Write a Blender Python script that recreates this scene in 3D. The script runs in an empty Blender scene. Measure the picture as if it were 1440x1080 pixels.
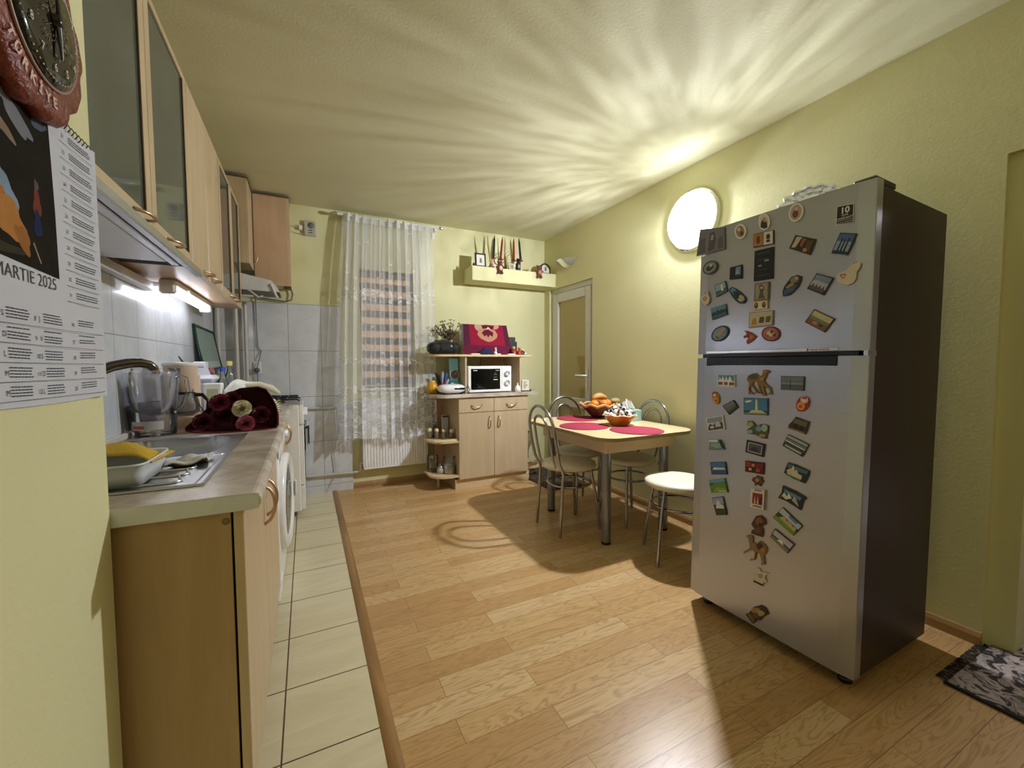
import bpy, math, random
from mathutils import Vector, Matrix
random.seed(7)
PI=math.pi
S=bpy.context.scene
COL=S.collection
# ---------------------------------------------------------------- camera
cd=bpy.data.cameras.new('camera'); cam=bpy.data.objects.new('camera',cd); COL.objects.link(cam)
cd.sensor_width=36; cd.lens=580.67/1440*36; cd.clip_start=.02; cd.clip_end=50
rt=Vector((0.8954448,-0.44514998,-0.0044787)); up=Vector((0.02596448,0.04218028,0.99877258)); fw=Vector((0.44441468,0.89446203,-0.0493282))
cam.matrix_world=Matrix(((rt[0],up[0],-fw[0],0),(rt[1],up[1],-fw[1],0),(rt[2],up[2],-fw[2],1.15),(0,0,0,1)))
S.camera=cam
S.cycles.caustics_reflective=False; S.cycles.caustics_refractive=False; S.cycles.transparent_max_bounces=24
S.view_settings.view_transform='Standard'; S.view_settings.look='None'; S.view_settings.gamma=1; S.view_settings.exposure=0.15
try: S.view_settings.use_curve_mapping=False
except Exception: pass
# ---------------------------------------------------------------- world (night outside)
w=bpy.data.worlds.new('world'); S.world=w; w.use_nodes=True
w.node_tree.nodes['Background'].inputs[0].default_value=(.6,.68,.9,1); w.node_tree.nodes['Background'].inputs[1].default_value=.03
# ---------------------------------------------------------------- lamps, one of them an unseen added fill
def lamp(name,kind,loc,energy,color,size=None,rot=None,sy=None):
    l=bpy.data.lights.new(name,kind); l.energy=energy; l.color=color
    if kind=='AREA':
        l.size=size
        if sy: l.shape='RECTANGLE'; l.size_y=sy
    elif size: l.shadow_soft_size=size
    o=bpy.data.objects.new(name,l); COL.objects.link(o); o.location=loc
    if rot: o.rotation_euler=rot
    return o
LAMP_W=310
wl=lamp('wall_lamp_bulb','POINT',(2.335,2.035,2.13),LAMP_W,(.93,.97,1.07),.036)
# the bulb throws a web of bright streaks through the patterned glass rim on to the ceiling
l=wl.data; l.use_nodes=True; nt=l.node_tree; N=nt.nodes; K=nt.links
em=[n for n in N if n.type=='EMISSION'][0]
tc=N.new('ShaderNodeTexCoord'); sp=N.new('ShaderNodeSeparateXYZ'); K.new(tc.outputs['Normal'],sp.inputs[0])
def LM(op,a,b=None,c=None,clamp=False):
    n=N.new('ShaderNodeMath'); n.operation=op; n.use_clamp=clamp
    for i,v in enumerate((a,b,c)):
        if v is None: continue
        if isinstance(v,(int,float)): n.inputs[i].default_value=v
        else: K.new(v,n.inputs[i])
    return n.outputs[0]
x,y,z=sp.outputs
az=LM('ARCTAN2',y,LM('MULTIPLY',x,-1.0))
el=LM('ARCSINE',z)
cb=N.new('ShaderNodeCombineXYZ'); K.new(LM('MULTIPLY',az,3.2),cb.inputs[0]); K.new(LM('MULTIPLY',el,1.1),cb.inputs[1])
def LN(scale,detail,dist,rough=.55,vec=None):
    n=N.new('ShaderNodeTexNoise'); n.inputs['Scale'].default_value=scale; n.inputs['Detail'].default_value=detail
    n.inputs['Roughness'].default_value=rough; n.inputs['Distortion'].default_value=dist; K.new(vec or cb.outputs[0],n.inputs['Vector']); return n.outputs[0]
def LR(v,a,b,c,d):
    n=N.new('ShaderNodeMapRange'); n.interpolation_type='SMOOTHSTEP'; K.new(v,n.inputs[0])
    for i,q in enumerate((a,b,c,d)): n.inputs[i+1].default_value=q
    return n.outputs[0]
n1=LN(2.0,2,1.6); n2=LN(5.0,3,2.0)
r1=LM('SUBTRACT',1.0,LM('MULTIPLY',LM('ABSOLUTE',LM('SUBTRACT',n1,.5)),11.0),clamp=True)
r2=LM('SUBTRACT',1.0,LM('MULTIPLY',LM('ABSOLUTE',LM('SUBTRACT',n2,.5)),8.0),clamp=True)
web=LM('ADD',LM('MULTIPLY',r1,1.1),LM('MULTIPLY',r2,.9))
upm=LR(z,.02,.22,0,1)
cosf=LR(LM('MULTIPLY',x,-1.0),-.40,.30,.01,1)      # the glass dish throws its light mostly forwards
down=LM('ADD',LR(z,-.5,-.08,1.04,.72),LM('MULTIPLY',LM('MULTIPLY',web,.20),LR(z,-.30,-.08,0,1)))
upper=LM('MULTIPLY',LM('ADD',LR(z,.12,.45,.62,.38),LM('MULTIPLY',LM('MULTIPLY',web,LR(z,.10,.42,.35,1)),.85)),LR(z,.05,.66,.80,.055))
pat=LM('MULTIPLY',cosf,LM('ADD',LM('MULTIPLY',LM('SUBTRACT',1.0,upm),down),LM('MULTIPLY',upm,upper)))
K.new(pat,em.inputs['Strength'])
lamp('hall_ceiling_light','AREA',(4.2,.3,2.3),26,(1,.93,.95),.5)
lamp('added_fill_light','AREA',(.95,-.9,2.44),2.2,(1,.90,.72),.7)  # unseen fill lamp, added behind the camera to lift the room
# ---------------------------------------------------------------- helpers
def lin(h):
    if isinstance(h,str):
        h=h.lstrip('#'); c=[int(h[i:i+2],16)/255 for i in (0,2,4)]
        return tuple(v/12.92 if v<=.04045 else ((v+.055)/1.055)**2.4 for v in c)
    return tuple(h)
_mc={}
def nodemat(name):
    m=bpy.data.materials.new(name); m.use_nodes=True
    return m,m.node_tree,m.node_tree.nodes['Principled BSDF']
def setp(b,**k):
    for n,v in k.items():
        n={'rough':'Roughness','metal':'Metallic','spec':'Specular IOR Level','trans':'Transmission Weight','alpha':'Alpha','coat':'Coat Weight','em':'Emission Strength','sheen':'Sheen Weight'}.get(n,n)
        b.inputs[n].default_value=v
def M(col,rough=.5,metal=0,var=.06,scale=18,bump=0,bscale=60,name=None,**k):
    """plain surface with a little procedural variation"""
    key=(str(col),rough,metal,var,scale,bump,bscale,tuple(sorted(k.items())))
    if key in _mc: return _mc[key]
    m,nt,b=nodemat(name or 'mat'); c=lin(col)
    tc=nt.nodes.new('ShaderNodeTexCoord'); nz=nt.nodes.new('ShaderNodeTexNoise'); nz.inputs['Scale'].default_value=scale; nz.inputs['Detail'].default_value=4
    nt.links.new(tc.outputs['Object'],nz.inputs['Vector'])
    mx=nt.nodes.new('ShaderNodeMix'); mx.data_type='RGBA'
    mx.inputs[6].default_value=(*[v*(1-var) for v in c],1); mx.inputs[7].default_value=(*[min(1,v*(1+var)) for v in c],1)
    nt.links.new(nz.outputs[0],mx.inputs[0]); nt.links.new(mx.outputs[2],b.inputs['Base Color'])
    setp(b,rough=rough,metal=metal,**k)
    if bump:
        n2=nt.nodes.new('ShaderNodeTexNoise'); n2.inputs['Scale'].default_value=bscale; n2.inputs['Detail'].default_value=5
        nt.links.new(tc.outputs['Object'],n2.inputs['Vector'])
        bp=nt.nodes.new('ShaderNodeBump'); bp.inputs['Strength'].default_value=bump; bp.inputs['Distance'].default_value=.01
        nt.links.new(n2.outputs[0],bp.inputs['Height']); nt.links.new(bp.outputs[0],b.inputs['Normal'])
    _mc[key]=m; return m
class G:
    """tiny node graph writer"""
    def __init__(s,name): s.m,s.nt,s.b=nodemat(name); s.tc=s.nt.nodes.new('ShaderNodeTexCoord')
    def n(s,t,**k):
        q=s.nt.nodes.new(t)
        for a,v in k.items(): setattr(q,a,v)
        return q
    def ln(s,a,b): s.nt.links.new(a,b)
    def math(s,op,a,b=None,c=None,clamp=False):
        q=s.n('ShaderNodeMath',operation=op,use_clamp=clamp)
        for i,v in enumerate((a,b,c)):
            if v is None: continue
            if isinstance(v,(int,float)): q.inputs[i].default_value=v
            else: s.ln(v,q.inputs[i])
        return q.outputs[0]
    def map(s,scale=(1,1,1),loc=(0,0,0),vec=None,rot=(0,0,0)):
        q=s.n('ShaderNodeMapping'); q.inputs['Scale'].default_value=scale; q.inputs['Location'].default_value=loc; q.inputs['Rotation'].default_value=rot
        s.ln(vec or s.tc.outputs['Object'],q.inputs[0]); return q.outputs[0]
    def noise(s,vec,scale=5,detail=4,dist=0,rough=.5):
        q=s.n('ShaderNodeTexNoise'); q.inputs['Scale'].default_value=scale; q.inputs['Detail'].default_value=detail; q.inputs['Distortion'].default_value=dist; q.inputs['Roughness'].default_value=rough
        s.ln(vec,q.inputs['Vector']); return q.outputs[0]
    def ramp(s,f,stops):
        q=s.n('ShaderNodeValToRGB'); e=q.color_ramp.elements
        while len(e)<len(stops): e.new(.5)
        for i,(p,c) in enumerate(stops): e[i].position=p; e[i].color=(*lin(c),1)
        s.ln(f,q.inputs[0]); return q.outputs[0]
    def mix(s,f,a,b,mode='MIX'):
        q=s.n('ShaderNodeMix',data_type='RGBA',blend_type=mode)
        for i,v in ((0,f),(6,a),(7,b)):
            if isinstance(v,(int,float)): q.inputs[i].default_value=v
            elif isinstance(v,(str,tuple)): q.inputs[i].default_value=(*lin(v),1)
            else: s.ln(v,q.inputs[i])
        return q.outputs[2]
    def bump(s,h,strength=.3,dist=.005):
        q=s.n('ShaderNodeBump'); q.inputs['Strength'].default_value=strength; q.inputs['Distance'].default_value=dist
        s.ln(h,q.inputs['Height']); s.ln(q.outputs[0],s.b.inputs['Normal'])
    def col(s,c): s.ln(c,s.b.inputs['Base Color'])
    def out(s,sh): s.ln(sh,s.nt.nodes['Material Output'].inputs['Surface'])
class B:
    """mesh collector"""
    def __init__(s): s.v=[];s.f=[];s.mi=[];s.sm=[];s.mats=[]
    def _m(s,m):
        if m not in s.mats: s.mats.append(m)
        return s.mats.index(m)
    def add(s,vs,fs,m,smooth=False):
        o=len(s.v); s.v+=[tuple(v) for v in vs]; i=s._m(m)
        for f in fs: s.f.append(tuple(o+k for k in f)); s.mi.append(i); s.sm.append(smooth)
        return s
    def box(s,x0,x1,y0,y1,z0,z1,m,c=0):
        x0,x1=sorted((x0,x1));y0,y1=sorted((y0,y1));z0,z1=sorted((z0,z1))
        if c<=0:
            vs=[(x,y,z) for x in (x0,x1) for y in (y0,y1) for z in (z0,z1)]
            return s.add(vs,[(0,1,3,2),(4,6,7,5),(0,4,5,1),(2,3,7,6),(0,2,6,4),(1,5,7,3)],m)
        c=min(c,(x1-x0)*.45,(y1-y0)*.45,(z1-z0)*.45)
        # chamfered box: 24 verts
        vs=[];idx={}
        for i,x in enumerate((x0,x1)):
            for j,y in enumerate((y0,y1)):
                for k,z in enumerate((z0,z1)):
                    sx,sy,sz=(1-2*i)*c,(1-2*j)*c,(1-2*k)*c
                    for a,p in enumerate(((x,y+sy,z+sz),(x+sx,y,z+sz),(x+sx,y+sy,z))):
                        idx[(i,j,k,a)]=len(vs); vs.append(p)
        F=[]
        for i in (0,1):
            F.append([idx[(i,0,0,0)],idx[(i,0,1,0)],idx[(i,1,1,0)],idx[(i,1,0,0)]])
            F.append([idx[(0,i,0,1)],idx[(0,i,1,1)],idx[(1,i,1,1)],idx[(1,i,0,1)]])
            F.append([idx[(0,0,i,2)],idx[(0,1,i,2)],idx[(1,1,i,2)],idx[(1,0,i,2)]])
        for j in (0,1):
            for k in (0,1):
                F.append([idx[(0,j,k,1)],idx[(0,j,k,2)],idx[(1,j,k,2)],idx[(1,j,k,1)]])
                F.append([idx[(j,0,k,0)],idx[(j,0,k,2)],idx[(j,1,k,2)],idx[(j,1,k,0)]])
                F.append([idx[(j,k,0,0)],idx[(j,k,0,1)],idx[(j,k,1,1)],idx[(j,k,1,0)]])
                for i in (0,1): F.append([idx[(i,j,k,0)],idx[(i,j,k,1)],idx[(i,j,k,2)]])
        ctr=Vector(((x0+x1)/2,(y0+y1)/2,(z0+z1)/2)); F2=[]
        for f in F[:]:
            p=[Vector(vs[q]) for q in f]; nn=(p[1]-p[0]).cross(p[2]-p[0]); mid=sum(p,Vector())/len(p)
            F2.append(f if nn.dot(mid-ctr)>0 else f[::-1])
        return s.add(vs,F2,m)
    def tube(s,pts,r,m,n=10,closed=False,caps=True,smooth=True):
        P=[Vector(p) for p in pts]; k=len(P); rr=r if isinstance(r,(list,tuple)) else [r]*k
        vs=[];T=[]
        for i in range(k):
            a=P[(i-1)%k] if (closed or i>0) else P[i]; b=P[(i+1)%k] if (closed or i<k-1) else P[i]
            T.append((b-a).normalized())
        ref=Vector((0,0,1)) if abs(T[0].z)<.9 else Vector((1,0,0))
        nrm=(ref-T[0]*ref.dot(T[0])).normalized()
        for i in range(k):
            nrm=(nrm-T[i]*nrm.dot(T[i])); nrm=nrm.normalized() if nrm.length>1e-6 else T[i].orthogonal().normalized()
            bi=T[i].cross(nrm)
            for j in range(n):
                a=2*PI*j/n; vs.append(P[i]+(nrm*math.cos(a)+bi*math.sin(a))*rr[i])
        fs=[]
        for i in range(k if closed else k-1):
            i2=(i+1)%k
            for j in range(n): fs.append((i*n+j,i*n+(j+1)%n,i2*n+(j+1)%n,i2*n+j))
        s.add(vs,fs,m,smooth)
        if caps and not closed:
            s.add([vs[j] for j in range(n)],[tuple(range(n))[::-1]],m); s.add(vs[(k-1)*n:k*n],[tuple(range(n))],m)
        return s
    def lathe(s,prof,m,c=(0,0,0),n=28,axis='z',smooth=True,a0=0,a1=2*PI,sx=1,sy=1,cap=False):
        full=abs(a1-a0-2*PI)<1e-6; k=n if full else n+1
        vs=[]
        for r,h in prof:
            for j in range(k):
                a=a0+(a1-a0)*j/n; x,y=r*math.cos(a)*sx,r*math.sin(a)*sy
                p={'z':(x,y,h),'x':(h,x,y),'y':(y,h,x)}[axis]
                vs.append((p[0]+c[0],p[1]+c[1],p[2]+c[2]))
        fs=[]
        for i in range(len(prof)-1):
            for j in range(n):
                j2=(j+1)%k; fs.append((i*k+j,i*k+j2,(i+1)*k+j2,(i+1)*k+j))
        return s.add(vs,fs,m,smooth)
    def ball(s,c,r,m,n=14,sc=(1,1,1)):
        k=n//2; pr=[(max(r*math.sin(PI*i/k),1e-5),-r*math.cos(PI*i/k)) for i in range(k+1)]
        vs=[]
        for a,h in pr:
            for j in range(n): t=2*PI*j/n; vs.append((c[0]+a*math.cos(t)*sc[0],c[1]+a*math.sin(t)*sc[1],c[2]+h*sc[2]))
        fs=[(i*n+j,i*n+(j+1)%n,(i+1)*n+(j+1)%n,(i+1)*n+j) for i in range(k) for j in range(n)]
        return s.add(vs,fs,m,True)
    def prism(s,poly,fn,d0,d1,m,mside=None):
        """poly in (u,v); fn(u,v,d)->xyz ; solid between d0 and d1"""
        k=len(poly); a=[fn(u,v,d0) for u,v in poly]; b=[fn(u,v,d1) for u,v in poly]
        s.add(b,[tuple(range(k))],m); s.add(a,[tuple(range(k))[::-1]],m)
        s.add(a+b,[(i,(i+1)%k,k+(i+1)%k,k+i) for i in range(k)],mside or m); return s
    def grid(s,fn,nu,nv,m,smooth=True):
        vs=[fn(i/nu,j/nv) for j in range(nv+1) for i in range(nu+1)]
        fs=[(j*(nu+1)+i,j*(nu+1)+i+1,(j+1)*(nu+1)+i+1,(j+1)*(nu+1)+i) for j in range(nv) for i in range(nu)]
        return s.add(vs,fs,m,smooth)
    def text(s,t,size,fn,m,d=.0004,align='LEFT',bold=0):
        cu=bpy.data.curves.new('t','FONT'); cu.body=t; cu.size=size; cu.align_x=align; cu.offset=bold; cu.resolution_u=3
        o=bpy.data.objects.new('t',cu); COL.objects.link(o)
        bpy.context.view_layer.update(); me=bpy.data.meshes.new_from_object(o.evaluated_get(bpy.context.evaluated_depsgraph_get()))
        s.add([fn(v.co.x,v.co.y,d) for v in me.vertices],[tuple(p.vertices) for p in me.polygons],m)
        bpy.data.objects.remove(o); bpy.data.curves.remove(cu); bpy.data.meshes.remove(me); return s
    def build(s,name,parent=None,loc=None,fix=True,bevel=0,sub=0,solid=0):
        me=bpy.data.meshes.new(name); v=s.v
        off=Vector((0,0,0))
        if parent is None and loc is not None: off=Vector(loc)
        me.from_pydata([tuple(Vector(p)-off) for p in v],[],s.f)
        for m in s.mats: me.materials.append(m)
        me.polygons.foreach_set('material_index',s.mi); me.polygons.foreach_set('use_smooth',s.sm)
        if fix:
            import bmesh
            bm=bmesh.new(); bm.from_mesh(me); bmesh.ops.recalc_face_normals(bm,faces=bm.faces); bm.to_mesh(me); bm.free()
        o=bpy.data.objects.new(name,me); COL.objects.link(o)
        if parent is not None: o.parent=parent
        if loc is not None: o.location=loc
        if solid: mo=o.modifiers.new('solid','SOLIDIFY'); mo.thickness=solid
        if bevel: mo=o.modifiers.new('bevel','BEVEL'); mo.width=bevel; mo.segments=2; mo.limit_method='ANGLE'
        if sub: mo=o.modifiers.new('sub','SUBSURF'); mo.levels=mo.render_levels=sub
        return o
def tag(o,label,cat,group=None):
    o['label']=label; o['category']=cat
    if group: o['group']=group
    return o
def thing(name,label,cat,loc=(0,0,0),rz=0,group=None,rot=None):
    o=bpy.data.objects.new(name,None); COL.objects.link(o); o.empty_display_size=.05; o.location=loc; o.rotation_euler=rot or (0,0,rz)
    return tag(o,label,cat,group)
def W(b,name,t,**k):
    """build world-coordinate mesh b as part of thing t (t unrotated)"""
    base=t; off=Vector((0,0,0))
    while base is not None: off+=base.location; base=base.parent
    b.v=[tuple(Vector(p)-off) for p in b.v]
    return b.build(name,t,**k)
def lab(o,l): o['label']=l; return o
def struct(b,name,**k):
    o=b.build(name,**k); o['kind']='structure'; return o
def dup(root,loc,rz,label,group=None):
    def cp(o,par):
        c=o.copy(); COL.objects.link(c)
        if par is not None: c.parent=par
        for ch in o.children: cp(ch,c)
        return c
    r=cp(root,None); r.location=loc; r.rotation_euler=(0,0,rz); r['label']=label
    if group: r['group']=group
    return r
def arc(c,r,a0,a1,n,fn):
    return [fn(c[0]+r*math.cos(a0+(a1-a0)*i/n),c[1]+r*math.sin(a0+(a1-a0)*i/n)) for i in range(n+1)]
def rrect(x0,x1,y0,y1,r,n=6,cor=(1,1,1,1)):
    """corners order: x1y1, x0y1, x0y0, x1y0"""
    P=[]
    for (cx,cy,a),c in zip(((x1-r,y1-r,0),(x0+r,y1-r,PI/2),(x0+r,y0+r,PI),(x1-r,y0+r,1.5*PI)),cor):
        if c: P+=[(cx+r*math.cos(a+PI/2*i/n),cy+r*math.sin(a+PI/2*i/n)) for i in range(n+1)]
        else: P.append((x1 if cx>((x0+x1)/2) else x0, y1 if cy>((y0+y1)/2) else y0))
    return P
XY=lambda u,v,d:(u,v,d)
def notch(x0,x1,y0,y1,r,xn,yn,right=0):
    P=[(x1,y1),(xn,y1),(xn,yn),(x0,yn)]+[(x0+r+r*math.cos(PI+PI/2*i/8),y0+r+r*math.sin(PI+PI/2*i/8)) for i in range(9)]
    if right: P+=[(x1-right+right*math.cos(1.5*PI+PI/2*i/8),y0+right+right*math.sin(1.5*PI+PI/2*i/8)) for i in range(9)]
    else: P.append((x1,y0))
    return P
# ---------------------------------------------------------------- surface materials
def paint(name,c,bs=.25):
    g=G(name); v=g.noise(g.map(),3,4); g.col(g.mix(v,tuple(k*.94 for k in lin(c)),tuple(min(1,k*1.05) for k in lin(c))))
    g.bump(g.noise(g.map(),70,5,.2,.6),bs,.004); setp(g.b,rough=.75,spec=.25); return g.m
wallp=paint('yellow_wall_paint','#dcd8a8',.2); ceilp=paint('yellow_ceiling_paint','#dbd8b4',.2)
def tilemat(name,u,uo,up_,v,vo,vp,c1,c2,grout,gw=.0035,rough=.14,nscale=(3,3,3)):
    g=G(name); sp=g.n('ShaderNodeSeparateXYZ'); g.ln(g.tc.outputs['Object'],sp.inputs[0]); ax={'x':0,'y':1,'z':2}
    du=g.math('PINGPONG',g.math('SUBTRACT',sp.outputs[ax[u]],uo),up_/2); dv=g.math('PINGPONG',g.math('SUBTRACT',sp.outputs[ax[v]],vo),vp/2)
    d=g.math('MINIMUM',du,dv); mask=g.math('LESS_THAN',d,gw/2)
    f=g.noise(g.map(nscale),1.6,6,1.4,.62); c=g.ramp(f,[(.3,c1),(.7,c2)])
    g.col(g.mix(mask,c,grout)); g.ln(g.math('ADD',g.math('MULTIPLY',mask,.6),rough),g.b.inputs['Roughness'])
    h=g.math('MULTIPLY',d,300,clamp=True); g.bump(h,.5,.002); return g.m
tile_side=tilemat('glossy_grey_wall_tile_side','y',2.091,.2535,'z',1.268,.4,'#c3c6cc','#d3d6da','#8f9196')
tile_back=tilemat('glossy_grey_wall_tile_back','x',-.133,.2535,'z',1.268,.4,'#cacbcd','#dadbdc','#7f7f80')
tile_floor=tilemat('cream_floor_tile','x',-.095,.305,'y',1.311,.3042,'#d3c8a4','#e0d7b6','#5e4c33',.005,.22,(1.5,6,1))
def wood(name,cols,grain='z',rough=.38,rings=.5,scale=1,coat=.15):
    g=G(name); st={'z':(9,9,.9),'x':(.9,9,9),'y':(9,.9,9)}[grain]
    v=g.map(tuple(k*scale for k in st)); a=g.noise(v,1.2,6,.9,.6); fine=g.noise(g.map(tuple(k*9*scale for k in st)),2,3,0,.7)
    c=g.ramp(a,[(.28,cols[0]),(.55,cols[1]),(.75,cols[2])]); c=g.mix(.18,c,g.ramp(fine,[(.3,cols[0]),(.7,cols[2])]))
    g.col(c); setp(g.b,rough=rough); g.b.inputs['Coat Weight'].default_value=coat; g.b.inputs['Coat Roughness'].default_value=.3
    g.bump(fine,.05,.001); return g.m
maple=wood('maple_veneer',('#bda581','#c7b08b','#d0ba97')); maple_y=wood('maple_veneer_long',('#bda581','#c7b08b','#d0ba97'),'y'); maple_x=wood('maple_veneer_wide',('#cdb283','#d9c096','#e2cca4'),'x')
maple_shaded=wood('maple_veneer_shaded_end',('#a5875a','#b09366','#b99c70')); table_wood=wood('light_birch_tabletop',('#d9c28e','#e3cf9f','#ead9ac'),'y',.28,coat=.3)  # end panel's darker maple copy paints the shade of its unlit face
pinkwood=wood('maple_veneer_rosy',('#bd9a78','#c7a584','#d0b08f')); edge_dark=M('#5d4a30',.5)
def laminate():
    g=G('oak_laminate_floor'); o=g.tc.outputs['Object']
    br=g.n('ShaderNodeTexBrick',offset=.37,offset_frequency=2,squash=1.0,squash_frequency=2); g.ln(g.map(loc=(.12,.03,0)),br.inputs['Vector'])
    for k,v in (('Scale',1.0),('Mortar Size',.0011),('Mortar Smooth',.1),('Bias',0.0),('Brick Width',.83),('Row Height',.0972)): br.inputs[k].default_value=v
    br.inputs['Color1'].default_value=(0,0,0,1); br.inputs['Color2'].default_value=(1,1,1,1); br.inputs['Mortar'].default_value=(.5,.5,.5,1)
    rnd=br.outputs['Color']; cbx=g.n('ShaderNodeCombineXYZ')
    g.ln(g.math('MULTIPLY',rnd,37.0),cbx.inputs[0]); g.ln(g.math('MULTIPLY',rnd,11.0),cbx.inputs[1])
    ad=g.n('ShaderNodeVectorMath',operation='ADD'); g.ln(o,ad.inputs[0]); g.ln(cbx.outputs[0],ad.inputs[1]); v=ad.outputs[0]
    big=g.noise(g.map((1.6,13,1),vec=v),1.3,3,1.1,.5); rings=g.math('PINGPONG',g.math('MULTIPLY',big,11.0),.5); rings=g.math('MULTIPLY',rings,2.0)
    fine=g.noise(g.map((5,150,1),vec=v),1.5,4,.2,.7)
    base=g.ramp(rnd,[(0,'#c39a66'),(.35,'#cda772'),(.7,'#d6b37e'),(1,'#e2c696')])
    c=g.mix(g.math('MULTIPLY',g.math('POWER',rings,2.5),.58),base,'#9a7041'); c=g.mix(g.math('MULTIPLY',fine,.40),c,'#99713f')
    c=g.mix(g.math('MULTIPLY',br.outputs['Fac'],.75),c,'#6b4a26'); g.col(c)
    g.ln(g.math('ADD',g.math('MULTIPLY',fine,.12),.24),g.b.inputs['Roughness']); setp(g.b,spec=.42)
    g.bump(g.math('SUBTRACT',fine,br.outputs['Fac']),.10,.001); return g.m
lam=laminate()
def stone():
    g=G('stone_print_worktop'); a=g.noise(g.map((3,3.2,3)),1.5,7,.7,.65); b_=g.noise(g.map((2,2,2),(3,1,0)),2.0,5,1.0,.6)
    c=g.ramp(a,[(.25,'#93826f'),(.42,'#b5a592'),(.58,'#d0c4b3'),(.75,'#e8e0d4')]); c=g.mix(g.math('MULTIPLY',g.math('SUBTRACT',b_,.56,clamp=True),3.2,clamp=True),c,'#a5705a')
    g.col(c); setp(g.b,rough=.24,spec=.5); g.bump(a,.06,.001); return g.m
stone_m=stone(); edge_green=M('#d8dad8',.35,var=.12)
chrome=M('#a9aab0',.18,1.0,var=.05,name='brushed_chrome_tube'); steel=M('#c5c7cb',.3,1.0,var=.05,name='stainless_sink_steel'); alu=M('#d2d3d8',.25,1.0,name='aluminium'); brass=M('#cdb094',.34,1.0,name='rose_brass_handle')
silverleg=M('#8d8f94',.38,.85,name='silver_table_leg'); black=M('#0c0c0e',.3,name='black_plastic'); blackg=M('#060608',.06,name='black_glass')
white=M('#e6e5e0',.35,name='white_plastic'); cream=M('#ded5b4',.45,name='cream_plastic'); whiteg=M('#eeeeec',.18,name='white_enamel'); offw=M('#cfc9b6',.5,name='off_white')
seatm=M('#e6dfc6',.42,var=.04,bump=.15,bscale=140,name='cream_leatherette'); redm=M('#9c2440',.85,var=.12,scale=200,bump=.4,bscale=260,name='red_woven_placemat')
def fridge_metal(name,c,r=.33,metal=.85):
    g=G(name); n1=g.noise(g.map((60,1.2,260)),2,3,0,.6); g.col(g.mix(n1,tuple(k*.9 for k in lin(c)),tuple(k*1.08 for k in lin(c))))
    setp(g.b,metal=metal,rough=r); g.b.inputs['Anisotropic'].default_value=.5; g.bump(n1,.03,.0005); return g.m
fr_front=fridge_metal('brushed_steel_fridge_door','#b6bac6',.30,.78); fr_side=fridge_metal('shade_darkened_fridge_side','#4c4441',.42,.55)  # shade on the unlit fridge side is put into its dark colour
def glassy(name,c,t,rough=.03,fr=.12):
    g=G(name); a=g.n('ShaderNodeBsdfTransparent'); a.inputs[0].default_value=(*lin(c),1)
    d=g.n('ShaderNodeBsdfDiffuse'); d.inputs[0].default_value=(*lin(c),1); gl=g.n('ShaderNodeBsdfGlossy'); gl.inputs['Roughness'].default_value=rough
    m1=g.n('ShaderNodeMixShader'); m1.inputs[0].default_value=1-t; g.ln(a.outputs[0],m1.inputs[1]); g.ln(d.outputs[0],m1.inputs[2])
    lw=g.n('ShaderNodeFresnel'); lw.inputs[0].default_value=1.45; m2=g.n('ShaderNodeMixShader'); g.ln(g.math('ADD',lw.outputs[0],fr-.04,clamp=True),m2.inputs[0])
    g.ln(m1.outputs[0],m2.inputs[1]); g.ln(gl.outputs[0],m2.inputs[2]); g.out(m2.outputs[0]); return g.m
clear=glassy('clear_glass','#e8eef0',.90); frost=glassy('frosted_cabinet_glass','#5f675d',.12,.06,.10); doorglass=glassy('door_glass','#b8a66c',.08,.05,.08); winglass=glassy('window_glass','#30343a',.5)  # door panes: tan diffuse colour stands in for the reflected room
plastic_clear=glassy('clear_pitcher_plastic','#fbfcfd',.95,.04,.04); crystal=M('#dfe3e8',.12,.75,bump=.9,bscale=55,name='cut_crystal')
def emis(name,c,s,t=0):
    g=G(name); e=g.n('ShaderNodeEmission'); e.inputs[0].default_value=(*lin(c),1); e.inputs[1].default_value=s
    if t:
        a=g.n('ShaderNodeBsdfTransparent'); m=g.n('ShaderNodeMixShader'); m.inputs[0].default_value=1-t; g.ln(a.outputs[0],m.inputs[1]); g.ln(e.outputs[0],m.inputs[2]); g.out(m.outputs[0])
    else: g.out(e.outputs[0])
    return g.m
# ---------------------------------------------------------------- room shell
XR,YB,ZC=2.42,4.04,2.515; XK=-.655; XN=-.36; YN=1.09; Y0=-1.7
b=B(); b.box(.18,XR+.25,Y0,YB,-.05,0,lam); b.box(XN-.05,.2,Y0,.2,-.05,-.0005,lam); struct(b,'floor')
b=B(); b.box(XK-.1,.182,.2,YB,-.05,0.0,tile_floor); struct(b,'floor_tiles')
b=B(); tr=wood('brown_threshold',('#7c552c','#96703f','#b08a55'),'y',.35)
b.grid(lambda u,v:(.178+.045*u,.2+3.83*v,.0005+.0085*math.sin(PI*u)**.7),8,4,tr); struct(b,'trim_1',fix=False)
b=B(); b.box(XK-.15,XR+.2,Y0,YB+.15,ZC,ZC+.1,ceilp); struct(b,'ceiling')
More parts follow.
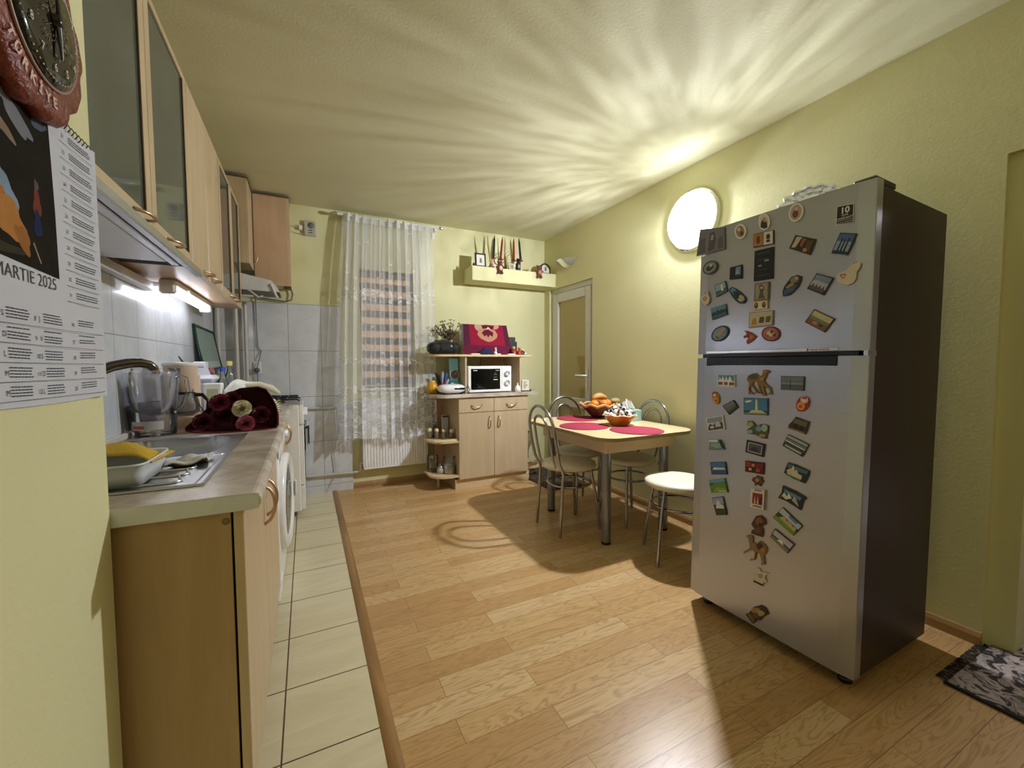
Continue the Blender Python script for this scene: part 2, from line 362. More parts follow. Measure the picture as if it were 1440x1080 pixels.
# back wall with window opening x .45-.95, z .93-2.02
wx0,wx1,wz0,wz1=.455,.945,.93,2.02
b=B(); b.box(XK-.15,wx0,YB,YB+.22,0,ZC,wallp); b.box(wx1,XR+.2,YB,YB+.22,0,ZC,wallp); b.box(wx0,wx1,YB,YB+.22,0,wz0,wallp); b.box(wx0,wx1,YB,YB+.22,wz1,ZC,wallp); struct(b,'wall_back')
b=B(); b.box(XK,.284,YB-.01,YB,.78,1.672,tile_back); b.box(XK,.362,YB-.012,YB,0,.78,tile_back); struct(b,'wall_tiles_back')
b=B(); b.box(XK-.12,XK-.01,YN-.12,YB,0,ZC,wallp); struct(b,'wall_kitchen')
b=B(); b.box(XK-.01,XK,YN,YB-.012,.8,1.60,tile_side); struct(b,'wall_tiles_side')
b=B(); b.box(XN-.4,XN,Y0,YN,0,ZC,wallp,.006); struct(b,'wall_left')
# right wall: door opening y 3.165-3.93 z 0-1.95 ; passage y -.4-.525 z 0-2.05 inside a shallow recess up to y .605 z 1.943
dy0,dy1,dz=3.165,3.93,1.953
b=B(); b.box(XR,XR+.2,dy1,YB,0,ZC,wallp); b.box(XR,XR+.2,dy0,dy1,dz,ZC,wallp); b.box(XR,XR+.2,.605,dy0,0,ZC,wallp)
b.box(XR,XR+.2,-.5,.605,1.943,ZC,wallp); b.box(XR+.03,XR+.2,.525,.605,0,1.943,wallp); b.box(XR+.03,XR+.2,-.4,.525,1.90,1.943,wallp); b.box(XR,XR+.2,Y0,-.4,0,1.943,wallp); struct(b,'wall_right')
b=B(); b.box(XN,XR,Y0-.1,Y0,0,ZC,wallp); struct(b,'wall_front')
skm=wood('wood_skirting',('#8d6b42','#a58052','#b38e60'),'y',.4)
def skirt(name,f):
    b=B(); f(b); struct(b,name)
skirt('baseboard_right',lambda b:b.prism([(0,0),(.016,0),(.016,.035),(.009,.052),(0,.055)],lambda u,v,d:(XR-u,d,v),.605,dy0,skm))
skirt('baseboard_back',lambda b:b.prism([(0,0),(.016,0),(.016,.035),(.009,.052),(0,.055)],lambda u,v,d:(d,YB-u,v),.362,XR,skm))
# hall beyond the passage
carpet=M('#b9aeb4',.95,var=.18,scale=60,bump=.5,bscale=220,name='lilac_hall_carpet')
b=B(); b.box(XR+.25,6.5,-2,3.2,-.05,0.0,carpet); struct(b,'floor_hall')
hallp=paint('hall_wall_paint','#b9a9a0'); b=B(); b.box(6.5,6.6,-2,3.2,0,ZC,hallp); b.box(XR+.2,6.6,3.2,3.3,0,ZC,hallp); b.box(XR+.2,6.6,-2.1,-2,0,ZC,hallp); b.box(XR+.2,6.6,-2,3.3,ZC,ZC+.1,hallp); struct(b,'wall_hall')
# ---------------------------------------------------------------- window
b=B(); fy=YB+.10; pv=M('#e4e2dc',.3,name='white_window_frame')
for a in ((wx0,wx0+.045,wz0,wz1),(wx1-.045,wx1,wz0,wz1),(wx0,wx1,wz0,wz0+.05),(wx0,wx1,wz1-.05,wz1)): b.box(a[0],a[1],fy,fy+.06,a[2],a[3],pv,.005)
win=struct(b,'window_1')
g=B().box(wx0+.04,wx1-.04,fy+.02,fy+.026,wz0+.04,wz1-.04,winglass).build('pane',win); g['kind']='structure'
b=B(); b.box(wx0-.03,wx1+.03,YB-.03,YB+.10,wz0-.025,wz0,white,.004); struct(b,'window_sill')
def blind():
    t=thing('roller_blind','striped peach and grey day and night roller blind behind the lace curtain','blind',(.70,YB+.05,1.0))
    g=G('striped_blind_cloth'); sp=g.n('ShaderNodeSeparateXYZ'); g.ln(g.tc.outputs['Object'],sp.inputs[0])
    f=g.math('FRACT',g.math('DIVIDE',g.math('SUBTRACT',sp.outputs[2],.842),.1265)); m=g.math('GREATER_THAN',f,.52)
    n=g.noise(g.map((90,1,1)),1,2); peach=g.mix(n,'#fcc99e','#ffdcb8'); grey=g.mix(n,'#514740','#655a50'); g.col(g.mix(m,grey,peach)); setp(g.b,rough=.85)
    tr_=g.n('ShaderNodeBsdfTransparent'); mx=g.n('ShaderNodeMixShader'); g.ln(g.math('MULTIPLY',g.math('SUBTRACT',1.0,m),.35),mx.inputs[0]); g.ln(g.b.outputs[0],mx.inputs[1]); g.ln(tr_.outputs[0],mx.inputs[2]); g.out(mx.outputs[0])
    W(B().box(wx0+.012,wx1-.012,YB+.048,YB+.05,.94,1.965,g.m),'striped_cloth',t)
    W(B().tube([(wx0+.008,YB+.05,1.985),(wx1-.008,YB+.05,1.985)],.028,M('#6b6258',.5),12),'roller',t)
    W(B().tube([(wx0+.014,YB+.047,.945),(wx1-.014,YB+.047,.945)],.008,offw,8),'bottom_rail',t)
blind()
# ---------------------------------------------------------------- lace curtain
def curtain():
    rod=thing('curtain_rod','slim white curtain rod over the window','curtain rod',(.73,YB-.09,2.46))
    W(B().tube([(.27,YB-.09,2.46),(1.20,YB-.09,2.462)],.011,white,10),'pole',rod)
    for x in (.255,1.20): W(B().tube([(x-.02,YB-.09,2.461),(x,YB-.09,2.461),(x+.02,YB-.09,2.461)],[.012,.017,.011],alu,10),'end_cap',rod)
    for x in (.335,1.145): W(B().box(x-.009,x+.009,YB-.095,YB,2.43,2.455,white).box(x-.014,x+.014,YB-.012,YB,2.37,2.47,white,.003),'bracket',rod)
    g=G('white_lace_cloth'); sp=g.n('ShaderNodeSeparateXYZ'); g.ln(g.tc.outputs['UV'],sp.inputs[0]); U,V=sp.outputs[0],sp.outputs[1]
    uv=g.map((5.0,8.6,1),vec=g.tc.outputs['UV'])
    vo=g.n('ShaderNodeTexVoronoi',feature='DISTANCE_TO_EDGE'); vo.inputs['Scale'].default_value=2.6; g.ln(uv,vo.inputs['Vector'])
    no=g.noise(uv,3.2,5,1.2,.6)
    flo=g.math('GREATER_THAN',g.math('ADD',no,g.math('MULTIPLY',g.math('LESS_THAN',vo.outputs['Distance'],.045),.14)),.56)
    def bnd(a,b_): return g.math('MULTIPLY',g.math('GREATER_THAN',V,a),g.math('LESS_THAN',V,b_))
    band=g.math('ADD',g.math('ADD',bnd(0,.17),bnd(.20,.235)),g.math('ADD',bnd(.335,.36),bnd(.62,.675)),clamp=True)
    spk=g.n('ShaderNodeTexVoronoi'); spk.inputs['Scale'].default_value=2.4; g.ln(g.map((5,8.6,1),(3,1,0),vec=g.tc.outputs['UV']),spk.inputs['Vector']); dots=g.math('LESS_THAN',spk.outputs['Distance'],.13)
    emb=g.math('MAXIMUM',g.math('MULTIPLY',flo,band),g.math('MULTIPLY',dots,.7))
    hdr=g.math('GREATER_THAN',V,.965)
    al=g.math('ADD',g.math('ADD',.41,g.math('MULTIPLY',emb,.40)),g.math('MULTIPLY',hdr,.3),clamp=True)
    d=g.n('ShaderNodeBsdfDiffuse'); d.inputs[0].default_value=(*lin('#f4f5f7'),1); tl=g.n('ShaderNodeBsdfTranslucent'); tl.inputs[0].default_value=(*lin('#f2f3f4'),1)
    m1=g.n('ShaderNodeMixShader'); m1.inputs[0].default_value=.2; g.ln(d.outputs[0],m1.inputs[1]); g.ln(tl.outputs[0],m1.inputs[2])
    tp=g.n('ShaderNodeBsdfTransparent'); m2=g.n('ShaderNodeMixShader'); g.ln(al,m2.inputs[0]); g.ln(tp.outputs[0],m2.inputs[1]); g.ln(m1.outputs[0],m2.inputs[2]); g.out(m2.outputs[0])
    nu,nv=330,60; vs=[];uvs=[]
    for j in range(nv+1):
        v=j/nv
        for i in range(nu+1):
            u=i/nu
            zt=2.475; sc=.012*abs(math.sin(u*PI*26)); zb=.47+.02*math.sin(u*9)+.05*(abs(u-.35)*-1+.3)-sc
            z=zb+(zt-zb)*v; fl=1-v
            x0=.315-.085*fl**.7; x1=1.105+.01*fl
            ph=u*2*PI*11.5+.9*math.sin(u*7)+.6*math.sin(3*u+2.2*fl)
            amp=.020+.014*math.sin(u*11+1); 
            if u<.16: amp*=1.35
            x=x0+(x1-x0)*u+.016*math.sin(2*ph)*(1-.35*fl); y=YB-.088+amp*math.sin(ph)*(.85+.35*fl)-(.085*fl**.6)
            if v>.965: y=YB-.09+(y-YB+.09)*1.0
            vs.append((x,y,z)); uvs.append((u,v))
    fs=[(j*(nu+1)+i,j*(nu+1)+i+1,(j+1)*(nu+1)+i+1,(j+1)*(nu+1)+i) for j in range(nv) for i in range(nu)]
    b=B(); b.add(vs,fs,g.m,True); o=b.build('lace_curtain',None,loc=(.7,YB-.09,2.46),fix=False)
    ul=o.data.uv_layers.new(name='UVMap')
    for lp in o.data.loops: ul.data[lp.index].uv=uvs[lp.vertex_index]
    tag(o,'sheer white lace curtain with a scalloped flowered hem hanging in front of the window','curtain')
curtain()
# ---------------------------------------------------------------- radiator
t=thing('radiator','white panel radiator under the window with a vertical ribbed front','radiator',(.74,YB-.06,.17))
b=B(); n=22
prof=[]
for i in range(n):
    x=.452+.575*i/n; wdt=.575/n
    prof+=[(x,.0),(x+wdt*.25,.010),(x+wdt*.65,.010),(x+wdt*.9,0)]
prof+=[(1.027,0),(1.027,-.02),(.452,-.02)]
b.prism(prof,lambda u,v,d:(u,YB-.095-v,d),.21,.82,whiteg); W(b,'front_panel',t)
b=B().box(.44,1.04,YB-.10,YB-.035,.185,.212,whiteg,.004).box(.44,1.04,YB-.10,YB-.035,.82,.84,whiteg,.004).box(.44,.453,YB-.10,YB-.035,.185,.84,whiteg,.003).box(1.027,1.04,YB-.10,YB-.035,.185,.84,whiteg,.003); W(b,'casing',t)
W(B().box(.50,.53,YB-.04,YB,.3,.7,white).box(.95,.98,YB-.04,YB,.3,.7,white),'wall_bracket',t)
W(B().tube([(1.03,YB-.06,.24),(1.075,YB-.06,.24)],.009,chrome).tube([(1.075,YB-.075,.24),(1.075,YB-.11,.24)],[.017,.017],white).tube([(1.075,YB-.06,.24),(1.075,YB-.06,.0)],.008,alu),'valve',t)
W(B().tube([(.44,YB-.05,.24),(.42,YB-.05,.24),(.42,YB-.05,.17),(.36,YB-.05,.165)],.007,white),'supply_pipe',t)
# gas / water pipes on the tiles
t=thing('wall_pipes','painted horizontal and upright pipes on the tiles beside the stove','pipes',(.2,YB-.05,.15)); pp=M('#c4beaf',.4)
W(B().tube([(-.06,YB-.04,.172),(.42,YB-.04,.157)],.013,pp),'lower_pipe',t); W(B().tube([(-.02,YB-.035,.768),(.232,YB-.035,.762)],.010,pp),'upper_pipe',t)
W(B().tube([(.232,YB-.03,.762),(.236,YB-.03,.55),(.20,YB-.03,.35),(.215,YB-.03,.16),(.15,YB-.04,.012)],.004,pp,6),'thin_hose',t)
for i,(x,r) in enumerate(((-.625,.017),(-.503,.016),(-.437,.013))):
    tag(B().tube([(x,YB-.045,.862),(x,YB-.045,1.66)],r,M('#c9c3b5',.35),12).build('riser_pipe',loc=(x,YB-.045,.862)),['cream riser pipe nearest the corner behind the worktop','cream riser pipe between the two others behind the worktop','thinnest cream riser pipe, next to the wall socket'][i],'pipe','riser pipes in the back corner')
tag(B().box(-.395,-.338,YB-.022,YB-.012,1.075,1.175,white,.004).lathe([(.0001,0),(.02,0),(.022,.02),(.012,.035),(.0001,.036)],M('#5b5b5b',.5),(-.368,YB-.06,1.105),14,'y').build('wall_socket',loc=(-.368,YB-.02,1.08)),'white double wall socket with a grey plug above the bouquet','socket')
tag(B().tube([(-.362,YB-.025,1.70),(-.363,YB-.02,1.45),(-.358,YB-.02,1.30),(-.335,YB-.02,1.265),(-.345,YB-.03,1.22),(-.368,YB-.04,1.12),(-.366,YB-.03,.98),(-.366,YB-.03,.87)],.0035,M('#6a675f',.5),6).build('cable',loc=(-.36,YB-.02,.87)),'thin grey cable hanging over the tiles to the plug','cable')
tag(B().tube([(-.40,YB-.02,1.715),(-.30,YB-.03,1.70),(-.14,YB-.03,1.682),(-.10,YB-.03,1.70),(-.09,YB-.03,1.75),(-.10,YB-.03,1.785)],.006,M('#6f6a5a',.5),8).build('gas_hose',loc=(-.2,YB-.03,1.68)),'bent grey hose along the top edge of the tiles','hose')
t=thing('gas_detector','grey gas alarm box on the yellow wall beside the curtain rod','alarm',(.06,YB-.02,2.27))
W(B().box(.01,.105,YB-.032,YB,2.26,2.385,M('#b9b6ae',.4),.006),'housing',t); W(B().lathe([(.0001,0),(.026,0),(.026,.003),(.0001,.003)],M('#77746e',.5),(.066,YB-.034,2.345),20,'y'),'speaker_grille',t)
W(B().box(-.03,-.002,YB-.03,YB,2.30,2.34,white,.004).tube([(-.005,YB-.02,2.27),(-.05,YB-.012,2.275),(-.10,YB-.012,2.28)],.004,offw,6).tube([(-.03,YB-.015,2.325),(-.10,YB-.012,2.33)],.004,offw,6),'plug_lead',t)
for zz in (2.28,2.30): W(B().box(.045,.075,YB-.034,YB-.031,zz,zz+.008,M('#55524c',.5)),'button',t)
# ---------------------------------------------------------------- kitchen run
def bow(b,p0,p1,out,r=.0055,m=None,n=10,flat=1):
    """bow handle between p0 and p1 bulging along out"""
    p0,p1,o=Vector(p0),Vector(p1),Vector(out); pts=[p0+(p1-p0)*(i/n)+o*(math.sin(PI*i/n)**.55) for i in range(n+1)]
    return b.tube(pts,r,m or brass,8)
XF=-.138
WT=.86
# sink base unit
t=thing('sink_base_cabinet','maple sink base cabinet nearest the camera with an end panel darkened as if in shade','cabinet',(-.35,1.6,0))
W(B().box(-.655,-.163,1.108,1.124,.0,.822,maple_shaded),'side_panel',t)
W(B().box(-.655,-.165,1.124,2.20,.1,.118,maple).box(-.655,-.165,2.184,2.20,.1,.82,maple).box(-.2,-.165,1.124,2.184,.79,.82,maple),'body',t)
W(B().box(-.22,-.205,1.125,2.2,0,.1,maple_y),'plinth',t)
for k,(a,c) in enumerate(((1.108,1.617),(1.621,2.20))):
    d=W(B().box(-.158,XF,a,c,.105,.818,maple,.0015),'door',t)
    y=(a+c)/2; hy=1.617-.045 if k==0 else 1.621+.045
    W(bow(B(),(XF,hy,.62),(XF,hy,.75),(.032,0,0)),'handle',d)
W(B().lathe([(.0001,0),(.008,0),(.008,.001),(.0001,.001)],M('#86693f',.6),(-.172,1.1072,.797),16,'y'),'cover_cap',t)
# washing machine
t=thing('washing_machine','white front loading washing machine between the kitchen cabinets','washing machine',(-.40,2.52,0))
W(B().box(-.64,-.137,2.215,2.815,.01,.815,whiteg,.01),'housing',t)
W(B().box(-.137,-.125,2.225,2.805,.70,.808,whiteg,.004),'control_panel',t)
W(B().lathe([(.0001,.02),(.02,.02),(.023,0)],whiteg,(-.125,2.70,.755),18,'x'),'knob',t)
W(B().box(-.1255,-.1235,2.25,2.38,.725,.795,M('#dfe3ec',.4)),'detergent_drawer',t)
hx,hy=.268,-.255   # the round door stands ajar, hinged on its near side
d=B().lathe([(.2499,-.012),(.252,.004),(.244,.016),(.225,.021),(.202,.017),(.190,.008)],whiteg,(0,.252,.425),44,'x').build('door_ring',t,loc=(hx,hy,0)); d.rotation_euler=(0,0,-math.radians(3.5))
B().lathe([(.191,.008),(.14,.013),(.08,.012),(.0001,.011)],blackg,(0,.252,.425),36,'x').lathe([(.165,-.012),(.0001,-.012)],M('#3a3b3d',.3),(0,.252,.425),36,'x').build('door_glass',d)
B().box(.020,.034,.452,.478,.38,.47,white,.004).build('door_handle',d)
W(B().box(-.139,-.134,2.24,2.34,.05,.11,whiteg,.004),'filter_flap',t)
for x in (-.6,-.18):
    for y in (2.26,2.77): W(B().lathe([(.02,0),(.02,.012),(.012,.014)],black,(x,y,0),12),'foot',t)
# far base cabinet
t=thing('base_cabinet','maple base cabinet with two doors between washing machine and stove','cabinet',(-.40,3.14,0))
W(B().box(-.655,-.16,2.825,3.44,.1,.822,maple),'body',t); W(B().box(-.22,-.205,2.825,3.44,0,.1,maple_y),'plinth',t)
for a,c,hy in ((2.828,3.132,3.10),(3.136,3.44,3.168)):
    d=W(B().box(-.158,XF,a,c,.105,.818,maple,.0015),'door',t); W(bow(B(),(XF,hy,.62),(XF,hy,.75),(.032,0,0)),'handle',d)
# worktop with rounded front
t_=B(); r=.019
prof=[(-.655,WT),(-.10-r,WT)]+[(-.10-r+r*math.sin(a),WT-r+r*math.cos(a)) for a in [PI*k/8 for k in range(1,8)]]+[(-.10-r,WT-2*r),(-.655,WT-2*r)]
# cut out for the sink basin is hidden below the steel rim
def seg(y0,y1,xa=None,xb=None):
    p=prof
    if xa is not None: p=[(xa,WT),(xb,WT),(xb,WT-2*r),(xa,WT-2*r)]
    t_.prism(p,lambda u,v,d:(u,d,v),y0,y1,edge_green if (xa is None and y0<1.1) else stone_m,stone_m)
seg(1.09,1.56); seg(2.04,3.445)
p2=[(-.25,WT)]+prof[1:-1]+[(-.25,WT-2*r)]; t_.prism(p2,lambda u,v,d:(u,d,v),1.56,2.04,stone_m); seg(1.56,2.04,-.655,-.63)
t_.box(-.655,-.105,1.0885,1.0902,WT-.0365,WT-.002,edge_green)
o=t_.build('kitchen_worktop',loc=(-.4,2.2,WT-.038)); tag(o,'stone patterned kitchen worktop with a rounded front over the base cabinets','worktop')
tag(B().box(-.655,-.635,1.09,3.44,WT,WT+.025,M('#c9c4ba',.3),.004).build('worktop_upstand',loc=(-.645,2.2,WT)),'pale sealing strip along the tiled wall on the worktop','strip')
# sink
t=thing('kitchen_sink','stainless steel inset sink with a grooved drainer','sink',(-.42,1.6,WT))
z=WT+.0005; sx0,sx1,sy0,sy1=-.63,-.232,1.21,2.03
outer=[(sx0,sy0),(sx1-.0,sy0),(sx1,sy0+.0),(sx1,sy1),(sx0,sy1)]
b=B()
def sk(u,v):   # sheet with basin sunk at the back
    x=sx0+(sx1-sx0)*u; y=sy0+(sy1-sy0)*v; h=.004
    bx,by=(x+.44)/.165,(y-1.80)/.19; d=(abs(bx)**5+abs(by)**5)**.2
    if d<1: h=.004-.155*min(1,(1-d)/.07)
    else:
        e=min(x-sx0,sx1-x,y-sy0,sy1-y)
        if e>.018 and y<1.60: h=.0015
    return (x,y,z+h)
b.grid(sk,110,170,steel); W(b,'basin_sheet',t,fix=False)
b=B(); z2=z+.0
for p,q in (((sx0,sy0),(sx1,sy0)),((sx1,sy0),(sx1,sy1)),((sx1,sy1),(sx0,sy1)),((sx0,sy1),(sx0,sy0))): b.tube([(p[0],p[1],z+.002),(q[0],q[1],z+.002)],.0042,steel,8)
W(b,'rim',t)
for k in range(4):
    y=1.27+.075*k; b=B(); b.tube([(-.30,y+.05,z+.004),(-.285,y,z+.004),(-.30,y-.015,z+.004),(-.56,y-.01,z+.004)],.003,steel,6); W(b,'drainer_groove',t)
W(B().lathe([(.0001,0),(.035,0),(.038,.004),(.042,.001)],steel,(-.44,1.80,z-.150),20),'drain_strainer',t)
# faucet
t=thing('kitchen_faucet','dark chrome mixer tap arching over the sink','faucet',(-.60,1.60,WT)); fm=M('#75706a',.14,1.0,name='dark_chrome')
W(B().lathe([(.03,0),(.03,.01),(.022,.02),(.022,.10),(.018,.12)],fm,(-.60,1.60,WT+.005),20),'body',t)
pts=[(-.60,1.60,.97),(-.598,1.602,1.06),(-.585,1.615,1.10),(-.56,1.64,1.128),(-.53,1.665,1.147),(-.50,1.69,1.156),(-.475,1.71,1.158),(-.457,1.722,1.152),(-.448,1.730,1.140),(-.446,1.732,1.132)]
W(B().tube(pts,[.014,.014,.0145,.015,.0155,.0155,.015,.0145,.014,.012],fm,14),'spout',t)
W(B().tube([(-.60,1.60,.99),(-.615,1.55,1.03),(-.62,1.50,1.05)],[.012,.009,.006],fm,10),'lever',t)
W(B().lathe([(.0135,0),(.0135,-.012),(.008,-.013)],steel,(-.446,1.732,1.134),14),'aerator',t)
# dish tub and yellow cloth
b=B(); tub=M('#dfe3e3',.4,name='milky_tub_plastic')
def tubshape(b,x0,x1,y0,y1,z0,h,m):
    P=rrect(x0,x1,y0,y1,.025); cx,cy=(x0+x1)/2,(y0+y1)/2; k=len(P)
    rings=[(.80,0.0),(.93,.001),(1,h*.5),(1.04,h),(1.09,h+.004),(1.09,h-.002),(1.0,h-.004),(.97,h*.5),(.9,.006)]
    vs=[(cx+(x-cx)*s,cy+(y-cy)*s,z0+q) for s,q in rings for x,y in P]
    fs=[(i*k+j,i*k+(j+1)%k,(i+1)*k+(j+1)%k,(i+1)*k+j) for i in range(len(rings)-1) for j in range(k)]+[tuple(range(k))[::-1],tuple(range((len(rings)-1)*k,len(rings)*k))]
    return b.add(vs,fs,m,True)
o=tubshape(b,-.50,-.352,1.235,1.44,WT+.006,.052,tub).build('plastic_tub',loc=(-.42,1.35,WT+.006)); tag(o,'milky white plastic tub on the sink drainer','tub')
yel=M('#c9a224',.8,var=.15,bump=.3,bscale=90,name='yellow_dishcloth')
b=B(); b.grid(lambda u,v:(-.53+.185*u,1.29+.20*v+.02*math.sin(3*u),WT+.070+.030*math.sin(2.6*v+.8)*(1-.5*u)+.006*math.sin(9*u+5*v)-.030*u**3),16,16,yel); o=b.build('dishcloth',loc=(-.43,1.42,WT+.08),fix=False,solid=.004); tag(o,'yellow dishcloth draped over the white tub','cloth')
b=B(); b.grid(lambda u,v:(-.352+.085*u,1.40+.10*v+.05*u,WT+.019+.006*math.sin(8*u+6*v)+.006*math.sin(11*v)),14,10,M('#cfcac2',.9,bump=.3)); o=b.build('wet_rag',loc=(-.31,1.47,WT+.02),fix=False,solid=.007); tag(o,'small crumpled grey rag on the steel drainer beside the tub','rag')
# stove
t=thing('gas_stove','white free-standing gas stove at the back end of the worktop','stove',(-.33,3.73,0))
W(B().box(-.60,-.06,3.465,3.985,.04,.85,whiteg,.006),'housing',t)
W(B().box(-.06,-.030,3.475,3.975,.70,.845,whiteg,.006),'control_panel',t)
d=W(B().box(-.06,-.030,3.475,3.975,.24,.69,whiteg,.004),'oven_door',t); W(B().box(-.0302,-.026,3.51,3.94,.27,.64,blackg,.002),'oven_glass',d); W(B().tube([(-.03,3.52,.665),(-.004,3.53,.668),(-.004,3.92,.668),(-.03,3.93,.665)],.008,black),'handle',d)
W(B().box(-.06,-.032,3.475,3.975,.05,.23,whiteg,.004),'bottom_drawer',t)
W(B().box(-.60,-.05,3.465,3.985,.85,.858,M('#bdbcb8',.3,.6),.003),'hob_plate',t)
for x in (-.46,-.20):
    for y in (3.60,3.85): W(B().lathe([(.045,.858),(.045,.868),(.03,.874),(.0001,.875)],black,(x,y,0),18),'burner',t)
for y in (3.60,3.85):
    g_=B(); g_.tube([(-.58,y-.09,.888),(-.07,y-.09,.888),(-.055,y-.09,.876)],.006,black,6).tube([(-.58,y+.09,.888),(-.07,y+.09,.888)],.006,black,6)
    for x in (-.52,-.46,-.40,-.26,-.20,-.14): g_.tube([(x,y-.09,.888),(x,y+.09,.888)],.005,black,6)
    W(g_,'pan_support',t)
for k in range(5): W(B().lathe([(.018,0),(.018,.012),(.014,.026),(.0001,.027)],whiteg,(-.030,3.53+.09*k,.775),14,'x'),'knob',t)
for y in (3.5,3.95): W(B().lathe([(.018,0),(.018,.04)],black,(-.12,y,0),10),'foot',t)
cl=M('#c9cbc8',.9,var=.1,bump=.2,bscale=70)
b=B(); b.grid(lambda u,v:(-.018+.010*math.sin(7*v)+.020*u*0,3.55+.36*v,.675-.22*u),10,16,cl); b.grid(lambda u,v:(.004+.006*math.sin(9*v+1),3.56+.34*v,.678-.16*u),10,16,cl); b.grid(lambda u,v:(-.018+.022*u,3.555+.35*v,.6765+.004*math.sin(PI*u)),6,16,cl)
tag(b.build('kitchen_towel',loc=(0,3.7,.6),fix=False,solid=.003),'pale towel hanging over the oven door handle','towel')
# ---------------------------------------------------------------- upper cabinets
ZB,ZT=1.545,2.275; XU=-.40
def upper(name,label,y0,y1,glass,div,handles,z0=ZB,z1=ZT,xf=XU,hm=brass,shelf=True):
    t=thing(name,label,'wall cabinet',((XK+xf)/2,(y0+y1)/2,z0)); x0=XK
    for a in (y0,y1-.016): W(B().box(x0,xf-.02,a,a+.016,z0,z1,maple),'side_panel',t)
    W(B().box(x0,xf-.02,y0+.016,y1-.016,z0,z0+.016,pinkwood),'bottom_panel',t); W(B().box(x0,xf-.02,y0+.016,y1-.016,z1-.016,z1,maple),'top_panel',t); W(B().box(x0,x0+.006,y0+.016,y1-.016,z0+.016,z1-.016,offw),'back_panel',t)
    if shelf: W(B().box(x0+.006,xf-.03,y0+.016,y1-.016,(z0+z1)/2,(z0+z1)/2+.016,maple),'shelf',t)
    ys=[y0]+div+[y1]
    for i in range(len(ys)-1):
        a,c=ys[i]+.0015,ys[i+1]-.0015
        if glass:
            s=.045; b=B()
            b.box(xf-.02,xf,a,c,z0,z0+s,maple_y,.0015).box(xf-.02,xf,a,c,z1-s*.5,z1,maple_y,.0015).box(xf-.02,xf,a,a+s,z0+s,z1-s*.5,maple).box(xf-.02,xf,c-s,c,z0+s,z1-s*.5,maple)
            d=W(b,'door',t); W(B().box(xf-.012,xf-.006,a+s-.004,c-s+.004,z0+s-.004,z1-s*.5+.004,frost),'glass_pane',d)
            W(B().box(xf-.006,xf-.001,a+s-.001,a+s+.003,z0+s,z1-s*.5,edge_dark),'bead',d); W(B().box(xf-.006,xf-.001,c-s-.003,c-s+.001,z0+s,z1-s*.5,edge_dark),'bead',d)
        else: d=W(B().box(xf-.02,xf,a,c,z0,z1,maple,.0015),'door',t)
        h=handles[i]; W(bow(B(),(xf,h-.055,z0+.022),(xf,h+.055,z0+.022),(.032,0,-.004),.005),'handle',d)
    return t
t=upper('glass_wall_cabinet','large glass-fronted maple wall cabinet nearest the camera above the sink',1.11,2.085,True,[1.60],[1.50,1.80])
W(B().box(-.40,-.375,1.11,2.12,1.512,1.542,alu,.004),'front_profile',t)
W(B().box(-.62,-.44,1.11,1.90,1.520,1.538,M('#e3e5ec',.3,.2),.003).box(-.435,-.41,1.11,1.93,1.516,1.530,alu,.003),'drip_tray',t)
W(B().box(-.62,-.41,1.905,2.08,1.5425,1.5448,M('#1c1a17',.8)),'slot_shade_sheet',t)  # near-black sheet painting the darkness inside the slot, no real opening
upper('wall_cabinet','plain maple wall cabinet with two narrow wooden doors between the glass cabinets',2.09,2.735,False,[2.41],[2.33,2.50])
upper('glass_wall_cabinet','smaller glass-fronted maple wall cabinet beyond the plain wooden doors',2.74,3.50,True,[3.13],[3.05,3.21])
# high cabinet up to the ceiling
t=thing('high_wall_cabinet','maple wall cabinet reaching the ceiling at the back left corner','wall cabinet',(-.5,3.7,ZB+.2))
W(B().box(XK,-.370,3.555,3.835,ZB+.34,2.485,maple),'body',t); d=W(B().box(-.370,-.350,3.557,3.834,ZB+.34,2.485,maple,.0015),'door',t); W(bow(B(),(-.35,3.80,1.93),(-.35,3.80,2.03),(.028,0,0),.005),'handle',d)
W(B().box(XK,-.345,3.55,3.84,2.485,2.492,edge_dark),'top_edge',t)
t=thing('boiler_cupboard','rosy maple panelled cupboard on the back wall under the ceiling','cupboard',(-.22,3.94,1.76))
W(B().box(-.345,-.115,3.842,YB,1.785,2.485,pinkwood),'front_panel',t); W(B().box(-.115,-.095,3.842,YB,1.785,2.485,maple),'edge_panel',t); W(B().box(-.347,-.093,3.840,YB,2.485,2.493,edge_dark),'top_edge',t)
W(B().box(-.15,-.095,3.842,3.90,1.768,1.785,M('#4a3722',.5)),'bottom_rail',t)
# cooker hood
t=thing('cooker_hood','white cooker hood with a sloped top above the stove','extractor hood',(-.36,3.7,1.64)); hw=M('#cfd0cb',.35)
def hp(x,y,z): return (x,y,z)
b=B(); V_=[(-.60,3.50,1.69),(-.60,3.50,1.79),(-.40,3.50,1.80),(-.215,3.52,1.765),(-.175,3.53,1.715),(-.165,3.53,1.685)]
V2=[(x,3.83,z) for x,y,z in V_]; k=len(V_)
b.add(V_+V2,[tuple(range(k))[::-1],tuple(range(k,2*k))]+[(i,i+1,k+i+1,k+i) for i in range(k-1)],hw); W(b,'hood_shell',t,fix=True)
W(B().box(-.58,-.19,3.54,3.81,1.688,1.694,M('#6b604e',.5,.3)),'grease_filter',t)
for x0_,x1_ in ((-.47,-.40),(-.36,-.30)): W(B().tube([(x0_,3.525,1.69),(x1_,3.525,1.64),(x1_+.03,3.525,1.65)],.007,hw,8),'hood_strut',t)
W(B().tube([(-.22,3.52,1.74),(-.18,3.52,1.64)],.009,hw,8),'hood_bracket',t); W(B().tube([(-.47,3.525,1.645),(-.33,3.525,1.645)],.008,hw,8),'hood_bracket',t)
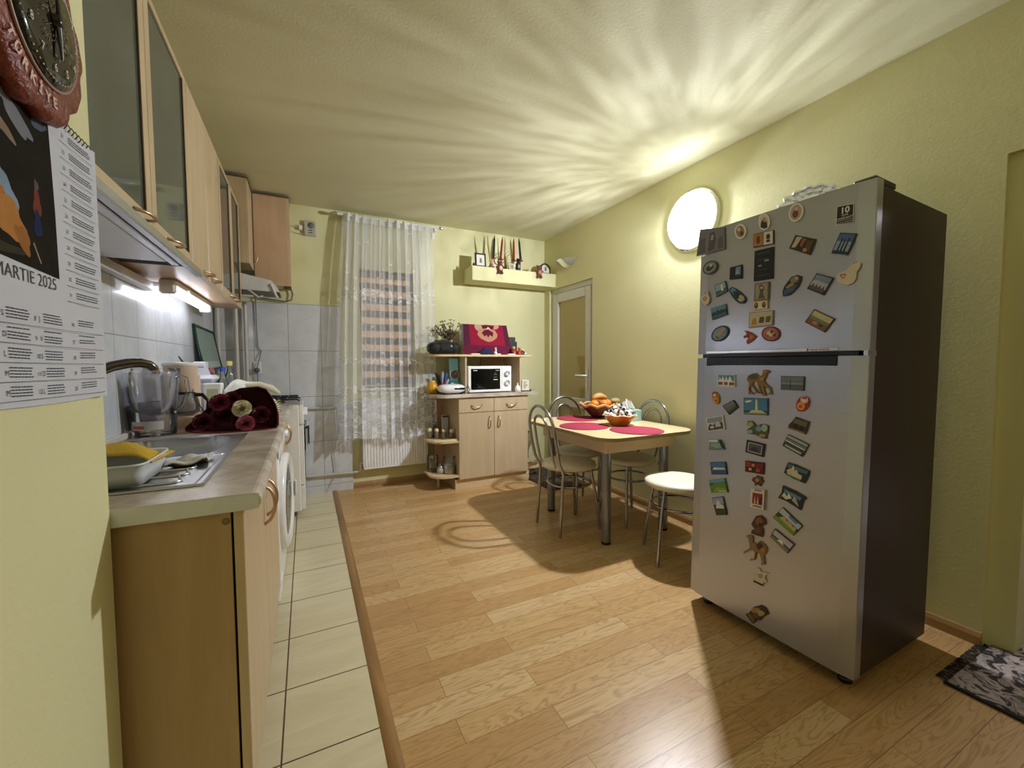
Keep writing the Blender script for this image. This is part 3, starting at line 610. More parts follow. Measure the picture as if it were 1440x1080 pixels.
# cable trunk and strip light
tag(B().box(XK,XK+.035,1.11,2.47,1.492,1.532,M('#e9e9ec',.4),.004).box(XK,-.56,2.44,2.475,1.512,1.532,M('#e9e9ec',.4),.003).build('cable_trunking',loc=(XK+.02,1.8,1.5)),'white cable trunking on the tiles under the wall cabinets','trunking')
t=thing('strip_light','white under-cabinet strip light glowing over the worktop','strip light',(-.56,2.8,1.50))
W(B().box(-.590,-.530,2.395,2.43,1.478,1.543,M('#d9cfc2',.5),.008).box(-.590,-.530,3.18,3.20,1.478,1.543,M('#d9cfc2',.5),.006).box(-.59,-.53,2.43,3.18,1.518,1.543,M('#e3ded6',.5),.003),'lamp_housing',t)
W(B().tube([(-.555,2.43,1.499),(-.555,3.18,1.499)],.017,emis('strip_light_tube','#eef3ff',11),12),'glowing_tube',t)
W(B().box(-.527,-.521,2.62,2.64,1.515,1.53,white),'switch',t)
# ---------------------------------------------------------------- things on the worktop
t=thing('water_filter_jug','clear plastic water filter jug beside the tap','jug',(-.575,2.19,WT)); jx,jy=-.575,2.19
W(B().lathe([(.0001,.003),(.070,.003),(.076,.008),(.078,.08),(.084,.13),(.092,.24),(.097,.275),(.0945,.276)],plastic_clear,(jx,jy,WT),28),'jug_body',t)
W(B().lathe([(.0001,.085),(.035,.085),(.055,.10),(.075,.14),(.086,.262)],glassy('funnel_plastic','#f0f0f8',.78,.1),(jx,jy,WT),24),'filter_funnel',t)
W(B().lathe([(.0001,.05),(.032,.05),(.036,.09),(.036,.14)],M('#9f8fa6',.6),(jx-.01,jy,WT),18),'filter_cartridge',t)
W(B().tube([(jx+.088,jy-.03,WT+.25),(jx+.125,jy-.05,WT+.235),(jx+.13,jy-.05,WT+.18),(jx+.108,jy-.04,WT+.12),(jx+.08,jy-.03,WT+.095)],.008,plastic_clear,8),'handle',t)
W(B().lathe([(.0785,.03),(.0787,.065)],M('#b9b7b0',.6),(jx,jy,WT),14,a0=-2.3,a1=-.9).lathe([(.0795,.035),(.0797,.048)],M('#b5523c',.6),(jx,jy,WT),8,a0=-2.2,a1=-1.7),'label',t)
t=thing('coffee_maker','cream filter coffee maker with a glass pot behind the water jug','coffee maker',(-.548,2.42,WT)); cx,cy=-.548,2.42; bg=M('#dcc3ab',.4)
W(B().prism(rrect(cx-.08,cx+.085,cy-.07,cy+.10,.04),XY,WT,WT+.055,bg),'base',t); W(B().box(cx-.075,cx+.075,cy+.06,cy+.12,WT+.05,WT+.26,bg,.02),'water_tank',t)
W(B().lathe([(.036,.165),(.048,.185),(.060,.215),(.064,.27),(.066,.285)],bg,(cx+.02,cy,WT),26).lathe([(.066,.285),(.070,.29),(.068,.300),(.0001,.305)],M('#efece6',.35),(cx+.02,cy,WT),26),'filter_holder',t)
p=W(B().lathe([(.0001,.062),(.052,.062),(.060,.075),(.062,.10),(.052,.145),(.045,.158)],clear,(cx+.03,cy-.01,WT),26),'glass_pot',t)
W(B().tube([(cx+.06,cy-.02,WT+.152),(cx+.105,cy-.03,WT+.150),(cx+.128,cy-.035,WT+.12),(cx+.122,cy-.033,WT+.075)],[.009,.009,.008,.007],black,8),'pot_handle',p)
W(B().lathe([(.046,.154),(.047,.162),(.0001,.164)],black,(cx+.03,cy-.01,WT),20),'pot_lid',p)
t=thing('storage_canister','white lidded plastic canister behind the coffee maker','canister',(-.56,3.0,WT)); wc=M('#dfe2ee',.35)
W(B().box(-.64,-.485,2.93,3.08,WT,WT+.19,glassy('milky_canister','#c9cbe0',.25,.1),.015),'box_body',t); W(B().box(-.645,-.48,2.925,3.085,WT+.19,WT+.23,wc,.02).prism([(-.60,0),(-.52,0),(-.535,.05),(-.585,.05)],lambda u,v,d:(u,d,WT+.23+v),2.96,3.05,wc).box(-.59,-.53,2.96,3.05,WT+.27,WT+.31,wc,.006),'lid',t)
tag(B().box(-.50,-.42,2.72,2.80,WT,WT+.19,M('#e6e7e4',.5),.004).box(-.485,-.435,2.7195,2.7205,WT+.09,WT+.16,M('#b9c29a',.6)).build('carton',loc=(-.46,2.76,WT)),'white food carton with a green print between canister and bouquet','carton')
def bottle(x,y,h,r,cap,label,name='bottle',g_=None):
    t=thing(name,label,'bottle',(x,y,WT)); W(B().lathe([(.0001,0),(r,0),(r*1.02,.01),(r,h*.6),(r*.45,h*.78),(r*.36,h*.95)],g_ or clear,(x,y,WT),18),'glass_body',t); W(B().lathe([(r*.5,h*.9),(r*.52,h),(.0001,h+.001)],cap,(x,y,WT),14),'cap',t)
bottle(-.505,3.34,.275,.034,M('#2846b8',.4),'small clear bottle with a bright blue cap behind the bouquet')
bottle(-.468,3.36,.315,.036,M('#d8c878',.4),'taller clear bottle with a yellow cap beside the blue-capped one')
bottle(-.56,3.30,.27,.03,M('#a85060',.5),'slim bottle with a pink top in the corner behind the canister',g_=glassy('pinkish_glass','#a06a72',.5))
tag(B().tube([(-.64,2.86,WT+.20),(-.60,2.90,WT+.27),(-.635,2.88,WT+.34)],[.006,.010,.003],black,8).tube([(-.64,2.86,WT),(-.64,2.86,WT+.2)],.004,black,6).build('kitchen_knife',loc=(-.64,2.86,WT)),'dark handled knife standing upright behind the canister','knife')
t=thing('framed_tray','green printed tray leaning on the tiles in the corner','tray',(-.63,3.6,1.10)); gm=M('#87998e',.5,var=.35,scale=60)
W(B().add([(-.600,3.32,1.115),(-.600,3.93,1.13),(-.648,3.93,1.40),(-.648,3.32,1.41)],[(0,1,2,3)],gm).add([(-.598,3.44,1.118),(-.598,3.90,1.128),(-.609,3.90,1.18),(-.609,3.44,1.175)],[(0,1,2,3)],M('#a9b4ac',.5)),'printed_face',t,fix=False,solid=.006)
W(B().tube([(-.600,3.32,1.115),(-.600,3.93,1.13),(-.648,3.93,1.40),(-.648,3.32,1.41)],.010,M('#1e4038',.4),8,closed=True),'rim',t)
tag(B().box(-.654,-.56,3.30,3.95,1.05,1.078,M('#b9b3a2',.5),.003).box(-.654,-.65,3.30,3.95,1.0,1.07,white).build('wall_ledge',loc=(-.62,3.6,1.06)),'little ledge on the tiles that carries the green tray','ledge')
# white bundle of cloth behind the flowers
def blob(name,c,r,m,label,cat,seed=1,amp=.18,n=28,sc=(1,1,1)):
    b=B(); b.ball((0,0,0),1,m,n,sc)
    rr=random.Random(seed); ph=[rr.uniform(0,6) for _ in range(9)]
    b.v=[(p[0]*r*(1+amp*math.sin(5*p[0]+ph[0]+3*p[2])),p[1]*r*(1+amp*math.sin(6*p[1]+ph[1]+4*p[0])),p[2]*r*(1+amp*math.sin(9*p[0]+ph[2])*math.cos(7*p[1]+ph[3]))) for p in b.v]
    b.v=[(x+c[0],y+c[1],z+c[2]) for x,y,z in b.v]
    mz=min(v[2] for v in b.v); 
    return tag(b.build(name,loc=c),label,cat)
b=B(); wcl=M('#e4e4dc',.9,bump=.4,bscale=50,var=.05)
b.grid(lambda u,v:(-.50+.345*u,2.66+.36*v,WT+.012+.185*max(0,math.sin(PI*min(1,max(0,u))))**.6*max(.0,math.sin(PI*min(1,max(0,v))))**.4+.010*math.sin(17*u+3*v)+.007*math.sin(23*v+5*u)),40,24,wcl)
tag(b.build('dish_towel',loc=(-.3,2.85,WT+.01),fix=False,solid=.004),'crumpled white towel heaped behind the bouquet','towel')
tag(B().tube([(-.30,2.66,WT+.178),(-.24,2.68,WT+.18),(-.18,2.70,WT+.155),(-.145,2.72,WT+.125)],[.012,.017,.019,.010],M('#d9d6bb',.8),10).build('rolled_cloth',loc=(-.22,2.68,WT+.12)),'rolled cream cloth on top of the white towel','cloth')
# ---------------------------------------------------------------- bouquet
def rose(b,c,r,m,ax,seed=0,inner=None):
    rr=random.Random(seed); ax=Vector(ax).normalized(); q=ax.to_track_quat('Z','Y').to_matrix(); C_=Vector(c)
    for L_,(np_,rad,hh,open_) in enumerate(((3,.20,.80,.02),(3,.34,.76,.05),(4,.50,.70,.10),(5,.68,.60,.2),(6,.88,.48,.36),(6,1.02,.30,.55))):
        for k in range(np_):
            a=2*PI*k/np_+L_*.7+rr.uniform(-.15,.15); wd=2*PI/np_*.75
            def f(u,v,a=a,wd=wd,rad=rad,hh=hh,open_=open_):
                t=a+(u-.5)*wd*1.5; R_=r*rad*(.25+.75*v**.8)+r*open_*.45*v**3; ed=1-.35*abs(2*u-1)**2.5
                z=r*(-.35+(hh+.35)*v*ed)-r*open_*.25*v**4
                p=Vector((R_*math.cos(t),R_*math.sin(t),z)); return tuple(C_+q@p)
            b.grid(f,7,6,m)
    return b
t=thing('rose_bouquet','bouquet of roses in dark red wrapping paper lying on the worktop','bouquet',(-.30,2.2,WT+.004))
pap=M('#7e1420',.42,var=.2,scale=9,name='dark_red_wrapping_paper',sheen=.1)
rim=[(-.482,2.24,.862),(-.478,2.22,.880),(-.445,2.22,.912),(-.395,2.22,.962),(-.33,2.21,1.018),(-.27,2.20,1.046),(-.20,2.19,1.052),(-.168,2.19,1.040),(-.145,2.18,1.005),(-.128,2.17,.965),(-.118,2.15,.925),(-.118,2.13,.880),(-.128,2.13,.863),(-.20,2.11,.862),(-.29,2.10,.862),(-.38,2.12,.862),(-.44,2.17,.862)]
tip=Vector((-.27,2.50,.90)); b=B(); k=len(rim); N_=9
def pt(i,j):
    p=Vector(rim[i%k]); s=j/N_; q=p.lerp(tip+(p-tip)*.12,s); q.z=max(q.z+.018*math.sin(PI*s)*(1 if p.z>.9 else 0),WT+.002+(.004 if j else 0)); w_=.006*math.sin(i*2.3)*s
    return (q.x+w_,q.y,q.z)
vs=[pt(i,j) for j in range(N_+1) for i in range(k)]
fs=[(j*k+i,j*k+(i+1)%k,(j+1)*k+(i+1)%k,(j+1)*k+i) for j in range(N_) for i in range(k)]
b.add(vs,fs,pap,True); W(b,'wrapping_paper',t,fix=False,solid=.002)
bk=[tuple(Vector(p).lerp(tip,.16)) for p in rim]; W(B().add([(x,y,max(z,WT+.004)) for x,y,z in bk],[tuple(range(len(bk)))],M('#140608',.95,spec=.05)),'inner_shade_sheet',t,fix=False)  # dark sheet added inside the wrap as painted shade behind the roses
b=B()   # inner collar folds
for s_ in (0,1,2):
    b.grid(lambda u,v,s_=s_:(lambda p,q:tuple(Vector(p).lerp(Vector(q),.10+.42*v+.02*math.sin(u*20+s_))))(rim[min(k-1,int(u*(k-1)))],(-.29+.04*s_,2.20+.05*s_,.925)),16,4,M('#2e070c',.8,spec=.1))
W(b,'inner_paper',t,fix=False)
for c,r,col,lbl,sd in (((-.262,2.175,.955),.031,'#e9dfba','cream rose',1),((-.245,2.125,.893),.029,'#a8556c','bright pink rose',2),((-.345,2.19,.985),.031,'#7c2438','dusky pink rose',3),((-.405,2.175,.905),.031,'#571020','small dark red rose',4),((-.335,2.185,.925),.038,'#4c0a14','large dark red rose',5),((-.190,2.165,.925),.031,'#540d1a','dark red rose',6),((-.30,2.20,1.0),.027,'#5e1422','dark red rose',7)):
    lab(W(rose(B(),c,r,M(col,.6,var=.2,scale=40),(-.05,-1,.35),sd),'rose',t,fix=False),lbl)
lf=M('#1d2a18',.5)
b=B()
for i in range(14):
    rr=random.Random(i); x=rr.uniform(-.41,-.16); z_=rr.uniform(.885,1.0); a=rr.uniform(0,6)
    b.grid(lambda u,v:(x+.05*u*math.cos(a)+.02*(v-.5)*math.sin(PI*u)*-math.sin(a),2.21+.01*u,z_+.05*u*math.sin(a)*.6+.02*(v-.5)*math.sin(PI*u)*math.cos(a)),5,2,lf)
W(b,'foliage',t,fix=False)
b=B()
for i in range(6): b.tube([(-.21+.006*i,2.42,.945+.004*i),(-.165+.004*i,2.46,.955-.010*i),(-.13,2.50+.01*i,.962-.013*i)],.0035,M('#8a8a4e',.6),6)
W(b,'stems',t)
lab(W(B().tube([(-.415,2.245,.945),(-.435,2.25,.985)],[.003,.001],lf,6).tube([(-.39,2.24,.965),(-.40,2.25,1.0)],[.003,.001],lf,6),'leaf_tips',t),'dark leaf tips')
# ---------------------------------------------------------------- buffet by the window
YF=3.535
t=thing('buffet_cabinet','maple kitchen buffet with two drawers, two doors and rounded open shelves at its end','cabinet',(1.55,3.78,0))
W(B().box(1.19,1.955,3.565,3.58,0,.092,maple_x).box(1.19,1.205,3.58,3.95,0,.092,maple),'plinth',t)
W(B().box(1.22,1.236,YF+.018,YB-.03,.093,.845,maple).box(1.914,1.93,YF+.018,YB-.03,.093,.845,maple).box(1.236,1.914,YF+.02,YB-.03,.093,.11,maple_x).box(1.236,1.914,YB-.045,YB-.03,.11,.845,maple),'body',t)
for a,c,h in ((1.221,1.566,1.52),(1.570,1.929,1.616)):
    d=W(B().box(a,c,YF,YF+.018,.096,.700,maple,.0015),'door',t); W(bow(B(),(h,YF,.55),(h,YF,.66),(0,-.028,0),.0055),'handle',d)
    d=W(B().box(a,c,YF,YF+.018,.705,.840,maple,.0015),'drawer',t); m_=(a+c)/2; W(bow(B(),(m_-.055,YF,.772),(m_+.055,YF,.772),(0,-.026,-.018),.005),'handle',d)
P=notch(.985,2.03,YF-.02,YB-.02,.16,1.12,3.86); W(B().prism(P,XY,.845,.873,stone_m),'worktop',t)
for z in (.118,.435): W(B().prism(notch(.975,1.221,YF+.005,YB-.03,.15,1.12,3.86),XY,z,z+.018,maple_x),'open_shelf',t)
W(B().box(1.12,1.221,YB-.042,YB-.028,.118,.845,pinkwood),'back_panel',t)
W(B().box(1.06,1.08,3.70,3.72,0,.118,maple),'leg',t)
W(B().prism(rrect(1.93,2.13,YF+.06,YB-.03,.14,8,(0,0,0,1)),XY,.10,.118,maple_x),'open_shelf',t)
W(B().box(1.315,1.331,3.62,YB-.03,.873,1.218,maple),'hutch_upright',t); W(B().box(1.885,1.901,3.62,YB-.03,.873,1.218,maple),'hutch_upright',t); W(B().box(1.62,1.885,YB-.045,YB-.03,.873,1.218,pinkwood),'hutch_back_panel',t)
W(B().prism(notch(.995,2.06,3.60,YB-.02,.10,1.12,3.86,.10),XY,1.218,1.236,maple_x),'hutch_shelf',t)
# microwave
t=thing('microwave_oven','white microwave oven with a black window in the buffet','microwave',(1.57,3.78,.8735))
W(B().box(1.345,1.795,3.64,3.98,.880,1.128,whiteg,.006),'housing',t)
d=W(B().box(1.345,1.690,3.622,3.64,.882,1.126,whiteg,.004),'door',t); W(B().box(1.372,1.672,3.6195,3.6235,.905,1.102,blackg,.003),'window',d)
W(B().box(1.395,1.435,3.6185,3.6193,1.083,1.089,M('#c9c9c9')).box(1.625,1.66,3.6185,3.6193,1.083,1.087,M('#bdbdbd')).box(1.60,1.645,3.6185,3.6193,.995,1.001,M('#d9d9d9')).box(1.605,1.635,3.6185,3.6193,1.02,1.023,M('#9d9d9d')).box(1.605,1.64,3.6185,3.6193,1.045,1.048,M('#9d9d9d')).box(1.61,1.63,3.6185,3.6193,1.06,1.062,M('#9d9d9d')),'printed_marks',d)
W(B().box(1.692,1.795,3.624,3.64,.882,1.126,whiteg,.004),'control_panel',t)
for z in (1.055,.965): W(B().lathe([(.026,0),(.024,.006),(.017,.008),(.016,.018),(.0001,.019)],M('#c9cac8',.4),(1.744,3.606,z),22,'y').box(1.741,1.747,3.600,3.608,z-.02,z+.02,white),'dial',t)
for x in (1.37,1.77):
    for y in (3.66,3.95): W(B().lathe([(.012,.8735),(.012,.882)],black,(x,y,0),10),'foot',t)
# things on buffet
HS=1.2365
t=thing('portable_radio','black portable radio and cd player at the left end of the buffet shelf','radio',(1.14,3.78,HS))
b=B(); b.ball((0,0,0),1,black,26); 
b.v=[((abs(x)**.55*(1 if x>0 else -1))*.155+1.155,(abs(y)**.8*(1 if y>0 else -1))*.085+3.77,(abs(z)**.7*(1 if z>0 else -1))*.062+HS+.062) for x,y,z in b.v]; W(b,'case',t)
for x in (1.065,1.245): W(B().lathe([(.038,0),(.036,-.004),(.0001,-.010)],M('#17181b',.6,bump=.5,bscale=300),(x,3.692,HS+.062),20,'y'),'speaker',t)
W(B().box(1.11,1.20,3.681,3.69,HS+.04,HS+.10,M('#15171c',.3),.003),'display_panel',t); W(B().tube([(1.06,3.77,HS+.105),(1.08,3.77,HS+.128),(1.23,3.77,HS+.128),(1.25,3.77,HS+.105)],.006,black,8),'carry_handle',t)
t=thing('vase_of_twigs','brown vase with dark leafy twigs behind the radio','vase',(1.27,3.90,HS))
W(B().lathe([(.0001,0),(.035,0),(.05,.05),(.045,.10),(.028,.14),(.032,.16),(.028,.16),(.024,.14)],M('#5b3a30',.25),(1.27,3.90,HS),22),'vase',t)
b=B(); lb=B(); rr=random.Random(3); ol=M('#2f3320',.6,var=.3)
for i in range(20):
    p=Vector((1.27,3.90,HS+.14)); dr=Vector((rr.uniform(-1,.3),rr.uniform(-.5,.1),rr.uniform(.4,1.0))).normalized(); pts=[tuple(p)]
    for s_ in range(6):
        dr=(dr+Vector((rr.uniform(-.35,.25),rr.uniform(-.2,.2),rr.uniform(-.25,.25)))).normalized(); p=p+dr*.034; pts.append(tuple(p))
        if s_>0:
            for q_ in range(3):
                e=Vector((rr.uniform(-1,1),rr.uniform(-1,1),rr.uniform(-.4,1))).normalized()*.020; sd=e.orthogonal().normalized()*.008
                lb.add([tuple(p),tuple(p+e*.5+sd),tuple(p+e),tuple(p+e*.5-sd)],[(0,1,2,3)],ol)
    b.tube(pts,[.002]*6+[.001],M('#4a3a25',.7),5)
W(b,'twigs',t); W(lb,'leaves',t,fix=False)
t=thing('gift_box','red box printed with a large pansy flower leaning against the wall on the buffet','box',(1.6,3.85,HS)); bm_=M('#8a1230',.75,var=.1,spec=.15); dk=M('#4c1a30',.75,spec=.15)
def bx(u,v,d): # u 0..1, v 0..1 trapezoid front leaning back
    x=(1.345+.515*u) if v<=0 else (1.345+.022*v)+(.515-.050*v)*u
    return (x-.0,3.735+.075*v-d,HS+.30*v)
W(B().add([bx(0,0,0),bx(1,0,0),bx(1,1,0),bx(0,1,0),(1.33,3.87,HS),(1.85,3.87,HS),(1.825,3.88,HS+.30),(1.352,3.88,HS+.30)],[(0,1,2,3),(1,5,6,2),(5,4,7,6),(3,2,6,7),(0,4,5,1)],bm_).add([bx(0,0,0),bx(0,1,0),(1.352,3.88,HS+.30),(1.33,3.87,HS)],[(0,1,2,3)],M('#b9b2ae',.5)),'carton',t)
b=B(); flat=lambda pts,m,d: b.prism(pts,bx,d-.0006,d,m)
flat([(0,0),(.15,0),(.12,1),(0,1)],dk,.0008); flat([(.88,0),(1,0),(1,1),(.9,1)],dk,.0008); flat([(0,0),(1,0),(.985,.30),(.0,.32)],M('#611430',.75,spec=.15),.001)
pet=M('#b98468',.75,spec=.15,var=.2,scale=60); 
def el(cx,cy,rx,ry,n=20): return [(cx+rx*math.cos(2*PI*i/n),cy+ry*math.sin(2*PI*i/n)) for i in range(n)]
def clipv(p): return [(u,min(v,1.0)) for u,v in p]
flat(clipv(el(.36,.94,.11,.17)),M('#b99684',.75,spec=.15),.0016); flat(clipv(el(.70,.97,.11,.12)),M('#b8705a',.5),.0016); flat([(.34,.86),(.30,.66),(.36,.54),(.45,.47),(.53,.42),(.62,.46),(.72,.56),(.75,.68),(.70,.82),(.55,.88)],pet,.0022)
flat([(.40,.72),(.46,.60),(.50,.66),(.53,.56),(.57,.66),(.63,.60),(.66,.74),(.55,.84),(.46,.82)],M('#5e1226',.75,spec=.15),.0028); flat(clipv([(.40,.98),(.43,.86),(.52,.88),(.54,.98)]),M('#5e1226',.75,spec=.15),.0028); flat(clipv([(.58,.98),(.60,.88),(.67,.86),(.70,.98)]),M('#5e1226',.75,spec=.15),.0028)
flat([(.50,.84),(.555,.92),(.61,.84),(.555,.88)],M('#efe6d6',.5),.0034)
W(b,'pansy_print',t)
W(B().box(1.338,1.3395,3.80,3.81,HS+.10,HS+.24,white).box(1.336,1.3375,3.83,3.84,HS+.08,HS+.27,white),'side_print',t)
t=thing('dark_vase','black square pot behind the ornaments at the right of the red box','pot',(1.90,3.86,HS)); W(B().box(1.865,1.94,3.82,3.90,HS,HS+.185,M('#101214',.4),.004).box(1.93,1.965,3.83,3.87,HS,HS+.14,M('#15171a',.4),.004),'body',t)
def figure(name,x,y,z,h,body,head,label,cat='figurine',s=1):
    t=thing(name,label,cat,(x,y,z)); W(B().lathe([(.0001,0),(.35*h,0),(.38*h,.15*h),(.26*h,.5*h),(.14*h,.66*h),(.0001,.7*h)],body,(x,y,z),16),'body',t)
    W(B().ball((x,y,z+.80*h),.19*h,head,12).ball((x-.14*h,y,z+.95*h),.06*h,head,8).ball((x+.14*h,y,z+.95*h),.06*h,head,8),'head',t)
    W(B().tube([(x-.2*h,y-.1*h,z+.55*h),(x-.36*h,y-.25*h,z+.35*h)],.07*h,body,8),'arm',t); W(B().tube([(x+.2*h,y-.1*h,z+.55*h),(x+.36*h,y-.25*h,z+.35*h)],.07*h,body,8),'arm',t); return t
figure('figurine',1.86,3.70,HS,.085,M('#8e2a20',.4),M('#c9a06a',.5),'red and gold figurine just right of the pansy box')
figure('figurine',1.915,3.69,HS,.075,M('#a3271f',.4),M('#b3432e',.5),'small bright red figurine, second right of the pansy box')
figure('figurine',1.955,3.70,HS,.065,M('#2e2320',.4),M('#d9c9b0',.5),'tiny dark figurine with a pale head near the right end of the buffet shelf')
t=thing('toy_car','dark blue ornament car in front of the red box','ornament',(1.555,3.69,HS)); nb=M('#151c4a',.25); W(B().prism([(1.49,0.008),(1.49,.03),(1.515,.038),(1.535,.06),(1.58,.062),(1.60,.035),(1.62,.03),(1.62,.008)],lambda u,v,d:(u,d,HS+v),3.665,3.715,nb),'car_body',t)
for x in (1.515,1.595): W(B().lathe([(.0001,-.028),(.012,-.028),(.012,.028),(.0001,.028)],black,(x,3.69,HS+.012),12,'y'),'wheels',t)
t=thing('rabbit_figurine','tiny white rabbit ornament in front of the pansy box','figurine',(1.645,3.67,HS)); W(B().ball((1.645,3.67,HS+.018),.018,white,12).ball((1.645,3.66,HS+.043),.011,white,10),'body',t); W(B().ball((1.639,3.662,HS+.062),.004,white,8,(1,1,3)).ball((1.651,3.662,HS+.062),.004,white,8,(1,1,3)),'ears',t)
for x0_,x1_,l_ in ((1.375,1.46,'white card lying on the buffet shelf by the left side of the pansy box'),(1.615,1.675,'small cream card lying on the buffet shelf in front of the rabbit'),(1.755,1.83,'white card lying on the buffet shelf near the red figurines')): tag(B().box(x0_,x1_,3.605,3.645,HS,HS+.010,M('#e0d8cc',.6),.001).build('card',loc=(x0_,3.62,HS)),l_,'card')
blob('seashell',(1.99,3.72,HS+.016),.018,M('#d9d5cb',.4),'white seashell at the right end of the buffet shelf','shell',3,.25,20,(1.4,1,.8))
# counter of buffet
BC=.8735
t=thing('honey_jar','round yellow honey pot at the left end of the buffet counter','jar',(1.045,3.78,BC)); W(B().lathe([(.0001,0),(.035,0),(.050,.03),(.050,.075),(.034,.10),(.028,.105)],M('#d09a2c',.3),(1.045,3.78,BC),22),'pot',t); W(B().lathe([(.03,.105),(.03,.118),(.0001,.124)],M('#c9b064',.5),(1.045,3.78,BC),16),'lid',t)
t=thing('utensil_holder','dark red holder full of knives and kitchen tools beside the honey pot','utensil holder',(1.15,3.82,BC)); W(B().lathe([(.0001,0),(.045,0),(.05,.09),(.046,.09),(.042,.01)],M('#5b231c',.4),(1.15,3.82,BC),18),'pot',t)
for i,(dx,dh,r_,c_) in enumerate(((-.05,.19,.011,'#111111'),(-.03,.17,.010,'#16181c'),(.0,.20,.016,'#9aa3b0'),(.035,.19,.017,'#3c5f9c'),(.02,.15,.010,'#7a1f28'),(.05,.13,.014,'#cfd8e2'),(-.065,.12,.009,'#8a5a2a'))):
    W(B().tube([(1.15+dx*.3,3.82,BC+.04),(1.15+dx*1.0,3.80,BC+dh*.8),(1.15+dx*1.25,3.79,BC+dh)],[.005,r_,r_*.8],M(c_,.4),8),'utensil',t)
t=thing('kitchen_scale','turquoise upright kitchen scale with a round dial','scale',(1.265,3.80,BC)); tq=M('#9ae4f6',.4); W(B().prism([(-.055,0),(.055,0),(.040,.10),(-.040,.10)],lambda u,v,d:(1.262+u,d,BC+v),3.74,3.84,tq),'base',t); W(B().box(1.225,1.305,3.78,3.83,BC+.10,BC+.33,tq,.006),'column',t)
W(B().lathe([(.045,0),(.048,-.01),(.040,-.014)],white,(1.262,3.78,BC+.175),26,'y').lathe([(.040,-.012),(.0001,-.012)],M('#6d5f6a',.4),(1.262,3.78,BC+.175),24,'y').tube([(1.262,3.766,BC+.175),(1.28,3.766,BC+.195)],.002,white,5),'dial',t)
t=thing('sandwich_toaster','white sandwich toaster in front of the turquoise scale','toaster',(1.19,3.62,BC))
b=B(); b.ball((0,0,0),1,whiteg,24); b.v=[((abs(x)**.6*(1 if x>0 else -1))*.125+1.185,(abs(y)**.7*(1 if y>0 else -1))*.085+3.64,(abs(z)**.8*(1 if z>0 else -1))*.042+BC+.050) for x,y,z in b.v]; W(b,'shell',t)
W(B().box(1.185,1.29,3.555,3.565,BC+.042,BC+.060,black,.003),'handle',t); W(B().tube([(1.31,3.64,BC+.04),(1.335,3.60,BC+.07),(1.345,3.58,BC+.04),(1.33,3.58,BC+.006)],.004,black,6),'power_lead',t)
for x in (1.10,1.27): W(B().lathe([(.012,0),(.012,.014)],black,(x,3.60,BC),10),'foot',t)
t=thing('white_bottle','small white squeeze bottle beside the microwave','bottle',(1.85,3.60,BC)); W(B().lathe([(.0001,0),(.026,0),(.028,.03),(.020,.055),(.009,.065)],whiteg,(1.85,3.60,BC),18),'bottle_body',t); W(B().lathe([(.009,.065),(.004,.09),(.0001,.09)],M('#cfc6ae',.5),(1.85,3.60,BC),12),'nozzle',t)
t=thing('tea_tin','cream printed tea box at the right end of the buffet counter','box',(1.96,3.68,BC)); W(B().box(1.915,1.995,3.63,3.70,BC+.006,BC+.115,M('#dcd8c6',.5),.003).box(1.908,2.003,3.622,3.708,BC,BC+.006,black),'box_body',t)
b=B()
for k in range(5): b.box(1.93,1.955+.012*(k%3),3.6288,3.6296,BC+.03+.015*k,BC+.036+.015*k,M('#6a6255',.6))
W(b,'faded_print',t)
tag(B().tube([(2.005,3.63,BC),(2.012,3.62,BC+.02)],[.008,.005],black,8).build('cork',loc=(2.0,3.63,BC)),'small black stopper beside the tea box','stopper')
# open shelf jars
for i,(x,y) in enumerate(((1.015,3.78),(1.070,3.735),(1.125,3.69),(1.185,3.645))):
    t=thing('spice_jar','',"jar",(x,y,.4535),0,'spice jars on the open shelf'); t['label']=['spice jar with a cream ball lid nearest the curtain','spice jar with a cream ball lid, second from the curtain','spice jar with a cream ball lid, third from the curtain','spice jar with a cream ball lid nearest the buffet door'][i]
    W(B().lathe([(.0001,.001),(.021,.001),(.022,.05),(.016,.062)],glassy('spice_glass','#8d7d62',.35),(x,y,.4535),16),'jar_body',t); W(B().ball((x,y,.4535+.078),.021,M('#dccf9f',.5),14),'ball_lid',t)
tag(B().prism(rrect(.99,1.21,3.55,3.60,.02),XY,.4535,.466,M('#e0d2a0',.5)).build('spice_rack',loc=(1.1,3.57,.4535)),'narrow cream rack in front of the spice jars','rack')
tag(B().box(1.145,1.205,3.80,3.83,.4535,.66,M('#b7bcc4',.4),.004).box(1.145,1.205,3.798,3.80,.64,.655,M('#5d2630',.5)).build('roll_box',loc=(1.17,3.82,.4535)),'tall grey foil box behind the spice jars','box')
t=thing('pepper_mill','dark pepper mill behind the spice jars','mill',(1.08,3.83,.4535)); W(B().lathe([(.0001,0),(.025,0),(.018,.05),(.024,.09),(.014,.11)],M('#54463a',.4),(1.08,3.83,.4535),16),'mill_body',t); W(B().ball((1.08,3.83,.4535+.128),.018,chrome,12),'knob',t)
jarg=glassy('jar_glass','#f8faf8',.965,.03,.03)
for x,y,h,r,fill,lb_ in ((1.165,3.66,.155,.058,.085,'large glass jar of white sugar on the lowest buffet shelf'),(1.045,3.80,.15,.052,.015,'nearly empty glass jar at the back of the lowest buffet shelf')):
    t=thing('storage_jar',lb_,'jar',(x,y,.1365)); W(B().lathe([(.0001,.001),(r,.001),(r,h*.85),(r*.92,h*.9),(r*.95,h)],jarg,(x,y,.1365),24),'glass_jar',t); W(B().lathe([(.0001,.004),(r*.93,.004),(r*.93,fill),(.0001,fill+.003)],M('#e6e0dc',.9),(x,y,.1365),24),'contents',t)
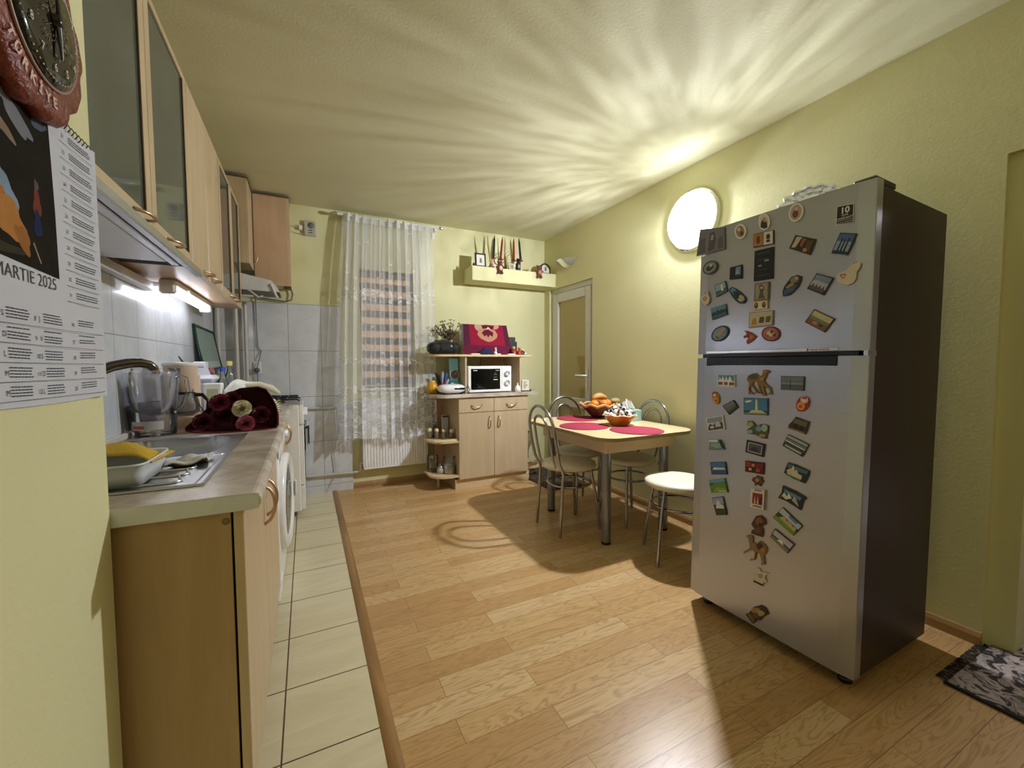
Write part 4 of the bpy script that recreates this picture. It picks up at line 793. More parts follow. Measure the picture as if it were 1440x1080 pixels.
t=thing('storage_jar','small patterned jar between the two glass jars on the lowest buffet shelf','jar',(1.085,3.68,.1365)); W(B().lathe([(.0001,.001),(.03,.001),(.034,.035),(.026,.062)],M('#b9afae',.3,var=.5,scale=90),(1.085,3.68,.1365),18),'jar_body',t); W(B().lathe([(.027,.062),(.027,.07),(.006,.076),(.007,.09),(.0001,.092)],chrome,(1.085,3.68,.1365),16),'lid',t)
t=thing('ceramic_vase','brown glazed vase on the lowest shelf right of the buffet doors','vase',(2.02,3.78,.1185)); W(B().lathe([(.0001,0),(.07,0),(.072,.02),(.045,.05)],M('#b3a57f',.3),(2.02,3.78,.1185),24).lathe([(.045,.05),(.042,.10),(.048,.15)],M('#3a3428',.35,var=.8,scale=30),(2.02,3.78,.1185),24).lathe([(.048,.15),(.080,.21),(.078,.27),(.058,.305),(.060,.32)],M('#8a8062',.2),(2.02,3.78,.1185),24).lathe([(.060,.32),(.066,.325),(.05,.32),(.045,.28)],M('#2a241c',.3),(2.02,3.78,.1185),24),'vase_body',t)
t=thing('wall_speaker','black box fixed to the wall right of the buffet','speaker',(2.11,YB-.03,.46)); W(B().box(2.06,2.15,YB-.08,YB,.44,.60,black,.005),'box_body',t); W(B().box(2.07,2.14,YB-.082,YB-.08,.46,.55,M('#2b2e3a',.6)),'grille',t)
# ---------------------------------------------------------------- box shelf on the back wall
SH=2.105
o=B().box(1.462,XR,3.80,YB,1.965,SH,wallp,.004).build('wall_shelf',loc=(1.95,3.9,1.965)); tag(o,'yellow painted box shelf high on the back wall','shelf')
def frame(name,label,x,y,w_,h_,z,arch=False,m=black,pic=None):
    t=thing(name,label,'picture frame',(x,y,z))
    if arch: pr=[(-w_/2,0),(w_/2,0)]+[(w_/2*math.cos(PI*i/14),h_*.5+h_*.5*math.sin(PI*i/14)) for i in range(15)]
    else: pr=[(-w_/2,0),(w_/2,0),(w_/2,h_),(-w_/2,h_)]
    f_=lambda u,v,d:(x+u,y-d+.10*v,z+v)
    W(B().prism(pr,f_,0,.012,m),'frame',t); W(B().prism([(u*.72,h_*.5+(v-h_*.5)*.78) for u,v in pr],f_,.0121,.0128,pic or M('#d5d0c6',.5)).prism([(-w_*.1,h_*.3),(w_*.12,h_*.3),(w_*.1,h_*.62),(-w_*.07,h_*.66)],f_,.0129,.0134,M('#6d6862',.6)),'picture',t); return t
frame('picture_frame','dark rectangular picture frame at the left end of the high shelf',1.565,3.84,.115,.135,SH)
frame('picture_frame','arched black frame with a portrait at the right end of the high shelf',2.315,3.85,.125,.115,SH,True)
frame('picture_frame','small white framed photo at the foot of the candelabra',1.905,3.83,.06,.065,SH,m=M('#d8d2c0',.5),pic=M('#9c9482',.5))
t=thing('candelabra','red four-armed candelabra with a heart shaped top on the high shelf','candelabra',(1.885,3.90,SH)); rd=M('#7a2524',.35); cxx=1.885
W(B().lathe([(.0001,0),(.05,0),(.045,.012),(.012,.02)],rd,(cxx,3.90,SH),20),'foot',t); W(B().tube([(cxx,3.90,SH+.01),(cxx,3.90,SH+.15)],.007,brass,8).tube([(cxx,3.90,SH+.15),(cxx-.028,3.90,SH+.175),(cxx-.03,3.90,SH+.19),(cxx-.012,3.90,SH+.198),(cxx,3.90,SH+.185),(cxx+.012,3.90,SH+.198),(cxx+.03,3.90,SH+.19),(cxx+.028,3.90,SH+.175),(cxx,3.90,SH+.15)],.004,brass,6),'stem',t)
cps=[(-.155,.112),(-.075,.108),(.075,.110),(.155,.118)]
for dx,h in cps:
    W(B().tube([(cxx,3.90,SH+.03),(cxx+dx*.5,3.895,SH+.015+.02),(cxx+dx*.9,3.89,SH+h*.6),(cxx+dx,3.89,SH+h)],.006,rd,8),'arm',t); W(B().lathe([(.0001,h),(.026,h),(.028,h+.006),(.010,h+.008),(.012,h+.018),(.0001,h+.018)],rd,(cxx+dx,3.89,SH),16),'candle_cup',t)
for i,(dx,h) in enumerate(cps):
    c_='#121426' if i in (0,3) else '#8e1e1c'; lean_=[.012,.022,0,-.02][i]
    tag(B().tube([(cxx+dx,3.89,SH+h+.0185),(cxx+dx+lean_*.8,3.89,SH+h+.19),(cxx+dx+lean_,3.89,SH+h+.235)],[.013,.010,.002],M(c_,.4),12).build('taper_candle',loc=(cxx+dx,3.89,SH+h+.0185)),['black taper candle on the leftmost arm of the candelabra','red taper candle on the inner left arm of the candelabra','red taper candle on the inner right arm of the candelabra','black taper candle on the rightmost arm of the candelabra'][i],'candle','candles in the candelabra')
tag(B().tube([(cxx+.0,3.93,SH),(cxx-.005,3.93,SH+.20),(cxx-.014,3.93,SH+.36)],[.008,.006,.002],M('#b9b08a',.5),10).build('taper_candle',loc=(cxx,3.93,SH)),'slim beige candle standing behind the heart shaped top','candle')
t=thing('candle_holder','small pink holder with a tall leaning beige candle left of the candelabra','candle holder',(1.69,3.86,SH)); W(B().lathe([(.0001,0),(.03,0),(.032,.02),(.016,.035),(.018,.05),(.0001,.05)],M('#97505a',.5),(1.69,3.86,SH),16),'holder',t); W(B().tube([(1.69,3.86,SH+.04),(1.66,3.86,SH+.22),(1.65,3.86,SH+.325)],[.011,.009,.002],M('#a39a5c',.5),10),'candle',t)
t=thing('dark_bottle','short black bottle in front of the candelabra','bottle',(1.985,3.84,SH)); W(B().box(1.962,2.008,3.82,3.86,SH,SH+.085,black,.008).lathe([(.016,.085),(.016,.105),(.022,.107),(.018,.125),(.0001,.126)],black,(1.985,3.84,SH),14),'bottle_body',t); W(B().box(1.975,1.995,3.8185,3.8195,SH+.03,SH+.06,M('#8b8b80',.5)),'label_patch',t)
tag(B().lathe([(.0001,0),(.016,0),(.014,.03),(.005,.045)],M('#8a7f45',.5),(1.855,3.83,SH),12).build('brass_bell',loc=(1.855,3.83,SH)),'little brass bell beside the white framed photo','bell')
tag(B().lathe([(.0001,0),(.014,0),(.011,.025),(.0001,.035)],M('#26231f',.5),(1.492,3.83,SH),12).build('ornament',loc=(1.492,3.83,SH)),'tiny dark ornament left of the rectangular frame on the high shelf','ornament')
def bear(x,label,s=1.0,bodyc='#6e3a30',belly='#d3bfae'):
    t=thing('hanging_bear',label,'toy',(x,3.79,SH)); y=3.785; z=SH-.005; m_=M(bodyc,.9,bump=.4,bscale=200)
    W(B().ball((x,y,z),.030*s,m_,16,(1,.7,1.2)),'body',t); W(B().ball((x-.004,y-.004,z+.045*s),.024*s,m_,14,(1,.8,1)).ball((x-.024*s,y,z+.064*s),.009*s,m_,8).ball((x+.016*s,y,z+.066*s),.009*s,m_,8),'head',t)
    W(B().ball((x,y-.017*s,z),.019*s,M(belly,.9),12,(1,.5,1.2)),'belly',t)
    for sx in (-1,1):
        W(B().tube([(x+sx*.018*s,y,z+.018*s),(x+sx*.042*s,y-.004,z+.010*s)],[.009*s,.008*s],m_,8),'arm',t); W(B().tube([(x+sx*.012*s,y-.005,z-.028*s),(x+sx*.022*s,y-.012,z-.055*s)],[.011*s,.010*s],m_,8),'leg',t)
bear(1.755,'brown and white toy bear hanging over the shelf edge left of the candelabra')
bear(2.205,'brown toy bear hanging over the shelf edge near the right end',1.05,'#7a4535','#b48a78')
# ---------------------------------------------------------------- glass door in right wall
t=B(); pvf=M('#d9d7d2',.32,name='white_door_frame'); fx=XR+.03
t.box(fx,fx+.06,dy0,dy0+.05,0,dz,pvf,.004).box(fx,fx+.06,dy1-.05,dy1,0,dz,pvf,.004).box(fx,fx+.06,dy0+.05,dy1-.05,dz-.05,dz,pvf,.004)
dr=struct(t,'door_1')
b=B(); a0,a1=dy0+.055,dy1-.055; lx=fx-.012
for q in ((a0,a0+.085,.02,dz-.055),(a1-.085,a1,.02,dz-.055),(a0+.085,a1-.085,dz-.15,dz-.055),(a0+.085,a1-.085,.02,.13),(a0+.085,a1-.085,.70,.80)): b.box(lx,lx+.055,q[0],q[1],q[2],q[3],pvf,.006)
lf_=b.build('door_leaf',dr); lf_['kind']='structure'
g_=B().box(lx+.022,lx+.028,a0+.08,a1-.08,.79,dz-.14,doorglass).build('upper_pane',lf_); g_['kind']='structure'
g_=B().box(lx+.022,lx+.028,a0+.08,a1-.08,.12,.71,doorglass).build('lower_pane',lf_); g_['kind']='structure'
h_=B().box(lx-.010,lx,a0+.028,a0+.058,.90,1.10,white,.004).tube([(lx-.01,a0+.043,1.03),(lx-.048,a0+.043,1.03),(lx-.05,a0+.06,1.03),(lx-.05,a0+.17,1.028)],.010,white,10).build('door_handle',lf_); h_['kind']='structure'
cu=M('#a89a6e',.9,var=.1); b=B(); b.grid(lambda u,v:(fx+.10+.012*math.sin(u*34),dy0+(dy1-dy0)*u,.02+(dz-.04)*v),60,4,cu); tag(b.build('added_door_curtain',loc=(fx+.1,3.5,1),fix=False),'added tan curtain behind the glass door imitating reflected folds','curtain')  # curtain put behind the panes to imitate folds reflected in the glass
B_=B().box(XR+.19,XR+.2,dy0-.1,dy1+.1,0,2.1,M('#3a3428',.8)); struct(B_,'wall_beyond_door')
# door mat
def rugmat(name,cols,sc):
    g=G(name); v=g.noise(g.map((sc,sc,1)),1.0,6,1.5,.6); c=g.ramp(v,[(0,cols[0]),(.44,cols[0]),(.47,cols[1]),(.56,cols[2]),(.62,cols[0]),(.70,cols[3])])
    g.nt.nodes[-1]; g.col(c); setp(g.b,rough=.95); g.bump(g.noise(g.map(),260,3),.6,.003); return g.m
t=thing('door_mat','small black patterned mat in front of the glass door','mat',(2.15,3.5,0)); W(B().box(1.955,2.38,3.14,3.88,.001,.011,rugmat('dark_mat_pile',('#15120f','#3b3027','#6a5a4a','#4d1f1c'),16),.003),'pile',t)
W(B().box(1.945,2.39,3.13,3.89,.0005,.006,black,.002),'binding',t)
t=thing('hall_rug','dark grey and beige patterned rug lying through the passage','rug',(2.8,.1,0)); W(B().box(2.02,3.5,-.35,.585,.001,.010,rugmat('grey_rug_pile',('#2c2829','#8a7f7a','#b5a8a2','#6b6260'),13),.003),'pile',t)
b=B(); rr=random.Random(5)
for i in range(90):
    x=2.03+.40*i/90; b.tube([(x,.582,.005),(x+rr.uniform(-.01,.01),.600,.008),(x+rr.uniform(-.015,.015),.618 if x<2.4 else .595,.002)],.0016,M('#2f2b2a',.9),4)
W(b,'fringe',t)
W(B().box(2.012,2.028,-.35,.59,.0005,.009,M('#1d1a1b',.9)),'edge_binding',t)
t=thing('hall_armchair','dark patterned armchair glimpsed through the passage','armchair',(5.6,2.2,0)); pt_=M('#4a4440',.8,var=.6,scale=14)
W(B().box(5.0,6.1,1.6,2.8,.12,.42,pt_,.05),'seat',t); W(B().box(5.9,6.2,1.6,2.8,.3,.95,black,.06),'backrest',t)
for x in (5.05,6.1):
    for y in (1.66,2.74): W(B().tube([(x,y,0),(x,y,.13)],.025,black,8),'leg',t)
for y in (1.55,2.7): W(B().box(5.0,6.15,y,y+.15,.12,.62,pt_,.04),'armrest',t)
# ---------------------------------------------------------------- lamps on the right wall
t=thing('round_wall_lamp','lit round wall lamp with a patterned glass rim','wall lamp',(XR,2.035,2.13)); L0=(XR,2.035,2.13)
W(B().lathe([(.0001,-.002),(.205,-.002),(.212,-.012),(.205,-.022),(.18,-.026)],glassy('pale_glass_rim','#cfcfae',.55,.05,.2),L0,48,'x'),'rim_plate',t,fix=False)
W(B().lathe([(.07,0),(.07,-.05),(.0001,-.052)],white,L0,24,'x'),'base',t)
gl=emis('glowing_lamp_glass','#fdfff6',5.0,.55); W(B().lathe([(.195,-.03),(.18,-.06),(.14,-.085),(.08,-.10),(.0001,-.105)],gl,L0,48,'x'),'glass_dish',t,fix=False)
b=B(); sage=M('#9bb58f',.5)
for k in range(7):
    a=2*PI*k/7; 
    b.tube([(XR-.107+.0,2.035+.02*math.cos(a),2.13+.02*math.sin(a)),(XR-.104,2.035+.05*math.cos(a+.3),2.13+.05*math.sin(a+.3)),(XR-.100,2.035+.07*math.cos(a+.1),2.13+.07*math.sin(a+.1))],[.002,.006,.001],emis('green_leaf_print','#b9e2b4',1.6,0),6)
W(b,'leaf_print',t)
b=B()
for r_ in (.150,.163): b.tube([(XR-.083+ (.008 if r_>.16 else 0),2.035+r_*math.cos(2*PI*i/40),2.13+r_*math.sin(2*PI*i/40)) for i in range(40)],.0016,M('#8fa6a0',.4),5,closed=True)
W(b,'rim_lines',t)
t=thing('wall_sconce','unlit white fan shaped wall sconce over the glass door','wall lamp',(XR,3.58,2.16)); fg=glassy('sconce_glass','#b9b9ad',.35,.15,.12)
W(B().grid(lambda u,v:(XR-.115*math.sin(PI*u)*v**.8-.002,3.58+(-.185+.37*u)*v**.75,2.115+.085*v),20,8,fg),'glass_shade',t,fix=False)
W(B().lathe([(.0001,0),(.03,0),(.03,-.012),(.0001,-.013)],white,(XR,3.58,2.18),18,'x').tube([(XR,3.56,2.20),(XR-.05,3.56,2.212)],.006,white,8).tube([(XR,3.61,2.20),(XR-.05,3.61,2.212)],.006,white,8),'holder',t)
# ---------------------------------------------------------------- dining table
t=thing('dining_table','birch dining table with rounded corners and thick silver legs','table',(1.92,2.37,0)); TT=.705
W(B().prism(rrect(1.545,2.325,1.885,2.90,.13,8),XY,TT-.022,TT,table_wood,M('#a08a5c',.5)),'tabletop',t)
for a in ((1.645,2.225,2.005,2.025),(1.645,2.225,2.745,2.765),(1.645,1.663,2.025,2.745),(2.207,2.225,2.025,2.745)): W(B().box(a[0],a[1],a[2],a[3],TT-.115,TT-.022,maple_x if a[1]-a[0]>.1 else maple_y),'apron',t)
for x,y in ((1.685,2.052),(1.690,2.72),(2.18,2.052),(2.18,2.72)):
    W(B().lathe([(.030,.012),(.030,TT-.115)],silverleg,(x,y,0),24).lathe([(.0001,0),(.031,0),(.031,.014)],black,(x,y,0),24),'leg',t)
for i,(x,y) in enumerate(((1.95,2.73),(1.745,2.37),(1.94,2.06))):
    b=B(); 
    b.lathe([(.0001,TT+.0045),(.171,TT+.0045),(.174,TT+.0025),(.172,TT+.0005),(.0001,TT+.0005)],redm,(x,y,0),40); 
    if i==0: b.v=[(X_,Y_,Z_) for X_,Y_,Z_ in b.v]
    tag(b.build('placemat',loc=(x,y,TT)),['round red placemat at the far end of the table','round red placemat on the side facing the buffet','round red placemat at the near end of the table'][i],'placemat','round red placemats')
# fruit bowl
fx_,fy_=2.13,2.70
t=thing('fruit_bowl','brown woven fruit bowl with oranges and bread at the far side of the table','bowl',(fx_,fy_,TT)); wk=M('#54241a',.6,var=.4,scale=60,bump=.6,bscale=120)
W(B().lathe([(.0001,.008),(.05,.005),(.075,.03),(.12,.075),(.145,.105),(.142,.11),(.115,.08),(.07,.04),(.0001,.022)],wk,(fx_,fy_,TT),30),'bowl',t)
W(B().tube([(fx_+.147*math.cos(2*PI*i/30),fy_+.147*math.sin(2*PI*i/30),TT+.108+.010*math.sin(i*1.9)) for i in range(30)],.011,M('#b98d54',.7,var=.3,scale=50),8,closed=True),'braided_rim',t)
om=M('#e07c1c',.45,var=.08,bump=.25,bscale=220)
for x,y,z_,l_ in ((-.07,-.04,.115,'orange at the left front of the fruit bowl'),(-.01,-.09,.12,'orange in front, leaning on the rim of the fruit bowl'),(.07,-.03,.115,'orange at the right of the fruit bowl'),(.02,.06,.11,'orange at the back of the fruit bowl')):
    t=thing('orange',l_,'orange',(fx_+x,fy_+y,TT+z_-.036),0,'oranges in the fruit bowl'); W(B().ball((fx_+x,fy_+y,TT+z_),.037,om,18,(1,1,.94)),'peel',t); W(B().ball((fx_+x+.01,fy_+y-.012,TT+z_+.031),.005,M('#5c6a2c',.7),8,(1,1,.4)),'stem_end',t)
b=B(); b.ball((0,0,0),1,M('#c08a44',.6,var=.15,scale=20),20,(1,1,1)); b.v=[(x*.075*(1+.05*math.sin(9*x))+fx_-.0,y*.032+fy_-.01,z_*.027+TT+.165+.012*math.cos(2*x)) for x,y,z_ in b.v]
tag(b.build('bread_roll',loc=(fx_,fy_-.01,TT+.165)),'golden bread roll on top of the oranges','bread')
b=B(); b.ball((0,0,0),1,M('#a8905c',.7,var=.2,scale=20),16); b.v=[(x*.05+fx_+.13,y*.035+fy_-.05,z_*.025+TT+.135) for x,y,z_ in b.v]; tag(b.build('bread_slice',loc=(fx_+.13,fy_-.05,TT+.13)),'piece of brown bread at the right edge of the fruit bowl','bread')
# cookie bowl
kx,ky=2.005,2.30
t=thing('cookie_bowl','amber bowl heaped with sugared cookies in the middle of the table','bowl',(kx,ky,TT)); am=glassy('amber_bowl_glass','#c78a35',.25,.05,.1)
W(B().lathe([(.0001,.004),(.06,.001),(.070,.012),(.096,.045),(.113,.072),(.110,.075),(.092,.05),(.065,.02),(.0001,.014)],M('#c99238',.25,var=.1),(kx,ky,TT),30),'bowl',t)
W(B().tube([(kx+(.115+.004*math.sin(i*1.3))*math.cos(2*PI*i/36),ky+(.115+.004*math.sin(i*1.3))*math.sin(2*PI*i/36),TT+.075+.004*math.cos(i*1.57)) for i in range(36)],.006,M('#d9c08a',.3),8,closed=True),'scalloped_rim',t)
wsug=M('#ece6dc',.85,var=.05); choc=M('#2b1a12',.6); rr=random.Random(11); proto=None; cnt=0
for lay,(R_,zz,n_) in enumerate(((.092,.076,14),(.068,.099,10),(.038,.120,6),(.0,.136,1))):
    for k in range(n_):
        a=2*PI*k/max(n_,1)+lay*.4+rr.uniform(-.1,.1); x=kx+R_*math.cos(a)*rr.uniform(.9,1.05); y=ky+R_*math.sin(a)*rr.uniform(.9,1.05); z_=TT+zz+rr.uniform(-.005,.006)
        if proto is None:
            proto=thing('cookie','dark crescent cookie dusted with white sugar in the amber bowl','cookie',(x,y,z_),0,'sugared cookies heaped in the amber bowl')
            B().ball((0,0,0),.020,wsug,12,(1.2,.85,.7)).build('sugar_coat',proto); B().ball((.016,.002,.003),.0125,choc,8,(.9,1,.9)).ball((-.015,-.006,.003),.0115,choc,8).build('dark_end',proto); o=proto
        else: o=dup(proto,(x,y,z_),0,proto['label'])
        o.rotation_euler=(rr.uniform(-.6,.6),rr.uniform(-.6,.6),rr.uniform(0,6.28))
# tissue box
t=thing('tissue_box','pale blue tissue box with a white tissue on the table','tissue box',(2.21,2.45,TT)); cx,cy=2.235,2.455
tb=M('#9dc3c4',.5,var=.25,scale=45); W(B().box(cx-.075,cx+.075,cy-.055,cy+.055,TT+.001,TT+.085,tb,.003),'carton',t)
tw=M('#eeeeea',.9,bump=.3); b=B()
b.grid(lambda u,v:(cx-.015+.125*(u-.5)*(1-.35*abs(v-.3)),cy+.014*math.sin(11*u+2*v)+.01*v,TT+.083+.080*v*(1-.45*(2*u-1)**2)+.006*math.sin(15*u)*v),24,10,tw)
b.grid(lambda u,v:(cx-.020+.10*(u-.5)*(1-.2*v),cy-.016+.016*math.cos(9*u+3*v),TT+.083+.062*v*(1-.5*(2*u-.8)**2)+.006*math.cos(13*u)*v),20,8,tw)
b.grid(lambda u,v:(cx+.01+.07*(u-.5),cy+.020+.012*math.sin(13*u+v),TT+.083+.070*v*(1-.4*(2*u-1.2)**2)),16,8,tw); W(b,'tissue',t,fix=False)
# ---------------------------------------------------------------- chairs
def chair(label,x,y,rz):
    t=thing('dining_chair',label,'chair',(x,y,0),rz,'chrome cafe chairs at the dining table')
    b=B(); b.lathe([(.0001,.425),(.175,.425),(.188,.432),(.192,.445),(.188,.458),(.165,.466),(.08,.471),(.0001,.472)],seatm,(0,0,0),40); b.build('seat',t)
    b=B(); b.lathe([(.0001,.419),(.16,.419),(.16,.4245),(.0001,.4245)],black,(0,0,0),30); b.build('seat_plate',t)
    def hoop(w0,top,lean0):
        L_=[(-.145,-w0,.42),(-.185,-w0*1.06,.50),(-.205,-w0*1.10,.60),(-.222,-w0*1.08,.70)]
        A=[(-.222-.022*math.sin(a),-w0*1.08*math.cos(a),.70+(top-.70)*math.sin(a)) for a in [PI*i/12 for i in range(1,12)]]
        return L_+A+[(q[0],-q[1],q[2]) for q in reversed(L_)]
    o1=hoop(.150,.865,0); pts=[(-.172,-.152,0),(-.158,-.148,.20),(-.148,-.147,.36)]+o1+[(-.148,.147,.36),(-.158,.148,.20),(-.172,.152,0)]
    B().tube(pts,.0105,chrome,10).build('outer_hoop_and_rear_legs',t)
    i1=hoop(.082,.800,0); i1[0]=(-.155,-.085,.425); i1[-1]=(-.155,.085,.425); B().tube(i1,.0085,chrome,10).build('inner_hoop',t)
    for s_ in (-1,1): B().tube([(.110,s_*.105,.42),(.128,s_*.120,.30),(.148,s_*.140,.12),(.158,s_*.150,0)],.0105,chrome,10).build('front_leg',t)
    B().tube([(.150*math.cos(2*PI*i/36),.150*math.sin(2*PI*i/36),.315) for i in range(36)],.008,chrome,8,closed=True).build('ring_brace',t)
    return t
c0=chair('chrome hoop-backed chair with cream seat facing the long side of the table nearest the camera',1.64,2.405,0)
dup(c0,(2.12,2.325,0),PI,'chrome hoop-backed chair between the table and the yellow wall')
dup(c0,(1.965,2.72,0),-PI/2,'chrome hoop-backed chair at the far end of the table before the glass door')
dup(c0,(1.955,1.725,0),math.atan2(.5,-.86),'chrome chair with round cream seat half hidden behind the fridge')
